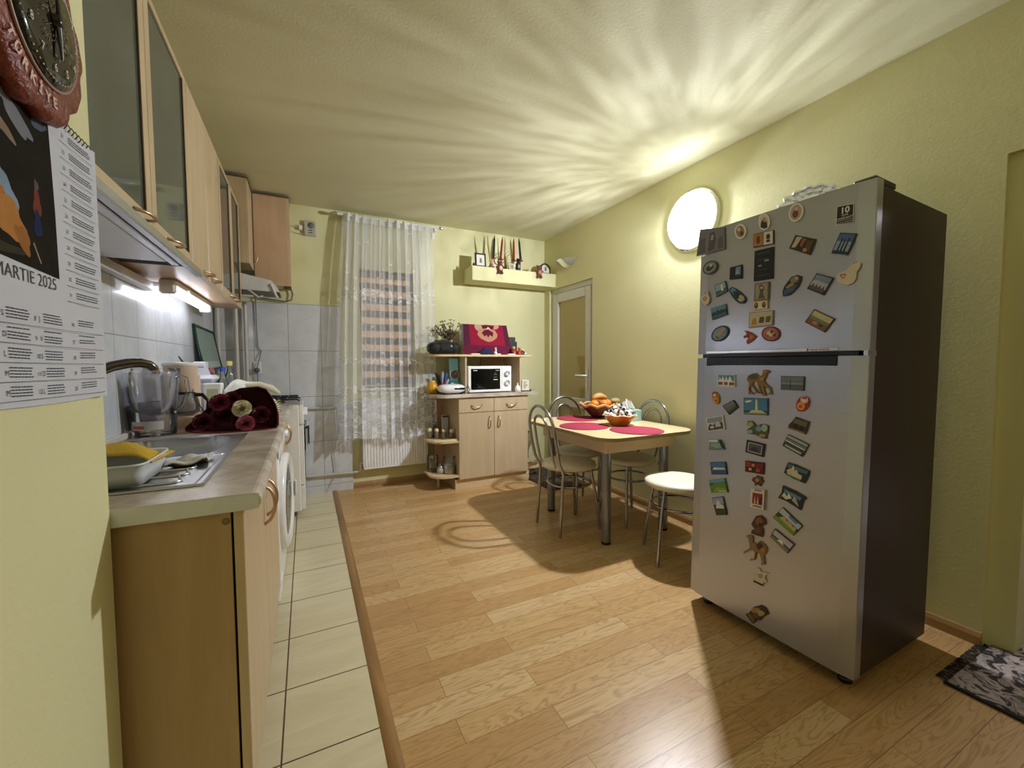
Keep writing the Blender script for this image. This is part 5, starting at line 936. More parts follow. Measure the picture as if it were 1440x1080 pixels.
MAGNETS=[
('large grey relief magnet of standing figures in the upper left corner of the fridge','#7d7c86',[(.6622,1.7729),(.5376,1.7492),(.5317,1.6511),(.6784,1.6537)],[('#56555f',[(.6093,1.7407),(.5861,1.7425),(.5762,1.7043),(.5849,1.6627),(.6170,1.6582)]),('#a3a2ac',[(.5992,1.7337),(.5890,1.7269),(.5922,1.7059),(.6056,1.7094)]),('#63626c',[(.6573,1.7242),(.6332,1.7271),(.6318,1.6586),(.6698,1.6595)]),('#63626c',[(.5670,1.7085),(.5453,1.7112),(.5391,1.6612),(.5666,1.6600)])]),
('small oval white magnet with a brown motif, leftmost oval at the fridge top','#e9e6df',[(.4365,1.7010),(.4374,1.6915),(.4407,1.6836),(.4461,1.6781),(.4531,1.6754),(.4610,1.6760),(.4692,1.6797),(.4767,1.6863),(.4828,1.6951),(.4869,1.7052),(.4886,1.7156),(.4877,1.7253),(.4843,1.7333),(.4787,1.7388),(.4715,1.7412),(.4635,1.7404),(.4554,1.7364),(.4480,1.7298),(.4421,1.7211),(.4381,1.7111)],[('#a58a70',[(.4432,1.7028),(.4439,1.6956),(.4463,1.6896),(.4503,1.6853),(.4554,1.6833),(.4613,1.6837),(.4673,1.6865),(.4728,1.6915),(.4773,1.6981),(.4804,1.7057),(.4816,1.7136),(.4809,1.7210),(.4784,1.7271),(.4743,1.7313),(.4691,1.7332),(.4632,1.7327),(.4572,1.7297),(.4518,1.7247),(.4474,1.7181),(.4444,1.7106)]),('#e5dccf',[(.4618,1.7157),(.4621,1.7134),(.4629,1.7115),(.4642,1.7102),(.4658,1.7096),(.4677,1.7097),(.4697,1.7107),(.4714,1.7123),(.4729,1.7144),(.4739,1.7168),(.4743,1.7193),(.4740,1.7216),(.4732,1.7235),(.4719,1.7248),(.4702,1.7254),(.4683,1.7252),(.4664,1.7243),(.4646,1.7227),(.4632,1.7206),(.4622,1.7182)]),('#6b4b39',[(.4483,1.6960),(.4485,1.6934),(.4494,1.6911),(.4508,1.6896),(.4527,1.6888),(.4548,1.6889),(.4569,1.6899),(.4588,1.6917),(.4604,1.6942),(.4615,1.6969),(.4619,1.6998),(.4617,1.7025),(.4608,1.7048),(.4594,1.7063),(.4575,1.7071),(.4554,1.7069),(.4533,1.7059),(.4514,1.7041),(.4498,1.7017),(.4487,1.6989)])]),
('oval white magnet with a dark figure, middle of three ovals at the top','#e9e6df',[(.3384,1.7116),(.3391,1.7015),(.3420,1.6930),(.3468,1.6869),(.3531,1.6840),(.3603,1.6843),(.3676,1.6881),(.3744,1.6949),(.3800,1.7040),(.3838,1.7147),(.3854,1.7258),(.3846,1.7361),(.3816,1.7447),(.3766,1.7507),(.3701,1.7535),(.3629,1.7528),(.3556,1.7488),(.3490,1.7419),(.3436,1.7328),(.3399,1.7224)],[('#d8d3cd',[(.3439,1.7132),(.3444,1.7051),(.3466,1.6982),(.3503,1.6933),(.3551,1.6908),(.3606,1.6911),(.3662,1.6940),(.3713,1.6994),(.3756,1.7067),(.3785,1.7152),(.3797,1.7240),(.3791,1.7323),(.3768,1.7393),(.3731,1.7442),(.3682,1.7465),(.3627,1.7461),(.3571,1.7430),(.3520,1.7376),(.3478,1.7303),(.3450,1.7219)]),('#3b3030',[(.3744,1.6999),(.3721,1.7205),(.3604,1.7351),(.3505,1.7140),(.3466,1.6919),(.3587,1.6893)]),('#c9a27c',[(.3520,1.7205),(.3522,1.7183),(.3530,1.7165),(.3543,1.7153),(.3559,1.7148),(.3578,1.7150),(.3597,1.7160),(.3615,1.7175),(.3629,1.7195),(.3639,1.7219),(.3643,1.7242),(.3641,1.7264),(.3633,1.7282),(.3619,1.7294),(.3603,1.7299),(.3584,1.7297),(.3565,1.7287),(.3547,1.7272),(.3533,1.7251),(.3523,1.7228)])]),
('large tilted oval white magnet highest on the fridge door','#e9e6df',[(.2172,1.7011),(.2212,1.6923),(.2271,1.6857),(.2344,1.6821),(.2424,1.6819),(.2503,1.6851),(.2574,1.6914),(.2629,1.7003),(.2662,1.7109),(.2670,1.7220),(.2652,1.7326),(.2611,1.7416),(.2549,1.7481),(.2475,1.7514),(.2394,1.7513),(.2316,1.7479),(.2247,1.7414),(.2195,1.7326),(.2163,1.7223),(.2155,1.7115)],[('#b9a79a',[(.2223,1.7045),(.2255,1.6972),(.2302,1.6918),(.2360,1.6888),(.2423,1.6886),(.2486,1.6910),(.2541,1.6961),(.2583,1.7031),(.2608,1.7116),(.2614,1.7206),(.2599,1.7291),(.2566,1.7364),(.2517,1.7418),(.2458,1.7446),(.2395,1.7447),(.2333,1.7421),(.2280,1.7370),(.2239,1.7299),(.2214,1.7216),(.2209,1.7129)]),('#7a4c3e',[(.2329,1.7048),(.2345,1.7011),(.2369,1.6984),(.2398,1.6970),(.2430,1.6968),(.2461,1.6981),(.2488,1.7006),(.2509,1.7041),(.2522,1.7083),(.2525,1.7128),(.2518,1.7171),(.2501,1.7207),(.2477,1.7234),(.2447,1.7249),(.2416,1.7249),(.2385,1.7236),(.2358,1.7211),(.2337,1.7176),(.2325,1.7134),(.2322,1.7090)]),('#d8c2b2',[(.2328,1.7264),(.2330,1.7244),(.2338,1.7228),(.2352,1.7218),(.2370,1.7214),(.2390,1.7217),(.2410,1.7227),(.2428,1.7242),(.2443,1.7262),(.2453,1.7285),(.2457,1.7307),(.2455,1.7327),(.2446,1.7343),(.2433,1.7354),(.2415,1.7357),(.2395,1.7354),(.2375,1.7344),(.2356,1.7328),(.2341,1.7309),(.2332,1.7286)])]),
('magnet of joined orange and white pictures above the black plaque','#3c2b20',[(.4039,1.6806),(.3234,1.6750),(.3213,1.6193),(.4031,1.6259)],[('#b67b49',[(.4022,1.6783),(.3643,1.6757),(.3630,1.6248),(.4014,1.6279)]),('#6b3d22',[(.3743,1.6511),(.3746,1.6460),(.3756,1.6415),(.3774,1.6380),(.3796,1.6358),(.3822,1.6352),(.3848,1.6362),(.3872,1.6387),(.3891,1.6425),(.3904,1.6472),(.3909,1.6523),(.3906,1.6574),(.3895,1.6619),(.3877,1.6654),(.3854,1.6676),(.3829,1.6682),(.3803,1.6672),(.3780,1.6647),(.3761,1.6609),(.3748,1.6562)]),('#dcd7cf',[(.3611,1.6755),(.3249,1.6729),(.3229,1.6216),(.3597,1.6246)]),('#3a3a3a',[(.3343,1.6536),(.3345,1.6502),(.3355,1.6472),(.3372,1.6448),(.3394,1.6434),(.3418,1.6431),(.3443,1.6438),(.3465,1.6456),(.3484,1.6481),(.3496,1.6513),(.3501,1.6548),(.3498,1.6582),(.3488,1.6612),(.3471,1.6635),(.3450,1.6649),(.3425,1.6653),(.3401,1.6646),(.3378,1.6628),(.3360,1.6603),(.3348,1.6571)]),('#3a3a3a',[(.3489,1.6425),(.3346,1.6414),(.3343,1.6314),(.3486,1.6325)])]),
('tall black plaque magnet in the middle of the upper fridge door','#15171b',[(.3961,1.6093),(.3209,1.6091),(.3190,1.4835),(.3958,1.4852)],[('#33363c',[(.3867,1.5969),(.3316,1.5966),(.3315,1.5891),(.3867,1.5894)]),('#33363c',[(.3804,1.5720),(.3424,1.5717),(.3423,1.5667),(.3803,1.5670)]),('#8d93a3',[(.3535,1.5643),(.3363,1.5641),(.3363,1.5566),(.3535,1.5568)]),('#8d93a3',[(.3787,1.5471),(.3648,1.5469),(.3648,1.5407),(.3787,1.5409)]),('#33363c',[(.3841,1.5285),(.3344,1.5278),(.3343,1.5227),(.3840,1.5235)]),('#33363c',[(.3840,1.5073),(.3304,1.5064),(.3303,1.5001),(.3840,1.5011)])]),
('dark brown magnet with carved figures, tilted, under the largest oval','#3a2c20',[(.2393,1.6324),(.1694,1.5985),(.1863,1.5445),(.2608,1.5866)],[('#c9b7a0',[(.2341,1.6243),(.2151,1.6178),(.2375,1.5854),(.2525,1.5878)]),('#8f5f3c',[(.2126,1.6137),(.1985,1.6067),(.2170,1.5803),(.2224,1.5892)]),('#5d4c30',[(.1969,1.5999),(.1744,1.5948),(.1900,1.5593),(.2025,1.5724)]),('#b68a48',[(.1971,1.5633),(.1982,1.5615),(.1998,1.5603),(.2019,1.5598),(.2042,1.5600),(.2066,1.5610),(.2087,1.5625),(.2104,1.5646),(.2115,1.5668),(.2120,1.5691),(.2116,1.5712),(.2106,1.5729),(.2089,1.5741),(.2068,1.5746),(.2045,1.5743),(.2021,1.5734),(.2000,1.5719),(.1983,1.5700),(.1972,1.5677),(.1968,1.5654)])]),
('blue sky magnet with three dark towers, below the black warranty sticker','#2d3c55',[(.0928,1.6000),(.0448,1.5841),(.0695,1.5174),(.1178,1.5356)],[('#4d6b9a',[(.0910,1.5959),(.0483,1.5816),(.0569,1.5585),(.0997,1.5735)]),('#93a7c4',[(.0997,1.5735),(.0569,1.5585),(.0680,1.5285),(.1110,1.5443)]),('#1e2430',[(.1029,1.5375),(.0852,1.5794),(.0823,1.5784),(.0976,1.5355)]),('#1e2430',[(.0932,1.5339),(.0768,1.5729),(.0739,1.5719),(.0879,1.5320)]),('#1e2430',[(.0835,1.5304),(.0652,1.5748),(.0624,1.5738),(.0783,1.5284)])]),
('big cream animal shaped magnet with a red heart, at the right of the upper door','#d6cdb8',[(.0485,1.4836),(.0367,1.4876),(.0293,1.4820),(.0317,1.4674),(.0409,1.4540),(.0406,1.4337),(.0482,1.4197),(.0632,1.4146),(.0835,1.4217),(.0963,1.4333),(.0983,1.4495),(.0941,1.4592),(.0829,1.4623),(.0718,1.4653),(.0612,1.4760)],[('#b04a3c',[(.0789,1.4537),(.0737,1.4553),(.0681,1.4501),(.0774,1.4378),(.0877,1.4486),(.0848,1.4548)]),('#d6cdb8',[(.0788,1.4500),(.0735,1.4511),(.0716,1.4487),(.0780,1.4421),(.0846,1.4485)]),('#23262b',[(.0397,1.4862),(.0397,1.4858),(.0399,1.4854),(.0401,1.4851),(.0405,1.4850),(.0409,1.4850),(.0413,1.4851),(.0416,1.4854),(.0419,1.4858),(.0421,1.4863),(.0422,1.4868),(.0422,1.4873),(.0420,1.4876),(.0417,1.4879),(.0414,1.4881),(.0410,1.4881),(.0406,1.4879),(.0402,1.4876),(.0399,1.4872),(.0397,1.4867)]),('#23262b',[(.0465,1.4857),(.0465,1.4852),(.0467,1.4848),(.0470,1.4845),(.0473,1.4844),(.0477,1.4844),(.0481,1.4846),(.0485,1.4849),(.0488,1.4853),(.0490,1.4857),(.0491,1.4862),(.0490,1.4867),(.0489,1.4871),(.0486,1.4874),(.0482,1.4875),(.0478,1.4875),(.0474,1.4873),(.0470,1.4870),(.0467,1.4866),(.0465,1.4862)])]),
('grey oval magnet with a relief scene below the large grey relief','#55585e',[(.5720,1.6021),(.5672,1.5935),(.5658,1.5841),(.5681,1.5748),(.5738,1.5665),(.5823,1.5599),(.5930,1.5556),(.6047,1.5543),(.6165,1.5559),(.6270,1.5604),(.6353,1.5674),(.6404,1.5762),(.6418,1.5859),(.6394,1.5955),(.6334,1.6040),(.6244,1.6106),(.6134,1.6146),(.6016,1.6157),(.5900,1.6137),(.5798,1.6090)],[('#9b9ca0',[(.5777,1.5989),(.5741,1.5924),(.5734,1.5852),(.5756,1.5780),(.5804,1.5714),(.5875,1.5661),(.5961,1.5626),(.6056,1.5613),(.6148,1.5623),(.6230,1.5655),(.6293,1.5707),(.6330,1.5774),(.6337,1.5848),(.6314,1.5922),(.6264,1.5989),(.6190,1.6042),(.6102,1.6075),(.6008,1.6086),(.5916,1.6075),(.5837,1.6041)]),('#3d4046',[(.6229,1.5856),(.6113,1.5936),(.5991,1.5807),(.5880,1.5955),(.5838,1.5844),(.5987,1.5704),(.6184,1.5708)]),('#d3d3d3',[(.5887,1.5922),(.5890,1.5910),(.5899,1.5901),(.5914,1.5895),(.5934,1.5893),(.5955,1.5896),(.5977,1.5902),(.5997,1.5912),(.6013,1.5925),(.6024,1.5939),(.6028,1.5952),(.6025,1.5964),(.6015,1.5974),(.6000,1.5979),(.5980,1.5981),(.5958,1.5979),(.5937,1.5972),(.5917,1.5962),(.5901,1.5950),(.5891,1.5936)])]),
('small square dark blue magnet to the left of the black plaque','#1c222c',[(.5040,1.5646),(.4501,1.5662),(.4479,1.5071),(.5049,1.5123)],[('#6f8fb0',[(.4821,1.5598),(.4552,1.5602),(.4540,1.5252),(.4818,1.5267)]),('#151a20',[(.5013,1.5620),(.4767,1.5626),(.4788,1.5127),(.5019,1.5147)]),('#a3b7c8',[(.4735,1.5319),(.4684,1.5543),(.4624,1.5314)])]),
('tilted light blue magnet with a white tower on the left of the upper door','#38566e',[(.5768,1.4994),(.5250,1.5106),(.5124,1.4641),(.5656,1.4453)],[('#8db6d0',[(.5735,1.4973),(.5269,1.5077),(.5200,1.4819),(.5674,1.4677)]),('#e5e0d2',[(.5392,1.4574),(.5459,1.4902),(.5442,1.5012),(.5366,1.4926),(.5276,1.4614)]),('#54766a',[(.5657,1.4597),(.5181,1.4749),(.5156,1.4656),(.5634,1.4490)])]),
('tiny cream animal magnet with a red heart at the left edge of the upper door','#d9cfbd',[(.6528,1.4543),(.6343,1.4622),(.6292,1.4775),(.6207,1.4637),(.6110,1.4796),(.6078,1.4583),(.5995,1.4468),(.6049,1.4233),(.6189,1.4161),(.6371,1.4275)],[('#b5564a',[(.6300,1.4546),(.6221,1.4569),(.6122,1.4472),(.6244,1.4349),(.6362,1.4463)]),('#d9cfbd',[(.6267,1.4513),(.6219,1.4520),(.6177,1.4473),(.6247,1.4413),(.6305,1.4463)])]),
('blue flip-flop shaped magnet left of the bronze relief','#1f3c52',[(.5034,1.4726),(.4916,1.4785),(.4737,1.4678),(.4490,1.4478),(.4280,1.4256),(.4256,1.4126),(.4358,1.4012),(.4540,1.4023),(.4717,1.4157),(.4900,1.4378),(.5028,1.4581)],[('#5f93ad',[(.4749,1.4642),(.4724,1.4600),(.4711,1.4556),(.4711,1.4517),(.4722,1.4486),(.4745,1.4465),(.4777,1.4458),(.4816,1.4463),(.4856,1.4482),(.4895,1.4512),(.4929,1.4551),(.4953,1.4594),(.4967,1.4638),(.4967,1.4677),(.4955,1.4709),(.4932,1.4729),(.4899,1.4737),(.4861,1.4731),(.4820,1.4711),(.4782,1.4681)]),('#b7ae8c',[(.4332,1.4213),(.4338,1.4170),(.4357,1.4134),(.4389,1.4107),(.4429,1.4092),(.4475,1.4092),(.4522,1.4105),(.4564,1.4131),(.4599,1.4167),(.4622,1.4210),(.4631,1.4255),(.4625,1.4298),(.4605,1.4334),(.4573,1.4361),(.4532,1.4375),(.4486,1.4375),(.4439,1.4361),(.4397,1.4335),(.4363,1.4299),(.4341,1.4257)]),('#23262b',[(.4872,1.4570),(.4768,1.4586),(.4549,1.4262),(.4617,1.4240)]),('#23262b',[(.4803,1.4591),(.4554,1.4392),(.4586,1.4332),(.4799,1.4493)])]),
('dark blue harbour view magnet above the oval with the building','#1d3242',[(.5922,1.3976),(.5190,1.4101),(.5107,1.3613),(.5825,1.3450)],[('#5e8ea6',[(.5922,1.3976),(.5190,1.4101),(.5144,1.3832),(.5869,1.3686)]),('#20343f',[(.5874,1.3712),(.5773,1.3797),(.5651,1.3757),(.5596,1.3873),(.5473,1.3818),(.5374,1.3889),(.5254,1.3836),(.5157,1.3906),(.5127,1.3735),(.5849,1.3581)]),('#3c6575',[(.5854,1.3607),(.5132,1.3759),(.5107,1.3613),(.5825,1.3450)])]),
('oval magnet with a brown building at the lower left of the upper door','#27384a',[(.5060,1.3041),(.5015,1.2954),(.5008,1.2853),(.5041,1.2746),(.5111,1.2645),(.5212,1.2558),(.5334,1.2494),(.5466,1.2460),(.5595,1.2459),(.5709,1.2493),(.5795,1.2558),(.5844,1.2647),(.5851,1.2753),(.5815,1.2864),(.5740,1.2968),(.5634,1.3055),(.5509,1.3116),(.5376,1.3146),(.5250,1.3142),(.5141,1.3106)],[('#7b9bc0',[(.5116,1.3005),(.5079,1.2933),(.5075,1.2849),(.5104,1.2760),(.5164,1.2675),(.5249,1.2602),(.5352,1.2548),(.5463,1.2519),(.5571,1.2517),(.5665,1.2544),(.5736,1.2597),(.5775,1.2670),(.5779,1.2757),(.5748,1.2849),(.5684,1.2936),(.5595,1.3009),(.5490,1.3061),(.5379,1.3087),(.5273,1.3086),(.5183,1.3058)]),('#b49c80',[(.5668,1.2752),(.5283,1.3063),(.5132,1.2951),(.5488,1.2605)]),('#6d543f',[(.5604,1.2659),(.5530,1.2709),(.5452,1.2623),(.5509,1.2559)])]),
('bronze coloured square relief magnet directly under the black plaque','#6f6658',[(.3910,1.4762),(.3323,1.4739),(.3313,1.4015),(.3915,1.4048)],[('#a19680',[(.3862,1.4718),(.3368,1.4698),(.3360,1.4061),(.3865,1.4088)]),('#5d5446',[(.3730,1.4648),(.3612,1.4679),(.3494,1.4530),(.3551,1.4316),(.3461,1.4095),(.3730,1.4110),(.3670,1.4394)]),('#c4b99f',[(.3552,1.4532),(.3555,1.4517),(.3563,1.4503),(.3576,1.4493),(.3593,1.4486),(.3611,1.4485),(.3629,1.4488),(.3646,1.4496),(.3659,1.4508),(.3667,1.4522),(.3670,1.4538),(.3668,1.4553),(.3659,1.4567),(.3646,1.4577),(.3630,1.4584),(.3611,1.4585),(.3593,1.4582),(.3577,1.4574),(.3564,1.4563),(.3555,1.4548)])]),
('little gold magnet with two dark ovals above the caravan plaque','#caa96a',[(.3946,1.4021),(.3355,1.4002),(.3342,1.3668),(.3932,1.3663)],[('#e6d5a4',[(.3927,1.3999),(.3371,1.3983),(.3360,1.3688),(.3915,1.3685)]),('#3a3a2a',[(.3728,1.3840),(.3730,1.3801),(.3740,1.3766),(.3756,1.3738),(.3777,1.3720),(.3801,1.3714),(.3825,1.3720),(.3848,1.3738),(.3866,1.3766),(.3879,1.3802),(.3884,1.3841),(.3882,1.3881),(.3872,1.3916),(.3856,1.3944),(.3835,1.3962),(.3811,1.3967),(.3786,1.3960),(.3764,1.3942),(.3746,1.3914),(.3733,1.3878)]),('#3a3a2a',[(.3417,1.3836),(.3419,1.3798),(.3429,1.3764),(.3444,1.3738),(.3465,1.3720),(.3488,1.3714),(.3511,1.3720),(.3533,1.3738),(.3551,1.3765),(.3563,1.3799),(.3568,1.3838),(.3566,1.3876),(.3557,1.3910),(.3541,1.3937),(.3520,1.3954),(.3497,1.3959),(.3474,1.3953),(.3452,1.3935),(.3434,1.3907),(.3422,1.3873)]),('#8f9a86',[(.3777,1.3875),(.3778,1.3860),(.3782,1.3846),(.3788,1.3836),(.3796,1.3829),(.3805,1.3826),(.3815,1.3829),(.3823,1.3836),(.3830,1.3847),(.3835,1.3861),(.3837,1.3876),(.3836,1.3891),(.3833,1.3905),(.3826,1.3916),(.3818,1.3923),(.3809,1.3925),(.3800,1.3922),(.3791,1.3915),(.3784,1.3904),(.3779,1.3890)]),('#8f9a86',[(.3465,1.3870),(.3466,1.3856),(.3469,1.3842),(.3475,1.3832),(.3483,1.3825),(.3492,1.3823),(.3501,1.3826),(.3509,1.3832),(.3516,1.3843),(.3521,1.3856),(.3523,1.3871),(.3522,1.3886),(.3518,1.3899),(.3512,1.3910),(.3504,1.3916),(.3496,1.3918),(.3487,1.3916),(.3478,1.3909),(.3471,1.3898),(.3467,1.3885)])]),
('beige caravan plaque magnet with walking camels above the round red plate','#9b937c',[(.4091,1.3600),(.3112,1.3580),(.3125,1.2982),(.4099,1.2938)],[('#c9c2a8',[(.4051,1.3559),(.3150,1.3545),(.3161,1.3017),(.4057,1.2979)]),('#b48a3a',[(.3995,1.3074),(.3942,1.3271),(.3840,1.3369),(.3791,1.3273),(.3744,1.3082)]),('#5d4a28',[(.3675,1.3116),(.3642,1.3338),(.3495,1.3370),(.3449,1.3277),(.3481,1.3103)]),('#6a5530',[(.3404,1.3124),(.3381,1.3340),(.3210,1.3371),(.3193,1.3281),(.3234,1.3111)]),('#d8b13e',[(.3775,1.3042),(.3781,1.3032),(.3798,1.3023),(.3824,1.3014),(.3858,1.3009),(.3895,1.3005),(.3932,1.3006),(.3966,1.3009),(.3993,1.3015),(.4010,1.3024),(.4016,1.3034),(.4010,1.3044),(.3992,1.3054),(.3965,1.3062),(.3931,1.3068),(.3894,1.3070),(.3857,1.3070),(.3824,1.3067),(.3797,1.3060),(.3780,1.3052)])]),
('small orange and red fish magnet left of the round red plate','#a4452a',[(.4294,1.2857),(.4160,1.2828),(.3981,1.2740),(.3763,1.2570),(.3948,1.2392),(.4140,1.2287),(.4177,1.2404),(.4102,1.2508),(.4150,1.2574),(.4302,1.2538),(.4305,1.2634),(.4200,1.2659),(.4177,1.2741)],[('#d07f3a',[(.4056,1.2682),(.3859,1.2575),(.4014,1.2440)]),('#7a2416',[(.4034,1.2617),(.4036,1.2598),(.4043,1.2581),(.4054,1.2567),(.4068,1.2559),(.4084,1.2557),(.4101,1.2561),(.4116,1.2571),(.4128,1.2586),(.4136,1.2604),(.4139,1.2624),(.4137,1.2643),(.4131,1.2661),(.4119,1.2674),(.4105,1.2682),(.4089,1.2684),(.4073,1.2680),(.4058,1.2670),(.4046,1.2655),(.4038,1.2637)])]),
('round red plate magnet with a yellow centre at the bottom of the upper door','#7d2a30',[(.2832,1.2620),(.2845,1.2530),(.2891,1.2450),(.2965,1.2388),(.3062,1.2350),(.3171,1.2341),(.3283,1.2361),(.3386,1.2410),(.3470,1.2482),(.3526,1.2571),(.3548,1.2667),(.3533,1.2761),(.3484,1.2843),(.3405,1.2905),(.3305,1.2940),(.3194,1.2946),(.3084,1.2922),(.2984,1.2872),(.2904,1.2800),(.2852,1.2713)],[('#b56a72',[(.2889,1.2624),(.2900,1.2550),(.2939,1.2484),(.3001,1.2433),(.3082,1.2403),(.3173,1.2396),(.3266,1.2413),(.3352,1.2453),(.3422,1.2512),(.3468,1.2585),(.3486,1.2663),(.3474,1.2740),(.3433,1.2807),(.3368,1.2858),(.3284,1.2887),(.3192,1.2892),(.3100,1.2872),(.3017,1.2831),(.2950,1.2772),(.2906,1.2701)]),('#d8c690',[(.3018,1.2645),(.3024,1.2608),(.3044,1.2576),(.3077,1.2551),(.3119,1.2537),(.3167,1.2534),(.3215,1.2543),(.3259,1.2563),(.3295,1.2592),(.3318,1.2627),(.3328,1.2665),(.3321,1.2702),(.3300,1.2735),(.3267,1.2759),(.3224,1.2773),(.3176,1.2776),(.3128,1.2766),(.3084,1.2746),(.3050,1.2717),(.3027,1.2682)]),('#4d3322',[(.3067,1.2708),(.3069,1.2691),(.3077,1.2677),(.3090,1.2666),(.3106,1.2659),(.3124,1.2658),(.3142,1.2662),(.3159,1.2670),(.3173,1.2683),(.3182,1.2699),(.3186,1.2716),(.3183,1.2733),(.3175,1.2747),(.3163,1.2758),(.3146,1.2765),(.3128,1.2766),(.3110,1.2762),(.3093,1.2753),(.3079,1.2740),(.3071,1.2725)]),('#6f8a4a',[(.3228,1.2568),(.3231,1.2553),(.3240,1.2540),(.3256,1.2530),(.3276,1.2525),(.3298,1.2524),(.3320,1.2527),(.3341,1.2535),(.3358,1.2547),(.3368,1.2561),(.3373,1.2577),(.3370,1.2592),(.3360,1.2605),(.3344,1.2614),(.3324,1.2620),(.3302,1.2621),(.3279,1.2617),(.3259,1.2609),(.3242,1.2597),(.3232,1.2583)]),('#7d3038',[(.2980,1.2582),(.2982,1.2566),(.2989,1.2551),(.3000,1.2540),(.3015,1.2533),(.3031,1.2532),(.3047,1.2535),(.3062,1.2544),(.3075,1.2557),(.3083,1.2572),(.3086,1.2589),(.3084,1.2606),(.3077,1.2620),(.3066,1.2632),(.3051,1.2638),(.3035,1.2640),(.3019,1.2636),(.3004,1.2627),(.2992,1.2615),(.2984,1.2599)])]),
('boat shaped blue and brown magnet to the right of the black plaque','#33302b',[(.2468,1.4772),(.2253,1.4800),(.2134,1.4721),(.2148,1.4543),(.2236,1.4361),(.2391,1.4186),(.2551,1.4083),(.2762,1.4067),(.2792,1.4248),(.2732,1.4443),(.2599,1.4623)],[('#3f5e85',[(.2737,1.4298),(.2398,1.4387),(.2267,1.4451),(.2392,1.4214),(.2718,1.4090)]),('#81806a',[(.2218,1.4697),(.2207,1.4661),(.2210,1.4622),(.2227,1.4585),(.2257,1.4552),(.2296,1.4528),(.2341,1.4514),(.2388,1.4513),(.2432,1.4523),(.2468,1.4545),(.2493,1.4576),(.2504,1.4613),(.2501,1.4652),(.2483,1.4690),(.2452,1.4723),(.2412,1.4747),(.2367,1.4760),(.2320,1.4761),(.2277,1.4750),(.2242,1.4728)]),('#c0b48e',[(.2238,1.4673),(.2240,1.4659),(.2247,1.4648),(.2259,1.4640),(.2273,1.4636),(.2290,1.4637),(.2306,1.4642),(.2322,1.4651),(.2334,1.4664),(.2342,1.4678),(.2346,1.4693),(.2343,1.4706),(.2336,1.4718),(.2325,1.4726),(.2310,1.4729),(.2293,1.4728),(.2277,1.4723),(.2261,1.4714),(.2249,1.4701),(.2241,1.4687)]),('#a08860',[(.2674,1.4404),(.2459,1.4541),(.2347,1.4453),(.2616,1.4336)])]),
('tilted grey blue magnet of a wide building near the cream animal','#23303a',[(.1611,1.4738),(.1074,1.4470),(.1368,1.3903),(.1918,1.4224)],[('#7f8fae',[(.1598,1.4699),(.1114,1.4455),(.1231,1.4232),(.1719,1.4494)]),('#b3b0c4',[(.1719,1.4494),(.1551,1.4473),(.1403,1.4359),(.1217,1.4260),(.1320,1.4062),(.1812,1.4339)]),('#5d4f58',[(.1784,1.4323),(.1667,1.4397),(.1672,1.4260),(.1556,1.4337),(.1562,1.4198),(.1448,1.4277),(.1454,1.4137),(.1340,1.4219),(.1347,1.4077),(.1398,1.3980),(.1836,1.4233)])]),
('landscape magnet with yellow sky at the lower right of the upper door','#5a2f28',[(.1644,1.3437),(.0985,1.3026),(.1283,1.2573),(.1947,1.2996)],[('#c9c29a',[(.1625,1.3394),(.1019,1.3015),(.1122,1.2859),(.1730,1.3241)]),('#75806a',[(.1730,1.3241),(.1122,1.2859),(.1181,1.2768),(.1790,1.3153)]),('#7e5a3e',[(.1790,1.3153),(.1181,1.2768),(.1287,1.2608),(.1898,1.2996)]),('#b58f6a',[(.1519,1.2885),(.1533,1.2874),(.1552,1.2869),(.1577,1.2870),(.1603,1.2877),(.1630,1.2891),(.1653,1.2909),(.1671,1.2929),(.1682,1.2951),(.1685,1.2971),(.1680,1.2987),(.1666,1.2998),(.1646,1.3004),(.1622,1.3002),(.1595,1.2994),(.1569,1.2981),(.1546,1.2963),(.1528,1.2943),(.1517,1.2922),(.1514,1.2902)]),('#4d3525',[(.1336,1.2769),(.1347,1.2760),(.1363,1.2756),(.1382,1.2757),(.1404,1.2763),(.1425,1.2774),(.1444,1.2789),(.1459,1.2806),(.1468,1.2823),(.1471,1.2839),(.1467,1.2852),(.1456,1.2861),(.1440,1.2865),(.1420,1.2864),(.1398,1.2858),(.1377,1.2847),(.1358,1.2832),(.1343,1.2816),(.1334,1.2799),(.1332,1.2783)])]),
('magnet of white and brown houses under a blue sky, top left of the lower door','#dfe6e8',[(.5450,1.0971),(.4645,1.0969),(.4625,1.0444),(.5430,1.0440)],[('#4e98bd',[(.5424,1.0950),(.4668,1.0948),(.4658,1.0707),(.5415,1.0706)]),('#efefec',[(.5372,1.0679),(.5347,1.0891),(.5274,1.0706),(.5200,1.0918),(.5110,1.0706),(.5037,1.0907),(.4949,1.0706),(.4862,1.0917),(.4752,1.0706),(.4711,1.0654)]),('#8a4a38',[(.5412,1.0642),(.4656,1.0644),(.4651,1.0523),(.5408,1.0520)]),('#efefec',[(.5191,1.0679),(.5125,1.0679),(.5118,1.0468),(.5183,1.0468)]),('#efefec',[(.4948,1.0680),(.4885,1.0680),(.4877,1.0469),(.4940,1.0469)])]),
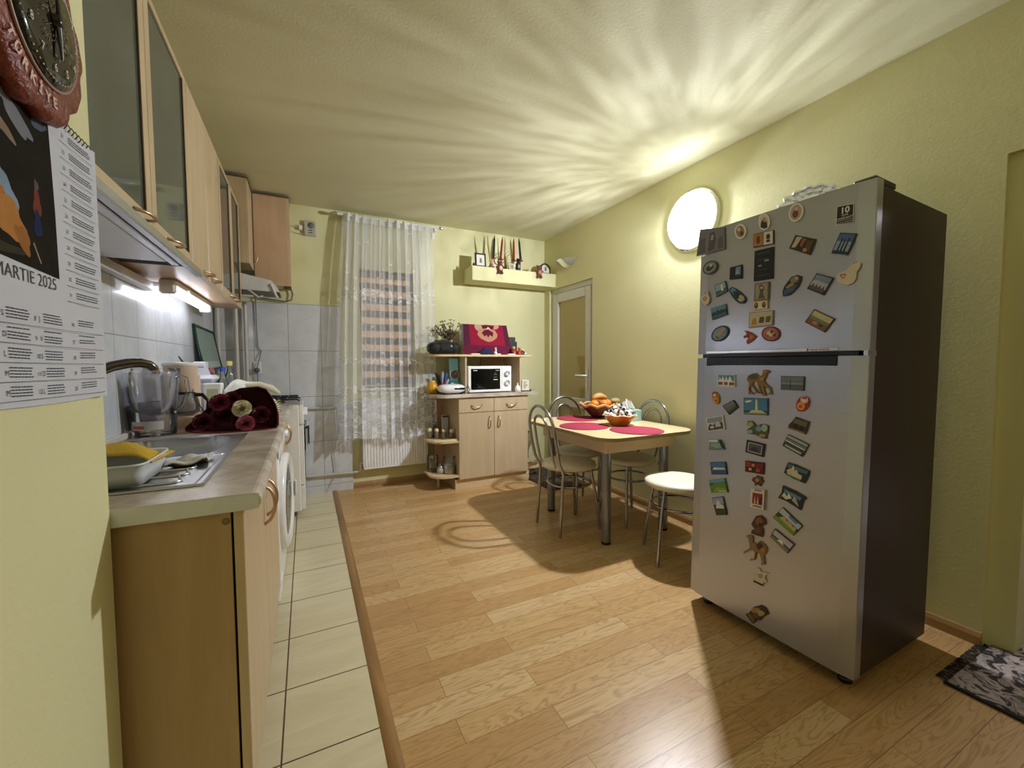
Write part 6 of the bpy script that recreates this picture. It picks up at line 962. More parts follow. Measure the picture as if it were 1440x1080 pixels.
('brown camel magnet with long legs right under the fridge handle','#8a6a35',[(.4097,1.0821),(.4043,1.0950),(.3865,1.1049),(.3737,1.1064),(.3639,1.0972),(.3482,1.0951),(.3426,1.1088),(.3442,1.1199),(.3308,1.1213),(.3156,1.1166),(.3183,1.1092),(.3290,1.1060),(.3309,1.0907),(.3383,1.0782),(.3286,1.0632),(.3101,1.0518),(.3066,1.0368),(.3042,1.0218),(.3210,1.0226),(.3123,1.0304),(.3158,1.0436),(.3374,1.0536),(.3334,1.0292),(.3256,1.0162),(.3421,1.0151),(.3393,1.0239),(.3544,1.0621),(.3522,1.0374),(.3405,1.0226),(.3516,1.0219),(.3624,1.0586),(.3660,1.0710),(.3819,1.0691),(.3847,1.0577),(.3646,1.0336),(.3567,1.0240),(.3705,1.0232),(.3721,1.0300),(.3898,1.0575),(.3959,1.0477),(.3966,1.0317),(.3801,1.0232),(.3780,1.0183),(.3993,1.0170),(.4021,1.0378),(.3993,1.0666),(.4080,1.0726)],[('#4a5433',[(.3624,1.0910),(.3632,1.0876),(.3660,1.0844),(.3704,1.0817),(.3760,1.0799),(.3823,1.0792),(.3886,1.0795),(.3945,1.0810),(.3992,1.0834),(.4023,1.0865),(.4034,1.0900),(.4025,1.0935),(.3997,1.0968),(.3952,1.0994),(.3895,1.1011),(.3831,1.1018),(.3768,1.1014),(.3711,1.0999),(.3665,1.0975),(.3635,1.0945)]),('#b58c4d',[(.3541,1.0869),(.3388,1.0904),(.3354,1.0813),(.3506,1.0765)]),('#a8803f',[(.3233,1.1140),(.3237,1.1127),(.3248,1.1115),(.3266,1.1105),(.3290,1.1099),(.3316,1.1096),(.3342,1.1098),(.3366,1.1104),(.3386,1.1113),(.3398,1.1125),(.3403,1.1138),(.3399,1.1151),(.3388,1.1163),(.3369,1.1173),(.3345,1.1179),(.3319,1.1182),(.3293,1.1180),(.3269,1.1174),(.3250,1.1165),(.3238,1.1153)])]),
('wide grey seaside magnet at the top right of the lower door','#2a2f36',[(.2711,1.0970),(.1884,1.0974),(.1884,1.0435),(.2707,1.0436)],[('#76828f',[(.2694,1.0954),(.1900,1.0957),(.1900,1.0651),(.2692,1.0650)]),('#59626b',[(.2692,1.0650),(.1900,1.0651),(.1900,1.0451),(.2690,1.0452)]),('#9aa0a2',[(.2692,1.0703),(.1900,1.0705),(.1900,1.0672),(.2692,1.0671)]),('#2a2f36',[(.2369,1.0489),(.2354,1.0918),(.2328,1.0489)]),('#3f464d',[(.2692,1.0783),(.1900,1.0785),(.1900,1.0774),(.2692,1.0773)])]),
('small yellow nesting doll magnet at the left of the lower door','#b2862c',[(.5362,.9943),(.5346,.9856),(.5348,.9773),(.5366,.9703),(.5400,.9651),(.5446,.9624),(.5500,.9623),(.5556,.9650),(.5610,.9701),(.5655,.9772),(.5687,.9856),(.5703,.9945),(.5701,1.0029),(.5682,1.0100),(.5647,1.0151),(.5600,1.0177),(.5546,1.0177),(.5490,1.0149),(.5437,1.0097),(.5393,1.0026)],[('#b5352e',[(.5454,1.0076),(.5459,1.0038),(.5476,1.0002),(.5503,.9973),(.5538,.9953),(.5578,.9944),(.5619,.9947),(.5656,.9962),(.5686,.9988),(.5706,1.0021),(.5714,1.0059),(.5709,1.0098),(.5691,1.0134),(.5663,1.0163),(.5627,1.0183),(.5587,1.0191),(.5547,1.0188),(.5510,1.0172),(.5481,1.0147),(.5461,1.0114)]),('#efd9b8',[(.5490,1.0039),(.5493,1.0018),(.5503,.9998),(.5519,.9982),(.5540,.9971),(.5564,.9966),(.5587,.9967),(.5609,.9976),(.5627,.9990),(.5638,1.0008),(.5643,1.0029),(.5640,1.0051),(.5630,1.0071),(.5613,1.0087),(.5592,1.0098),(.5569,1.0103),(.5545,1.0101),(.5524,1.0093),(.5506,1.0079),(.5495,1.0060)]),('#d8a637',[(.5369,.9815),(.5373,.9769),(.5390,.9725),(.5417,.9690),(.5452,.9666),(.5491,.9655),(.5531,.9659),(.5568,.9677),(.5598,.9709),(.5618,.9749),(.5626,.9796),(.5622,.9843),(.5605,.9887),(.5577,.9922),(.5542,.9946),(.5502,.9956),(.5462,.9952),(.5426,.9933),(.5396,.9902),(.5377,.9861)]),('#b5352e',[(.5420,.9791),(.5423,.9774),(.5431,.9758),(.5444,.9745),(.5460,.9736),(.5479,.9731),(.5498,.9733),(.5515,.9739),(.5529,.9750),(.5538,.9765),(.5541,.9781),(.5539,.9799),(.5531,.9815),(.5518,.9828),(.5501,.9837),(.5483,.9841),(.5464,.9840),(.5447,.9833),(.5433,.9822),(.5424,.9808)])]),
('little tilted dark landscape magnet between the nesting doll and the tower magnet','#1d2226',[(.5174,.9587),(.4674,.9882),(.4441,.9586),(.4848,.9222)],[('#6f8190',[(.5127,.9587),(.4686,.9852),(.4603,.9747),(.5014,.9459)]),('#7a6b4c',[(.5014,.9459),(.4603,.9747),(.4531,.9658),(.4918,.9352)]),('#3c5a5c',[(.4918,.9352),(.4531,.9658),(.4479,.9592),(.4848,.9273)])]),
('bright blue magnet with a tall cream tower below the camel','#24507a',[(.4206,1.0014),(.3203,1.0055),(.3177,.9372),(.4179,.9307)],[('#4482b0',[(.4184,.9994),(.3222,1.0034),(.3203,.9542),(.4165,.9485)]),('#d9d7a8',[(.3689,.9443),(.3688,.9952),(.3660,1.0009),(.3619,.9955),(.3569,.9451)]),('#cfcaa0',[(.3973,.9391),(.3824,.9526),(.3425,.9549),(.3227,.9437)]),('#e6eef2',[(.4148,.9875),(.3891,.9943),(.3838,.9889),(.4072,.9808)]),('#85924d',[(.4161,.9393),(.3199,.9453),(.3197,.9391),(.4159,.9330)])]),
('large pink nesting doll magnet at the right of the lower door','#a8303e',[(.1716,.9865),(.1758,.9781),(.1815,.9711),(.1881,.9665),(.1951,.9645),(.2016,.9654),(.2071,.9693),(.2110,.9756),(.2129,.9839),(.2127,.9931),(.2102,1.0025),(.2058,1.0111),(.2000,1.0180),(.1933,1.0225),(.1864,1.0242),(.1800,1.0230),(.1746,1.0191),(.1709,1.0128),(.1690,1.0048),(.1693,.9957)],[('#e2c8c0',[(.1712,1.0107),(.1717,1.0065),(.1734,1.0026),(.1762,.9994),(.1799,.9972),(.1840,.9961),(.1882,.9965),(.1920,.9981),(.1952,1.0009),(.1973,1.0045),(.1981,1.0087),(.1976,1.0130),(.1958,1.0169),(.1929,1.0201),(.1892,1.0223),(.1851,1.0233),(.1809,1.0229),(.1771,1.0213),(.1740,1.0185),(.1720,1.0149)]),('#b83e50',[(.1755,1.0172),(.1759,1.0156),(.1770,1.0141),(.1788,1.0128),(.1810,1.0119),(.1836,1.0115),(.1861,1.0116),(.1885,1.0121),(.1904,1.0131),(.1916,1.0144),(.1921,1.0160),(.1917,1.0176),(.1906,1.0191),(.1888,1.0204),(.1865,1.0212),(.1840,1.0217),(.1814,1.0216),(.1791,1.0210),(.1772,1.0200),(.1760,1.0187)]),('#e0a64c',[(.1817,.9822),(.1836,.9780),(.1865,.9746),(.1903,.9723),(.1945,.9713),(.1987,.9718),(.2026,.9736),(.2056,.9768),(.2076,.9808),(.2083,.9854),(.2077,.9901),(.2057,.9943),(.2027,.9978),(.1989,1.0000),(.1947,1.0009),(.1905,1.0004),(.1867,.9985),(.1837,.9953),(.1817,.9913),(.1811,.9868)]),('#c34a5e',[(.1888,.9849),(.1890,.9826),(.1899,.9805),(.1913,.9787),(.1932,.9775),(.1953,.9769),(.1974,.9771),(.1993,.9779),(.2009,.9795),(.2020,.9814),(.2024,.9837),(.2022,.9860),(.2013,.9882),(.1998,.9900),(.1979,.9912),(.1959,.9917),(.1937,.9915),(.1918,.9907),(.1902,.9892),(.1892,.9872)]),('#f2dfd0',[(.1783,1.0079),(.1785,1.0060),(.1792,1.0042),(.1804,1.0027),(.1819,1.0017),(.1837,1.0013),(.1855,1.0014),(.1871,1.0022),(.1884,1.0035),(.1893,1.0052),(.1896,1.0071),(.1894,1.0090),(.1887,1.0108),(.1875,1.0123),(.1859,1.0133),(.1842,1.0137),(.1824,1.0135),(.1808,1.0128),(.1795,1.0115),(.1786,1.0098)])]),
('white framed stamp-like picture magnet near the left edge of the lower door','#d8d8d4',[(.6011,.8949),(.5136,.9171),(.5017,.8544),(.5868,.8319)],[('#88a4bc',[(.5936,.8914),(.5185,.9105),(.5147,.8904),(.5890,.8712)]),('#474c55',[(.5848,.8523),(.5768,.8711),(.5616,.8650),(.5505,.8778),(.5358,.8718),(.5256,.8876),(.5135,.8841),(.5084,.8578),(.5817,.8385)]),('#c6c9cc',[(.5499,.8747),(.5243,.8813),(.5213,.8656),(.5466,.8590)]),('#e2e2e0',[(.5740,.8585),(.5566,.8630),(.5546,.8536),(.5719,.8491)])]),
('cluster of shells shaped magnet under the blue tower magnet','#4c5a48',[(.3984,.9053),(.3821,.9060),(.3655,.8923),(.3589,.8838),(.3469,.8979),(.3285,.9015),(.3131,.8961),(.3140,.8714),(.3194,.8553),(.3189,.8418),(.3385,.8418),(.3640,.8516),(.3963,.8518),(.4003,.8686),(.3844,.8803),(.4010,.8877)],[('#b0ad70',[(.3746,.8943),(.3750,.8911),(.3765,.8881),(.3790,.8855),(.3822,.8837),(.3857,.8827),(.3894,.8827),(.3927,.8837),(.3954,.8856),(.3971,.8882),(.3978,.8913),(.3974,.8945),(.3958,.8976),(.3933,.9002),(.3901,.9020),(.3865,.9030),(.3829,.9029),(.3796,.9019),(.3770,.9000),(.3752,.8973)]),('#9fc0c4',[(.3158,.8865),(.3162,.8819),(.3177,.8776),(.3203,.8740),(.3236,.8714),(.3273,.8701),(.3311,.8703),(.3346,.8719),(.3374,.8748),(.3393,.8787),(.3401,.8832),(.3397,.8879),(.3381,.8922),(.3355,.8959),(.3322,.8984),(.3284,.8996),(.3246,.8994),(.3212,.8977),(.3184,.8948),(.3165,.8910)]),('#76a0a6',[(.3388,.8803),(.3392,.8768),(.3409,.8734),(.3435,.8706),(.3469,.8685),(.3507,.8674),(.3546,.8674),(.3581,.8685),(.3610,.8706),(.3629,.8734),(.3637,.8768),(.3632,.8804),(.3615,.8838),(.3588,.8866),(.3554,.8887),(.3516,.8898),(.3477,.8897),(.3442,.8886),(.3414,.8865),(.3395,.8836)]),('#8fb7bd',[(.3766,.8636),(.3770,.8612),(.3784,.8589),(.3806,.8569),(.3834,.8554),(.3866,.8545),(.3898,.8544),(.3928,.8551),(.3952,.8564),(.3967,.8584),(.3973,.8606),(.3969,.8631),(.3955,.8654),(.3933,.8674),(.3904,.8689),(.3872,.8698),(.3840,.8698),(.3811,.8692),(.3787,.8678),(.3772,.8659)]),('#c0894a',[(.3224,.8548),(.3230,.8528),(.3248,.8508),(.3278,.8490),(.3315,.8475),(.3356,.8466),(.3398,.8462),(.3436,.8465),(.3467,.8474),(.3487,.8489),(.3494,.8507),(.3488,.8527),(.3470,.8547),(.3440,.8566),(.3403,.8580),(.3361,.8589),(.3319,.8593),(.3281,.8589),(.3251,.8580),(.3232,.8566)])]),
('brown arched house shaped magnet under the pink nesting doll','#3d2f20',[(.2126,.9429),(.1650,.9297),(.1693,.9094),(.1759,.8812),(.2078,.8897),(.2381,.8972),(.2348,.9123),(.2228,.9266)],[('#6c6a4a',[(.2150,.9368),(.1699,.9263),(.1744,.9087),(.2198,.9200)]),('#17130f',[(.2037,.9076),(.2040,.9044),(.2049,.9014),(.2065,.8988),(.2085,.8971),(.2108,.8963),(.2131,.8964),(.2153,.8976),(.2170,.8997),(.2182,.9025),(.2187,.9056),(.2184,.9089),(.2175,.9119),(.2159,.9144),(.2139,.9162),(.2116,.9170),(.2092,.9168),(.2071,.9156),(.2054,.9135),(.2042,.9108)]),('#17130f',[(.1824,.9019),(.1827,.8987),(.1836,.8957),(.1851,.8932),(.1871,.8915),(.1893,.8907),(.1916,.8908),(.1937,.8920),(.1954,.8941),(.1966,.8968),(.1970,.8999),(.1968,.9031),(.1959,.9061),(.1943,.9086),(.1923,.9104),(.1901,.9112),(.1878,.9110),(.1857,.9098),(.1840,.9077),(.1829,.9050)]),('#8d6a3c',[(.2327,.9008),(.1788,.8899),(.1786,.8842),(.2352,.8946)])]),
('teal magnet with a white banner and a dark pointed edge on the left','#5f8f92',[(.5815,.7976),(.5243,.8068),(.5126,.7917),(.4991,.7649),(.5374,.7551),(.5798,.7501),(.5742,.7707)],[('#e3e3dc',[(.5799,.7964),(.5354,.8036),(.5350,.7927),(.5772,.7856)]),('#8fb3b0',[(.5692,.7821),(.5237,.7898),(.5155,.7708),(.5644,.7585)]),('#1a1f24',[(.5242,.8054),(.5165,.7978),(.4991,.7669),(.5103,.7717),(.5276,.7960)]),('#a66a4a',[(.5507,.7644),(.5510,.7631),(.5518,.7618),(.5531,.7606),(.5548,.7597),(.5567,.7592),(.5586,.7590),(.5603,.7593),(.5617,.7600),(.5626,.7610),(.5630,.7622),(.5627,.7636),(.5619,.7649),(.5606,.7660),(.5589,.7669),(.5570,.7675),(.5551,.7676),(.5534,.7673),(.5520,.7666),(.5511,.7656)])]),
('black stamp shaped magnet with a lilac centre in the middle column','#16181d',[(.3999,.8250),(.3235,.8194),(.3294,.7657),(.4046,.7726)],[('#a7a6ac',[(.3926,.8181),(.3316,.8136),(.3360,.7728),(.3962,.7782)]),('#4f5468',[(.3883,.8136),(.3365,.8096),(.3399,.7775),(.3912,.7820)]),('#2c3040',[(.3840,.7840),(.3748,.7992),(.3631,.8010),(.3523,.7947),(.3463,.7808)])]),
('long tilted coast view magnet with a white stripe on the right','#333a3e',[(.2372,.8726),(.1627,.8454),(.1841,.7959),(.2567,.8262)],[('#a9b4bb',[(.2362,.8706),(.1648,.8445),(.1722,.8273),(.2430,.8545)]),('#566a78',[(.2395,.8628),(.1684,.8361),(.1713,.8293),(.2422,.8563)]),('#e2e0da',[(.2442,.8517),(.1735,.8243),(.1752,.8204),(.2457,.8480)]),('#394b57',[(.2461,.8471),(.1756,.8194),(.1794,.8105),(.2496,.8387)]),('#aeb3b4',[(.2444,.8344),(.1859,.8108),(.1889,.8038),(.2472,.8278)])]),
('deep blue sea magnet with pale houses above the green hill magnet','#1c3a6e',[(.5698,.6944),(.4949,.7116),(.4841,.6572),(.5599,.6392)],[('#4977b5',[(.5672,.6933),(.4967,.7095),(.4927,.6893),(.5635,.6728)]),('#d8cbb0',[(.5559,.6620),(.5502,.6748),(.4973,.6854),(.4918,.6770)]),('#2a55a0',[(.5613,.6607),(.4904,.6773),(.4868,.6594),(.5581,.6425)]),('#f0f0f0',[(.5341,.6739),(.5342,.6728),(.5351,.6717),(.5367,.6705),(.5387,.6696),(.5411,.6689),(.5435,.6685),(.5457,.6684),(.5475,.6688),(.5488,.6694),(.5494,.6704),(.5492,.6715),(.5482,.6727),(.5467,.6738),(.5446,.6748),(.5423,.6755),(.5399,.6759),(.5377,.6759),(.5359,.6755),(.5346,.6749)])]),
('dark red magnet in the middle column under the black stamp','#551417',[(.4038,.7359),(.3243,.7431),(.3249,.6952),(.4021,.6897)],[('#9a2a2c',[(.4004,.7316),(.3792,.7335),(.3788,.7148),(.3997,.7131)]),('#c98c6a',[(.3751,.7291),(.3631,.7302),(.3630,.7184),(.3748,.7174)]),('#7e1f22',[(.3592,.7329),(.3282,.7356),(.3284,.7141),(.3590,.7117)]),('#d6b7a0',[(.3866,.7095),(.3747,.7104),(.3745,.7010),(.3864,.7002)]),('#b34a3e',[(.3551,.7120),(.3398,.7132),(.3398,.7013),(.3551,.7001)]),('#2b0d0e',[(.3708,.7154),(.3591,.7164),(.3589,.6975),(.3705,.6966)])]),
('tiny star shaped brown magnet between the two red magnets','#5f3d24',[(.3513,.6851),(.3418,.6830),(.3293,.6829),(.3320,.6710),(.3225,.6659),(.3327,.6570),(.3341,.6441),(.3467,.6484),(.3591,.6388),(.3595,.6514),(.3727,.6595),(.3668,.6737),(.3573,.6760)],[('#b88a55',[(.3412,.6687),(.3415,.6662),(.3426,.6639),(.3443,.6618),(.3466,.6601),(.3490,.6591),(.3516,.6589),(.3539,.6593),(.3558,.6606),(.3570,.6624),(.3575,.6646),(.3572,.6670),(.3561,.6694),(.3544,.6715),(.3521,.6731),(.3496,.6741),(.3471,.6744),(.3448,.6739),(.3429,.6727),(.3417,.6709)]),('#3a2415',[(.3377,.6589),(.3379,.6575),(.3386,.6561),(.3396,.6548),(.3410,.6538),(.3425,.6532),(.3441,.6531),(.3455,.6533),(.3466,.6540),(.3474,.6550),(.3477,.6563),(.3475,.6577),(.3468,.6591),(.3458,.6604),(.3444,.6614),(.3429,.6620),(.3413,.6621),(.3399,.6619),(.3388,.6612),(.3380,.6601)])]),
('pale mosque shaped magnet with a dark rim on the right','#20282c',[(.2330,.7643),(.2083,.7620),(.1579,.7485),(.1598,.7311),(.1714,.6985),(.2115,.7058),(.2464,.7210),(.2405,.7432)],[('#4d6f86',[(.2312,.7612),(.1604,.7457),(.1676,.7337),(.2350,.7444)]),('#c9c5ad',[(.2357,.7353),(.2185,.7451),(.2074,.7389),(.1995,.7436),(.1952,.7301),(.1803,.7250),(.1849,.7078),(.2340,.7192)]),('#e7e3d2',[(.2135,.7579),(.2075,.7418),(.2173,.7425)]),('#5d7a5a',[(.2425,.7219),(.1849,.7095),(.1873,.7031),(.2395,.7155)])]),
('green hillside magnet on the left of the lower door','#3b5a2c',[(.5730,.6107),(.4958,.6382),(.4776,.5793),(.5584,.5554)],[('#6f9cc0',[(.5730,.6107),(.4958,.6382),(.4912,.6234),(.5693,.5968)]),('#5f8f3e',[(.5656,.5830),(.5373,.6077),(.4903,.6204),(.4776,.5793),(.5584,.5554)]),('#86a83e',[(.5507,.5607),(.5317,.5878),(.4907,.5944),(.4823,.5810)]),('#d7c39a',[(.5196,.5761),(.4841,.5869),(.4823,.5810),(.5180,.5704)])]),
('white stamp shaped magnet with a dark red picture','#d9d3cf',[(.3747,.6270),(.3122,.6344),(.3139,.5513),(.3762,.5464)],[('#5c5250',[(.3170,.6339),(.3122,.6344),(.3139,.5513),(.3187,.5509)]),('#8a2b34',[(.3660,.6103),(.3247,.6149),(.3256,.5686),(.3669,.5649)]),('#d9b5b0',[(.3598,.5680),(.3561,.5968),(.3523,.5687)]),('#d9b5b0',[(.3472,.5691),(.3435,.6022),(.3398,.5698)]),('#4a161c',[(.3361,.5988),(.3275,.5997),(.3280,.5708),(.3367,.5701)]),('#77706c',[(.3588,.6249),(.3306,.6282),(.3307,.6240),(.3588,.6208)]),('#77706c',[(.3632,.5588),(.3288,.5617),(.3289,.5567),(.3633,.5539)])]),
('dark pillow shaped magnet with white tents on the right','#1e2a33',[(.2489,.6696),(.2376,.6667),(.2044,.6609),(.1642,.6462),(.1739,.6290),(.1815,.5932),(.2076,.6043),(.2355,.6137),(.2652,.6170),(.2524,.6417)],[('#5f86a8',[(.2418,.6596),(.1797,.6417),(.1844,.6288),(.2423,.6445)]),('#dcd9cd',[(.2503,.6303),(.2423,.6445),(.2307,.6329),(.2258,.6491),(.2140,.6289),(.2358,.6196)]),('#aeb2ae',[(.2138,.6231),(.2036,.6407),(.1920,.6178),(.1888,.6043)]),('#863e2e',[(.2597,.6216),(.2504,.6333),(.2482,.6219)])]),
('small magnet of a white castle against blue sky, lowest on the left','#2c3038',[(.5549,.5324),(.5004,.5545),(.4785,.4786),(.5291,.4602)],[('#8fa6d0',[(.5525,.5309),(.5013,.5515),(.4932,.5234),(.5429,.5040)]),('#d9dade',[(.5314,.4920),(.5308,.5170),(.5237,.5324),(.5098,.5169),(.4957,.5182),(.4912,.5031)]),('#3a4430',[(.5357,.4838),(.4870,.5022),(.4808,.4811),(.5286,.4637)])]),
('long tilted castle magnet with green grass below the pillow magnet','#37452c',[(.2466,.5842),(.1736,.5354),(.2031,.4889),(.2825,.5331)],[('#b9c6da',[(.2458,.5821),(.1756,.5354),(.1867,.5179),(.2592,.5630)]),('#5f86b8',[(.2174,.5632),(.1883,.5439),(.1938,.5355),(.2232,.5545)]),('#bba883',[(.2595,.5415),(.2358,.5519),(.2293,.5375),(.2116,.5401),(.2067,.5236),(.1925,.5215),(.1994,.5029)]),('#6f9a3a',[(.2707,.5466),(.1962,.5030),(.2037,.4912),(.2797,.5337)])]),
('lilac skyline magnet lowest on the right of the lower door','#4c4a52',[(.2731,.4900),(.1983,.4555),(.2217,.4120),(.2894,.4519)],[('#b9b7cc',[(.2707,.4870),(.2021,.4551),(.2138,.4332),(.2791,.4676)]),('#ececf0',[(.2639,.4497),(.2429,.4562),(.2361,.4343)]),('#7d7f6a',[(.2819,.4611),(.2177,.4258),(.2231,.4158),(.2858,.4522)])]),
('dark brown seated figure magnet above the small camel','#4c2f1c',[(.3474,.5181),(.3296,.5256),(.3116,.5153),(.3084,.4960),(.3239,.4800),(.3176,.4643),(.3199,.4389),(.3426,.4370),(.3678,.4377),(.3641,.4516),(.3535,.4612),(.3675,.4755),(.3598,.4949)],[('#835533',[(.3207,.5040),(.3212,.4988),(.3231,.4936),(.3262,.4889),(.3301,.4852),(.3345,.4829),(.3391,.4821),(.3432,.4830),(.3466,.4855),(.3489,.4893),(.3498,.4941),(.3493,.4994),(.3473,.5047),(.3442,.5094),(.3402,.5131),(.3358,.5154),(.3313,.5161),(.3272,.5151),(.3238,.5126),(.3216,.5088)]),('#6a4226',[(.3273,.4649),(.3278,.4611),(.3294,.4573),(.3319,.4539),(.3352,.4510),(.3390,.4491),(.3428,.4483),(.3462,.4486),(.3490,.4502),(.3509,.4527),(.3517,.4561),(.3512,.4598),(.3496,.4637),(.3469,.4672),(.3436,.4700),(.3398,.4719),(.3361,.4727),(.3326,.4723),(.3299,.4707),(.3280,.4681)]),('#2e1b10',[(.3235,.4908),(.3237,.4890),(.3246,.4871),(.3259,.4853),(.3277,.4839),(.3296,.4829),(.3316,.4825),(.3335,.4827),(.3349,.4834),(.3359,.4847),(.3363,.4864),(.3360,.4882),(.3352,.4901),(.3338,.4919),(.3320,.4933),(.3301,.4943),(.3281,.4947),(.3263,.4945),(.3248,.4937),(.3238,.4925)])]),
('small standing camel magnet with pale legs low in the middle column','#8a7050',[(.3884,.4174),(.3801,.4264),(.3632,.4293),(.3570,.4208),(.3597,.4030),(.3454,.4002),(.3296,.4187),(.3132,.4128),(.3008,.4014),(.3016,.3807),(.3114,.3645),(.3081,.3413),(.3046,.3322),(.3202,.3221),(.3184,.3369),(.3276,.3659),(.3417,.3684),(.3458,.3459),(.3470,.3329),(.3650,.3210),(.3669,.3269),(.3539,.3408),(.3525,.3682),(.3609,.3690),(.3775,.3564),(.3942,.3410),(.3970,.3467),(.3737,.3697),(.3699,.3822),(.3749,.4013),(.3797,.4147)],[('#3d2c22',[(.3452,.3961),(.3295,.4147),(.3155,.4094),(.3125,.3927),(.3323,.3806)]),('#b3703a',[(.3052,.3915),(.3056,.3878),(.3068,.3842),(.3088,.3808),(.3113,.3781),(.3142,.3764),(.3172,.3757),(.3199,.3762),(.3221,.3779),(.3236,.3805),(.3242,.3838),(.3239,.3875),(.3226,.3912),(.3206,.3946),(.3180,.3972),(.3151,.3990),(.3122,.3996),(.3095,.3990),(.3073,.3974),(.3058,.3948)]),('#c8b496',[(.3523,.3641),(.3466,.3664),(.3505,.3373),(.3554,.3352)])]),
('little white dancer magnet on a black base under the small camel','#cfc8b4',[(.3375,.3037),(.3253,.3050),(.3208,.2946),(.3010,.3011),(.2891,.3008),(.3005,.2899),(.3041,.2776),(.2956,.2653),(.3032,.2551),(.3099,.2626),(.3090,.2400),(.3225,.2334),(.3501,.2394),(.3504,.2485),(.3374,.2563),(.3543,.2626),(.3405,.2732),(.3299,.2764),(.3337,.2888),(.3453,.2894)],[('#23262b',[(.3487,.2476),(.3093,.2481),(.3106,.2392),(.3501,.2394)]),('#a39b84',[(.3138,.2813),(.3141,.2781),(.3151,.2749),(.3168,.2719),(.3190,.2695),(.3214,.2679),(.3239,.2672),(.3262,.2676),(.3281,.2689),(.3293,.2711),(.3298,.2739),(.3295,.2771),(.3285,.2804),(.3268,.2834),(.3246,.2858),(.3222,.2874),(.3197,.2880),(.3174,.2877),(.3156,.2863),(.3143,.2841)])]),
('knot shaped bronze magnet alone at the bottom of the lower door','#3c2e1e',[(.3554,.1144),(.3436,.1359),(.3156,.1574),(.2954,.1550),(.2844,.1364),(.3019,.1169),(.3132,.0957),(.3293,.0884),(.3434,.0636),(.3775,.0854),(.3634,.0999)],[('#9a8158',[(.3156,.1359),(.3164,.1319),(.3190,.1272),(.3231,.1224),(.3285,.1178),(.3344,.1140),(.3405,.1113),(.3461,.1099),(.3506,.1101),(.3535,.1118),(.3546,.1149),(.3538,.1190),(.3511,.1237),(.3468,.1286),(.3414,.1332),(.3353,.1370),(.3293,.1396),(.3238,.1409),(.3195,.1406),(.3166,.1389)]),('#b59c70',[(.2985,.1328),(.2992,.1288),(.3016,.1243),(.3053,.1197),(.3101,.1154),(.3155,.1119),(.3209,.1095),(.3259,.1084),(.3299,.1087),(.3326,.1105),(.3336,.1136),(.3329,.1176),(.3305,.1222),(.3266,.1269),(.3217,.1312),(.3163,.1347),(.3109,.1370),(.3060,.1380),(.3021,.1376),(.2995,.1358)]),('#5e4a2e',[(.3212,.1121),(.3217,.1082),(.3234,.1040),(.3261,.0999),(.3297,.0963),(.3337,.0935),(.3377,.0918),(.3414,.0914),(.3444,.0923),(.3464,.0945),(.3472,.0978),(.3467,.1017),(.3449,.1059),(.3421,.1101),(.3386,.1137),(.3345,.1165),(.3305,.1181),(.3268,.1184),(.3239,.1174),(.3219,.1153)]),('#7c6645',[(.3673,.0893),(.3591,.0997),(.3374,.0822),(.3437,.0719)])]),
]
STICK=[(0.1093, 1.6954), (0.0588, 1.6897), (0.0584, 1.6261), (0.1099, 1.63)]
# ---------------------------------------------------------------- fridge (local axes: x into the fridge, y along the front to the far side, z up)
FR=thing('fridge','tall two-door steel fridge covered with souvenir magnets','fridge',(1.648,.705,0),rot=(0,math.radians(1.2),math.radians(1.0)))
FWd=.668
B().box(.062,.595,.004,FWd-.004,.045,1.745,fr_side,.004).build('cabinet',FR)
def door(z0,z1,nm):
    b=B(); n=14
    pr=[(0.012*(abs(2*i/n-1)**8)+.0,FWd*i/n) for i in range(n+1)]
    poly=pr+[(.055,FWd),(.055,0)]
    b.prism([(u,v) for u,v in poly],lambda u,v,d:(u,v,d),z0,z1,fr_front); o=b.build(nm,FR,bevel=.003); return o
d1=door(.052,1.172,'lower_door'); d2=door(1.190,1.757,'upper_door')
B().box(.010,.060,.03,FWd-.03,1.172,1.190,black).build('door_gap_seal',FR)
B().box(-.0015,.02,.085,.612,1.136,1.176,blackg,.004).build('handle_recess',d1)
B().box(-.004,.012,.085,.612,1.1905,1.203,alu,.002).build('handle_trim',d2)
tb=B(); fT=lambda x0,z0,s:(lambda u,v,d:(-.0045-d,x0-u,z0+v))
tb.text('DIGITAL INVERTER',.0075,fT(.175,1.1935,1),black,.0002); tb.box(-.0048,-.004,.180,.184,1.1925,1.2015,black); tb.build('trim_lettering',d2)
B().box(.055,.063,.004,FWd-.004,.05,1.75,black).build('door_gasket',FR)
B().box(.02,.16,.006,.075,1.745,1.772,fr_side,.006).build('hinge_cover',FR)
B().box(.0,.06,.0,.012,1.172,1.190,alu).build('hinge_plate',FR)
for x,y in ((.07,.05),(.07,.61),(.55,.05),(.55,.61)): B().lathe([(.0001,0),(.022,0),(.022,.018),(.014,.02),(.014,.048)],black,(x,y,-.0+.0 if x<.3 else .012),16).build('foot',FR)
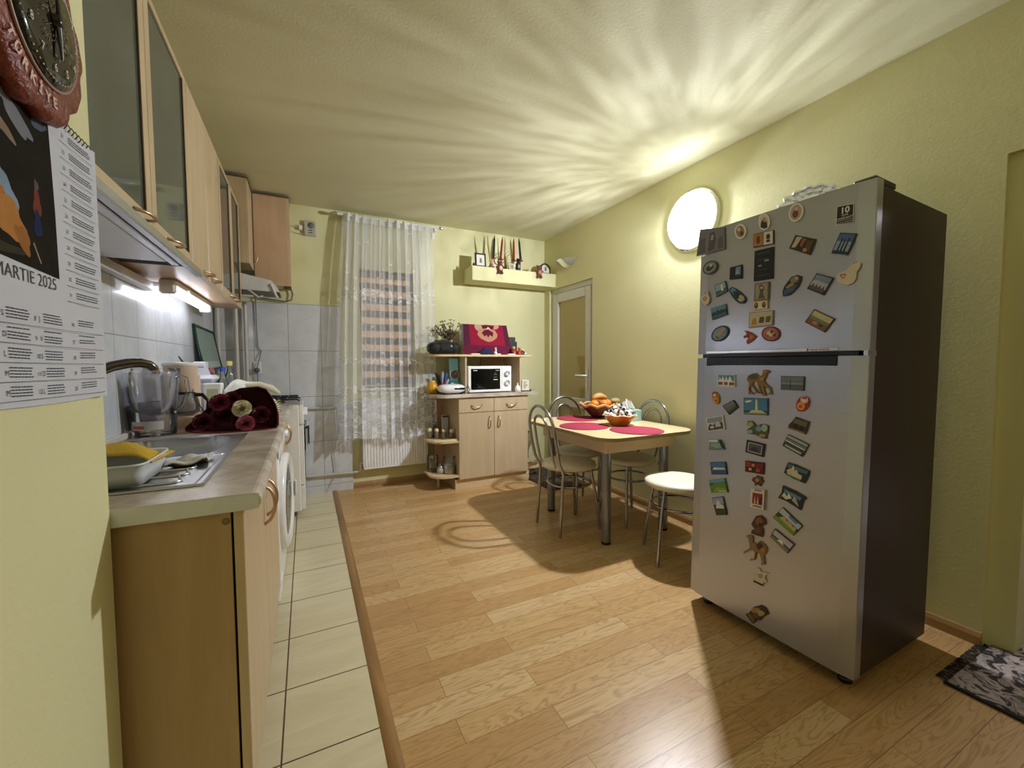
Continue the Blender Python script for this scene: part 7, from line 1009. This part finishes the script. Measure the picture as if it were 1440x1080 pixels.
# warranty sticker
fm_=lambda u,v,d:(-.0002-d,u,v)
b=B(); q=STICK
b.prism(q,fm_,0,.0005,M('#e2e0dc',.5)); cxs=sum(p[0] for p in q)/4; czs=sum(p[1] for p in q)/4; inn=[(cxs+(u-cxs)*.93,czs+(v-czs)*.94) for u,v in q]; b.prism(inn,fm_,.0005,.0008,M('#151515',.4))
st=lambda x0,z0:(lambda u,v,d:(-.0011-d,x0-u,z0+v)); wt_=M('#e8e6df',.5)
b.text('10',.028,st(cxs,czs+.006),wt_,.0002,'CENTER',.0009); b.text('YEAR',.009,st(cxs,czs-.004),wt_,.0002,'CENTER'); b.text('WARRANTY',.0105,st(cxs,czs-.015),wt_,.0002,'CENTER'); b.text('DIGITAL INVERTER',.0056,st(cxs,czs-.028),wt_,.0002,'CENTER'); b.box(-.0014,-.001,cxs-.022,cxs+.022,czs-.0195,czs-.0185,wt_)
b.build('warranty_sticker',d2)
rotF=FR.rotation_euler.to_matrix(); oF=Vector(FR.location)
for i,(label,base,ol,pics) in enumerate(MAGNETS):
    cu_=sum(p[0] for p in ol)/len(ol); cv_=sum(p[1] for p in ol)/len(ol)
    dome=len(ol)>=18; T=.0065
    f_=lambda u,v,d:(-.0004-d,u-cu_,v-cv_)
    b=B(); b.prism(ol,f_,0,T,M(base,.45)); 
    for k,(c,poly) in enumerate(pics):
        dd=T+.0003*(k+1)+(.0012 if (dome and k>0) else 0)
        b.prism(poly,f_,T-.001,dd,M(c,.4,var=.18,scale=90))
    o=b.build('fridge_magnet',fix=False); o.location=oF+rotF@Vector((0,cu_,cv_)); o.rotation_euler=FR.rotation_euler
    tag(o,label,'magnet','souvenir magnets on the fridge')
# crystal plate on the fridge
t=thing('crystal_plate','cut crystal serving plate standing on the fridge','plate',(2.10,1.125,1.757))
def pl(u,v):
    a=2*PI*u; rip=1+.05*math.sin(a*16)*v**3; z_=.035*v**2+.006*math.sin(a*16)*v+.004*math.sin(v*22)
    y_=.145*v*rip*math.cos(a); h_=.112*v*rip*math.sin(a)
    return (.45*h_-.9*z_+.02,y_+.45*h_,.128+h_*.93-.3*z_)
b=B(); b.grid(pl,96,12,crystal); o=b.build('plate_glass',t,fix=False,solid=.004)
tag(B().box(2.03,2.19,1.03,1.22,1.735,1.755,M('#4c4441',.6)).build('plate_stand',loc=(2.1,1.125,1.742)),'low flat stand under the crystal plate on the fridge','stand')
# ---------------------------------------------------------------- calendar on the near wall
XW=XN+.0015
t=thing('wall_calendar','spiral bound wall calendar page for March 2025 with a dark painting','calendar',(XW,.9,1.32)); paper=M('#c9cbd2',.7,var=.02,name='calendar_paper')
def cp(u,v,d=0):   # u=y, v=z, slight curl
    return (XW+.001+.007*max(0,(u-.99)/.08)**2+d,u,v+(0 if v>1.2 else -.004*math.sin((u-.75)*8)))
b=B(); b.grid(lambda u,v:cp(.735+.338*u,1.094+.46*v),24,30,paper); W(b,'page',t,fix=False)
ink=M('#3a3d48',.7,name='calendar_ink'); fw_=lambda u0,v0:(lambda u,v,d:cp(u0+u,v0+v,.0006+d))
b=B(); b.text('MARTIE 2025',.0265,fw_(.778,1.2705),ink,.0002,'LEFT',-.0002); W(b,'month_title',t)
b=B()
dark=M('#2a2520',.9,var=.25,scale=12); fq=lambda u,v,d:cp(u,v,.0005+d)
def patch(pts,c,d): 
    k=len(pts); b.add([fq(u,v,d) for u,v in pts],[tuple(range(k))],M(c,.9,var=.3,scale=25,spec=.05))
patch([(.74,1.300),(.938,1.2905),(.936,1.40),(.932,1.48),(.928,1.552),(.74,1.552)],'#2a2621',.0001)
def bl(cx,cy,rx,ry,c,d,seed,rot=0,n=22):
    r_=random.Random(seed); ph=[r_.uniform(0,6) for _ in range(3)]; P=[]
    for i in range(n):
        a=2*PI*i/n; k=1+.16*math.sin(3*a+ph[0])+.09*math.sin(5*a+ph[1]); x,y=rx*k*math.cos(a),ry*k*math.sin(a)
        P.append((min(.927,max(.742,cx+x*math.cos(rot)-y*math.sin(rot))),min(1.551,max(1.302,cy+x*math.sin(rot)+y*math.cos(rot)))))
    patch(P,c,d)
bl(.79,1.52,.045,.022,'#6d7884',.0002,1,.3); bl(.845,1.50,.04,.014,'#7d7f84',.00025,2,-.5); bl(.80,1.478,.04,.010,'#8d7866',.0003,3,-.4); bl(.90,1.52,.02,.012,'#5c6470',.0002,4)
bl(.79,1.405,.020,.030,'#8ea0b4',.0003,5,.5); bl(.815,1.385,.016,.028,'#8296ac',.00035,6,.7)
bl(.785,1.375,.022,.030,'#a8713f',.0004,7,.2); bl(.82,1.350,.035,.026,'#b27c45',.00045,8,-.6); bl(.845,1.33,.022,.014,'#9c6a3a',.0005,9,-.9); bl(.770,1.33,.02,.012,'#8a5c34',.0005,10)
bl(.885,1.392,.010,.022,'#7b4038',.0004,11); bl(.884,1.362,.010,.020,'#2c3754',.00045,12); bl(.885,1.42,.006,.008,'#5d584e',.0005,13); bl(.80,1.310,.05,.007,'#453f31',.0003,14)
b.add([fq(.868,1.33,.0006),fq(.885,1.304,.0006),fq(.888,1.305,.0006),fq(.871,1.333,.0006)],[(0,1,2,3)],M('#8d7558',.6)); W(b,'painting',t,fix=False)
b=B(); rr=random.Random(2)
def line(u0,u1,v,th=.0007,slope=0): b.add([cp(u0,v,.0008),cp(u1,v+slope,.0008),cp(u1,v+slope+th,.0008),cp(u0,v+th,.0008)],[(0,1,2,3)],ink)
def words(u0,u1,v,n,h):
    for k in range(n):
        u=u0
        while u<u1-.006:
            w_=rr.uniform(.004,.009); line(u,min(u+w_,u1),v-k*h,h*.38); u+=w_+.0012
for k in range(5):
    z_=1.222-.0265*k
    line(.745,1.066,z_-.0145)
    words(.797,.850,z_+.006,4,.0042); words(.885,.938,z_+.006,4,.0042); words(.993,1.045,z_+.006,3,.0042)
for k in range(11):
    z_=1.536-.0265*k; line(.960,1.062,z_-.013); words(.992,1.058,z_+.004,3,.0042)
W(b,'small_print',t,fix=False)
b=B()
for k,ch in enumerate('SDLMM'): b.text(ch,.011,fw_(.787,1.217-.0265*k),ink,.0002)
for k,ch in enumerate(('J','V','S','D','L')): b.text(ch,.011,fw_(.873,1.217-.0265*k),ink,.0002)
for k,ch in enumerate(('8','9','10','11','12')): b.text(ch,.010,fw_(.861,1.217-.0265*k),ink,.0002)
for k in range(11): b.text(str(21+k),.009,fw_(.968,1.532-.0265*k),ink,.0002)
for k in range(5): b.text(str(16+k),.010,fw_(.968,1.217-.0265*k),ink,.0002)
W(b,'dates',t)
b=B()
for k in range(26):
    y=.752+.31*k/25; b.tube([(XW+.003,y,1.548),(XW+.007,y,1.554),(XW+.004,y,1.561),(XW+.001,y,1.556)],.0010,M('#33333a',.4),5)
W(b,'spiral_binding',t)
# ---------------------------------------------------------------- souvenir clock
CY,CZ=.862,1.655; XC=XN
t=thing('wall_clock','round souvenir wall clock with a rough red clay rim and dark glossy face','clock',(XC,CY,CZ)); clay=M('#7c3524',.35,var=.35,scale=45,bump=.7,bscale=70,name='red_clay')
b=B(); n=72; prof=[(1.0,.004),(1.02,.016),(.98,.026),(.88,.030),(.70,.030)]
rr=random.Random(9); lob=[1+.030*math.sin(a*9)+.02*math.sin(a*17+1)+(.05 if 4.1<a<5.4 else 0) for a in [2*PI*i/n for i in range(n)]]
vs=[(XC+x,CY+.130*r_*math.cos(2*PI*i/n)*(lob[i] if r_>.8 else 1),CZ+.130*r_*math.sin(2*PI*i/n)*(lob[i] if r_>.8 else 1)) for r_,x in prof for i in range(n)]
fs=[(j*n+i,j*n+(i+1)%n,(j+1)*n+(i+1)%n,(j+1)*n+i) for j in range(len(prof)-1) for i in range(n)]+[tuple(range(n))]
b.add(vs,fs,clay,True); W(b,'clay_rim',t)
face=M('#191410',.06,var=.3,scale=30,name='glossy_clock_face'); W(B().lathe([(.093,.028),(.090,.034),(.070,.040),(.0001,.043)],face,(XC,CY,CZ),48,'x'),'face',t)
W(B().tube([(XC+.032,CY+.092*math.cos(2*PI*i/60),CZ+.092*math.sin(2*PI*i/60)) for i in range(60)],.0022,M('#a58a7c',.4),6,closed=True),'inner_ring',t)
num=M('#d5cdc0',.5); b=B()
for h in range(1,13):
    a=PI/2-2*PI*h/12; sx_=.017; u0,v0=CY+.066*math.cos(a),CZ+.066*math.sin(a)
    b.text(str(h),sx_,(lambda u0,v0:(lambda u,v,d:(XC+.0415+d,u0+u,v0+v-.006)))(u0,v0),num,.0003,'CENTER')
W(b,'numerals',t)
b=B()
for k in range(60):
    a=2*PI*k/60; r0=.082; b.box(XC+.0375,XC+.0385,CY+r0*math.cos(a)-.001,CY+r0*math.cos(a)+.001,CZ+r0*math.sin(a)-.001,CZ+r0*math.sin(a)+.001,num)
rr=random.Random(4)
for k in range(110):
    a=rr.uniform(0,2*PI); r0=rr.uniform(.014,.052); du,dv=math.cos(a),math.sin(a); l_=rr.uniform(.002,.006)
    b.tube([(XC+.0435,CY+r0*du,CZ+r0*dv),(XC+.0435,CY+(r0+l_)*du,CZ+(r0+l_)*dv)],.0006,M('#a3988a',.4),4)
W(b,'ray_pattern',t)
W(B().tube([(XC+.046,CY,CZ),(XC+.046,CY+.008,CZ-.05)],[.004,.0015],M('#77787a',.3,.8),6),'hour_hand',t); W(B().tube([(XC+.048,CY,CZ),(XC+.048,CY-.01,CZ+.07)],[.003,.001],black,6),'minute_hand',t); W(B().lathe([(.009,.043),(.008,.050),(.0001,.051)],black,(XC,CY,CZ),14,'x'),'hub',t)
b=B(); word='TÜRKİYE'
for k,ch in enumerate(word):
    a=math.radians(222+9.5*k); u0,v0=CY+.112*math.cos(a),CZ+.112*math.sin(a); th=a+PI/2; c_,s_=math.cos(th),math.sin(th)
    b.text(ch,.021,(lambda u0,v0,c_,s_:(lambda u,v,d:(XC+.0315+d,u0+u*c_-(v-.007)*s_,v0+u*s_+(v-.007)*c_)))(u0,v0,c_,s_),M('#dcb9a6',.5),.0004,'CENTER',.0006)
W(b,'lettering',t)
b=B(); rr=random.Random(6)
for k in range(26):
    a=rr.uniform(math.radians(130),math.radians(218)); r0=rr.uniform(.10,.125); b.ball((XC+.030,CY+r0*math.cos(a),CZ+r0*math.sin(a)),rr.uniform(.003,.006),M(['#8a4a3a','#5a2c4a','#a5604a'][k%3],.3),6)
W(b,'relief_flowers',t)
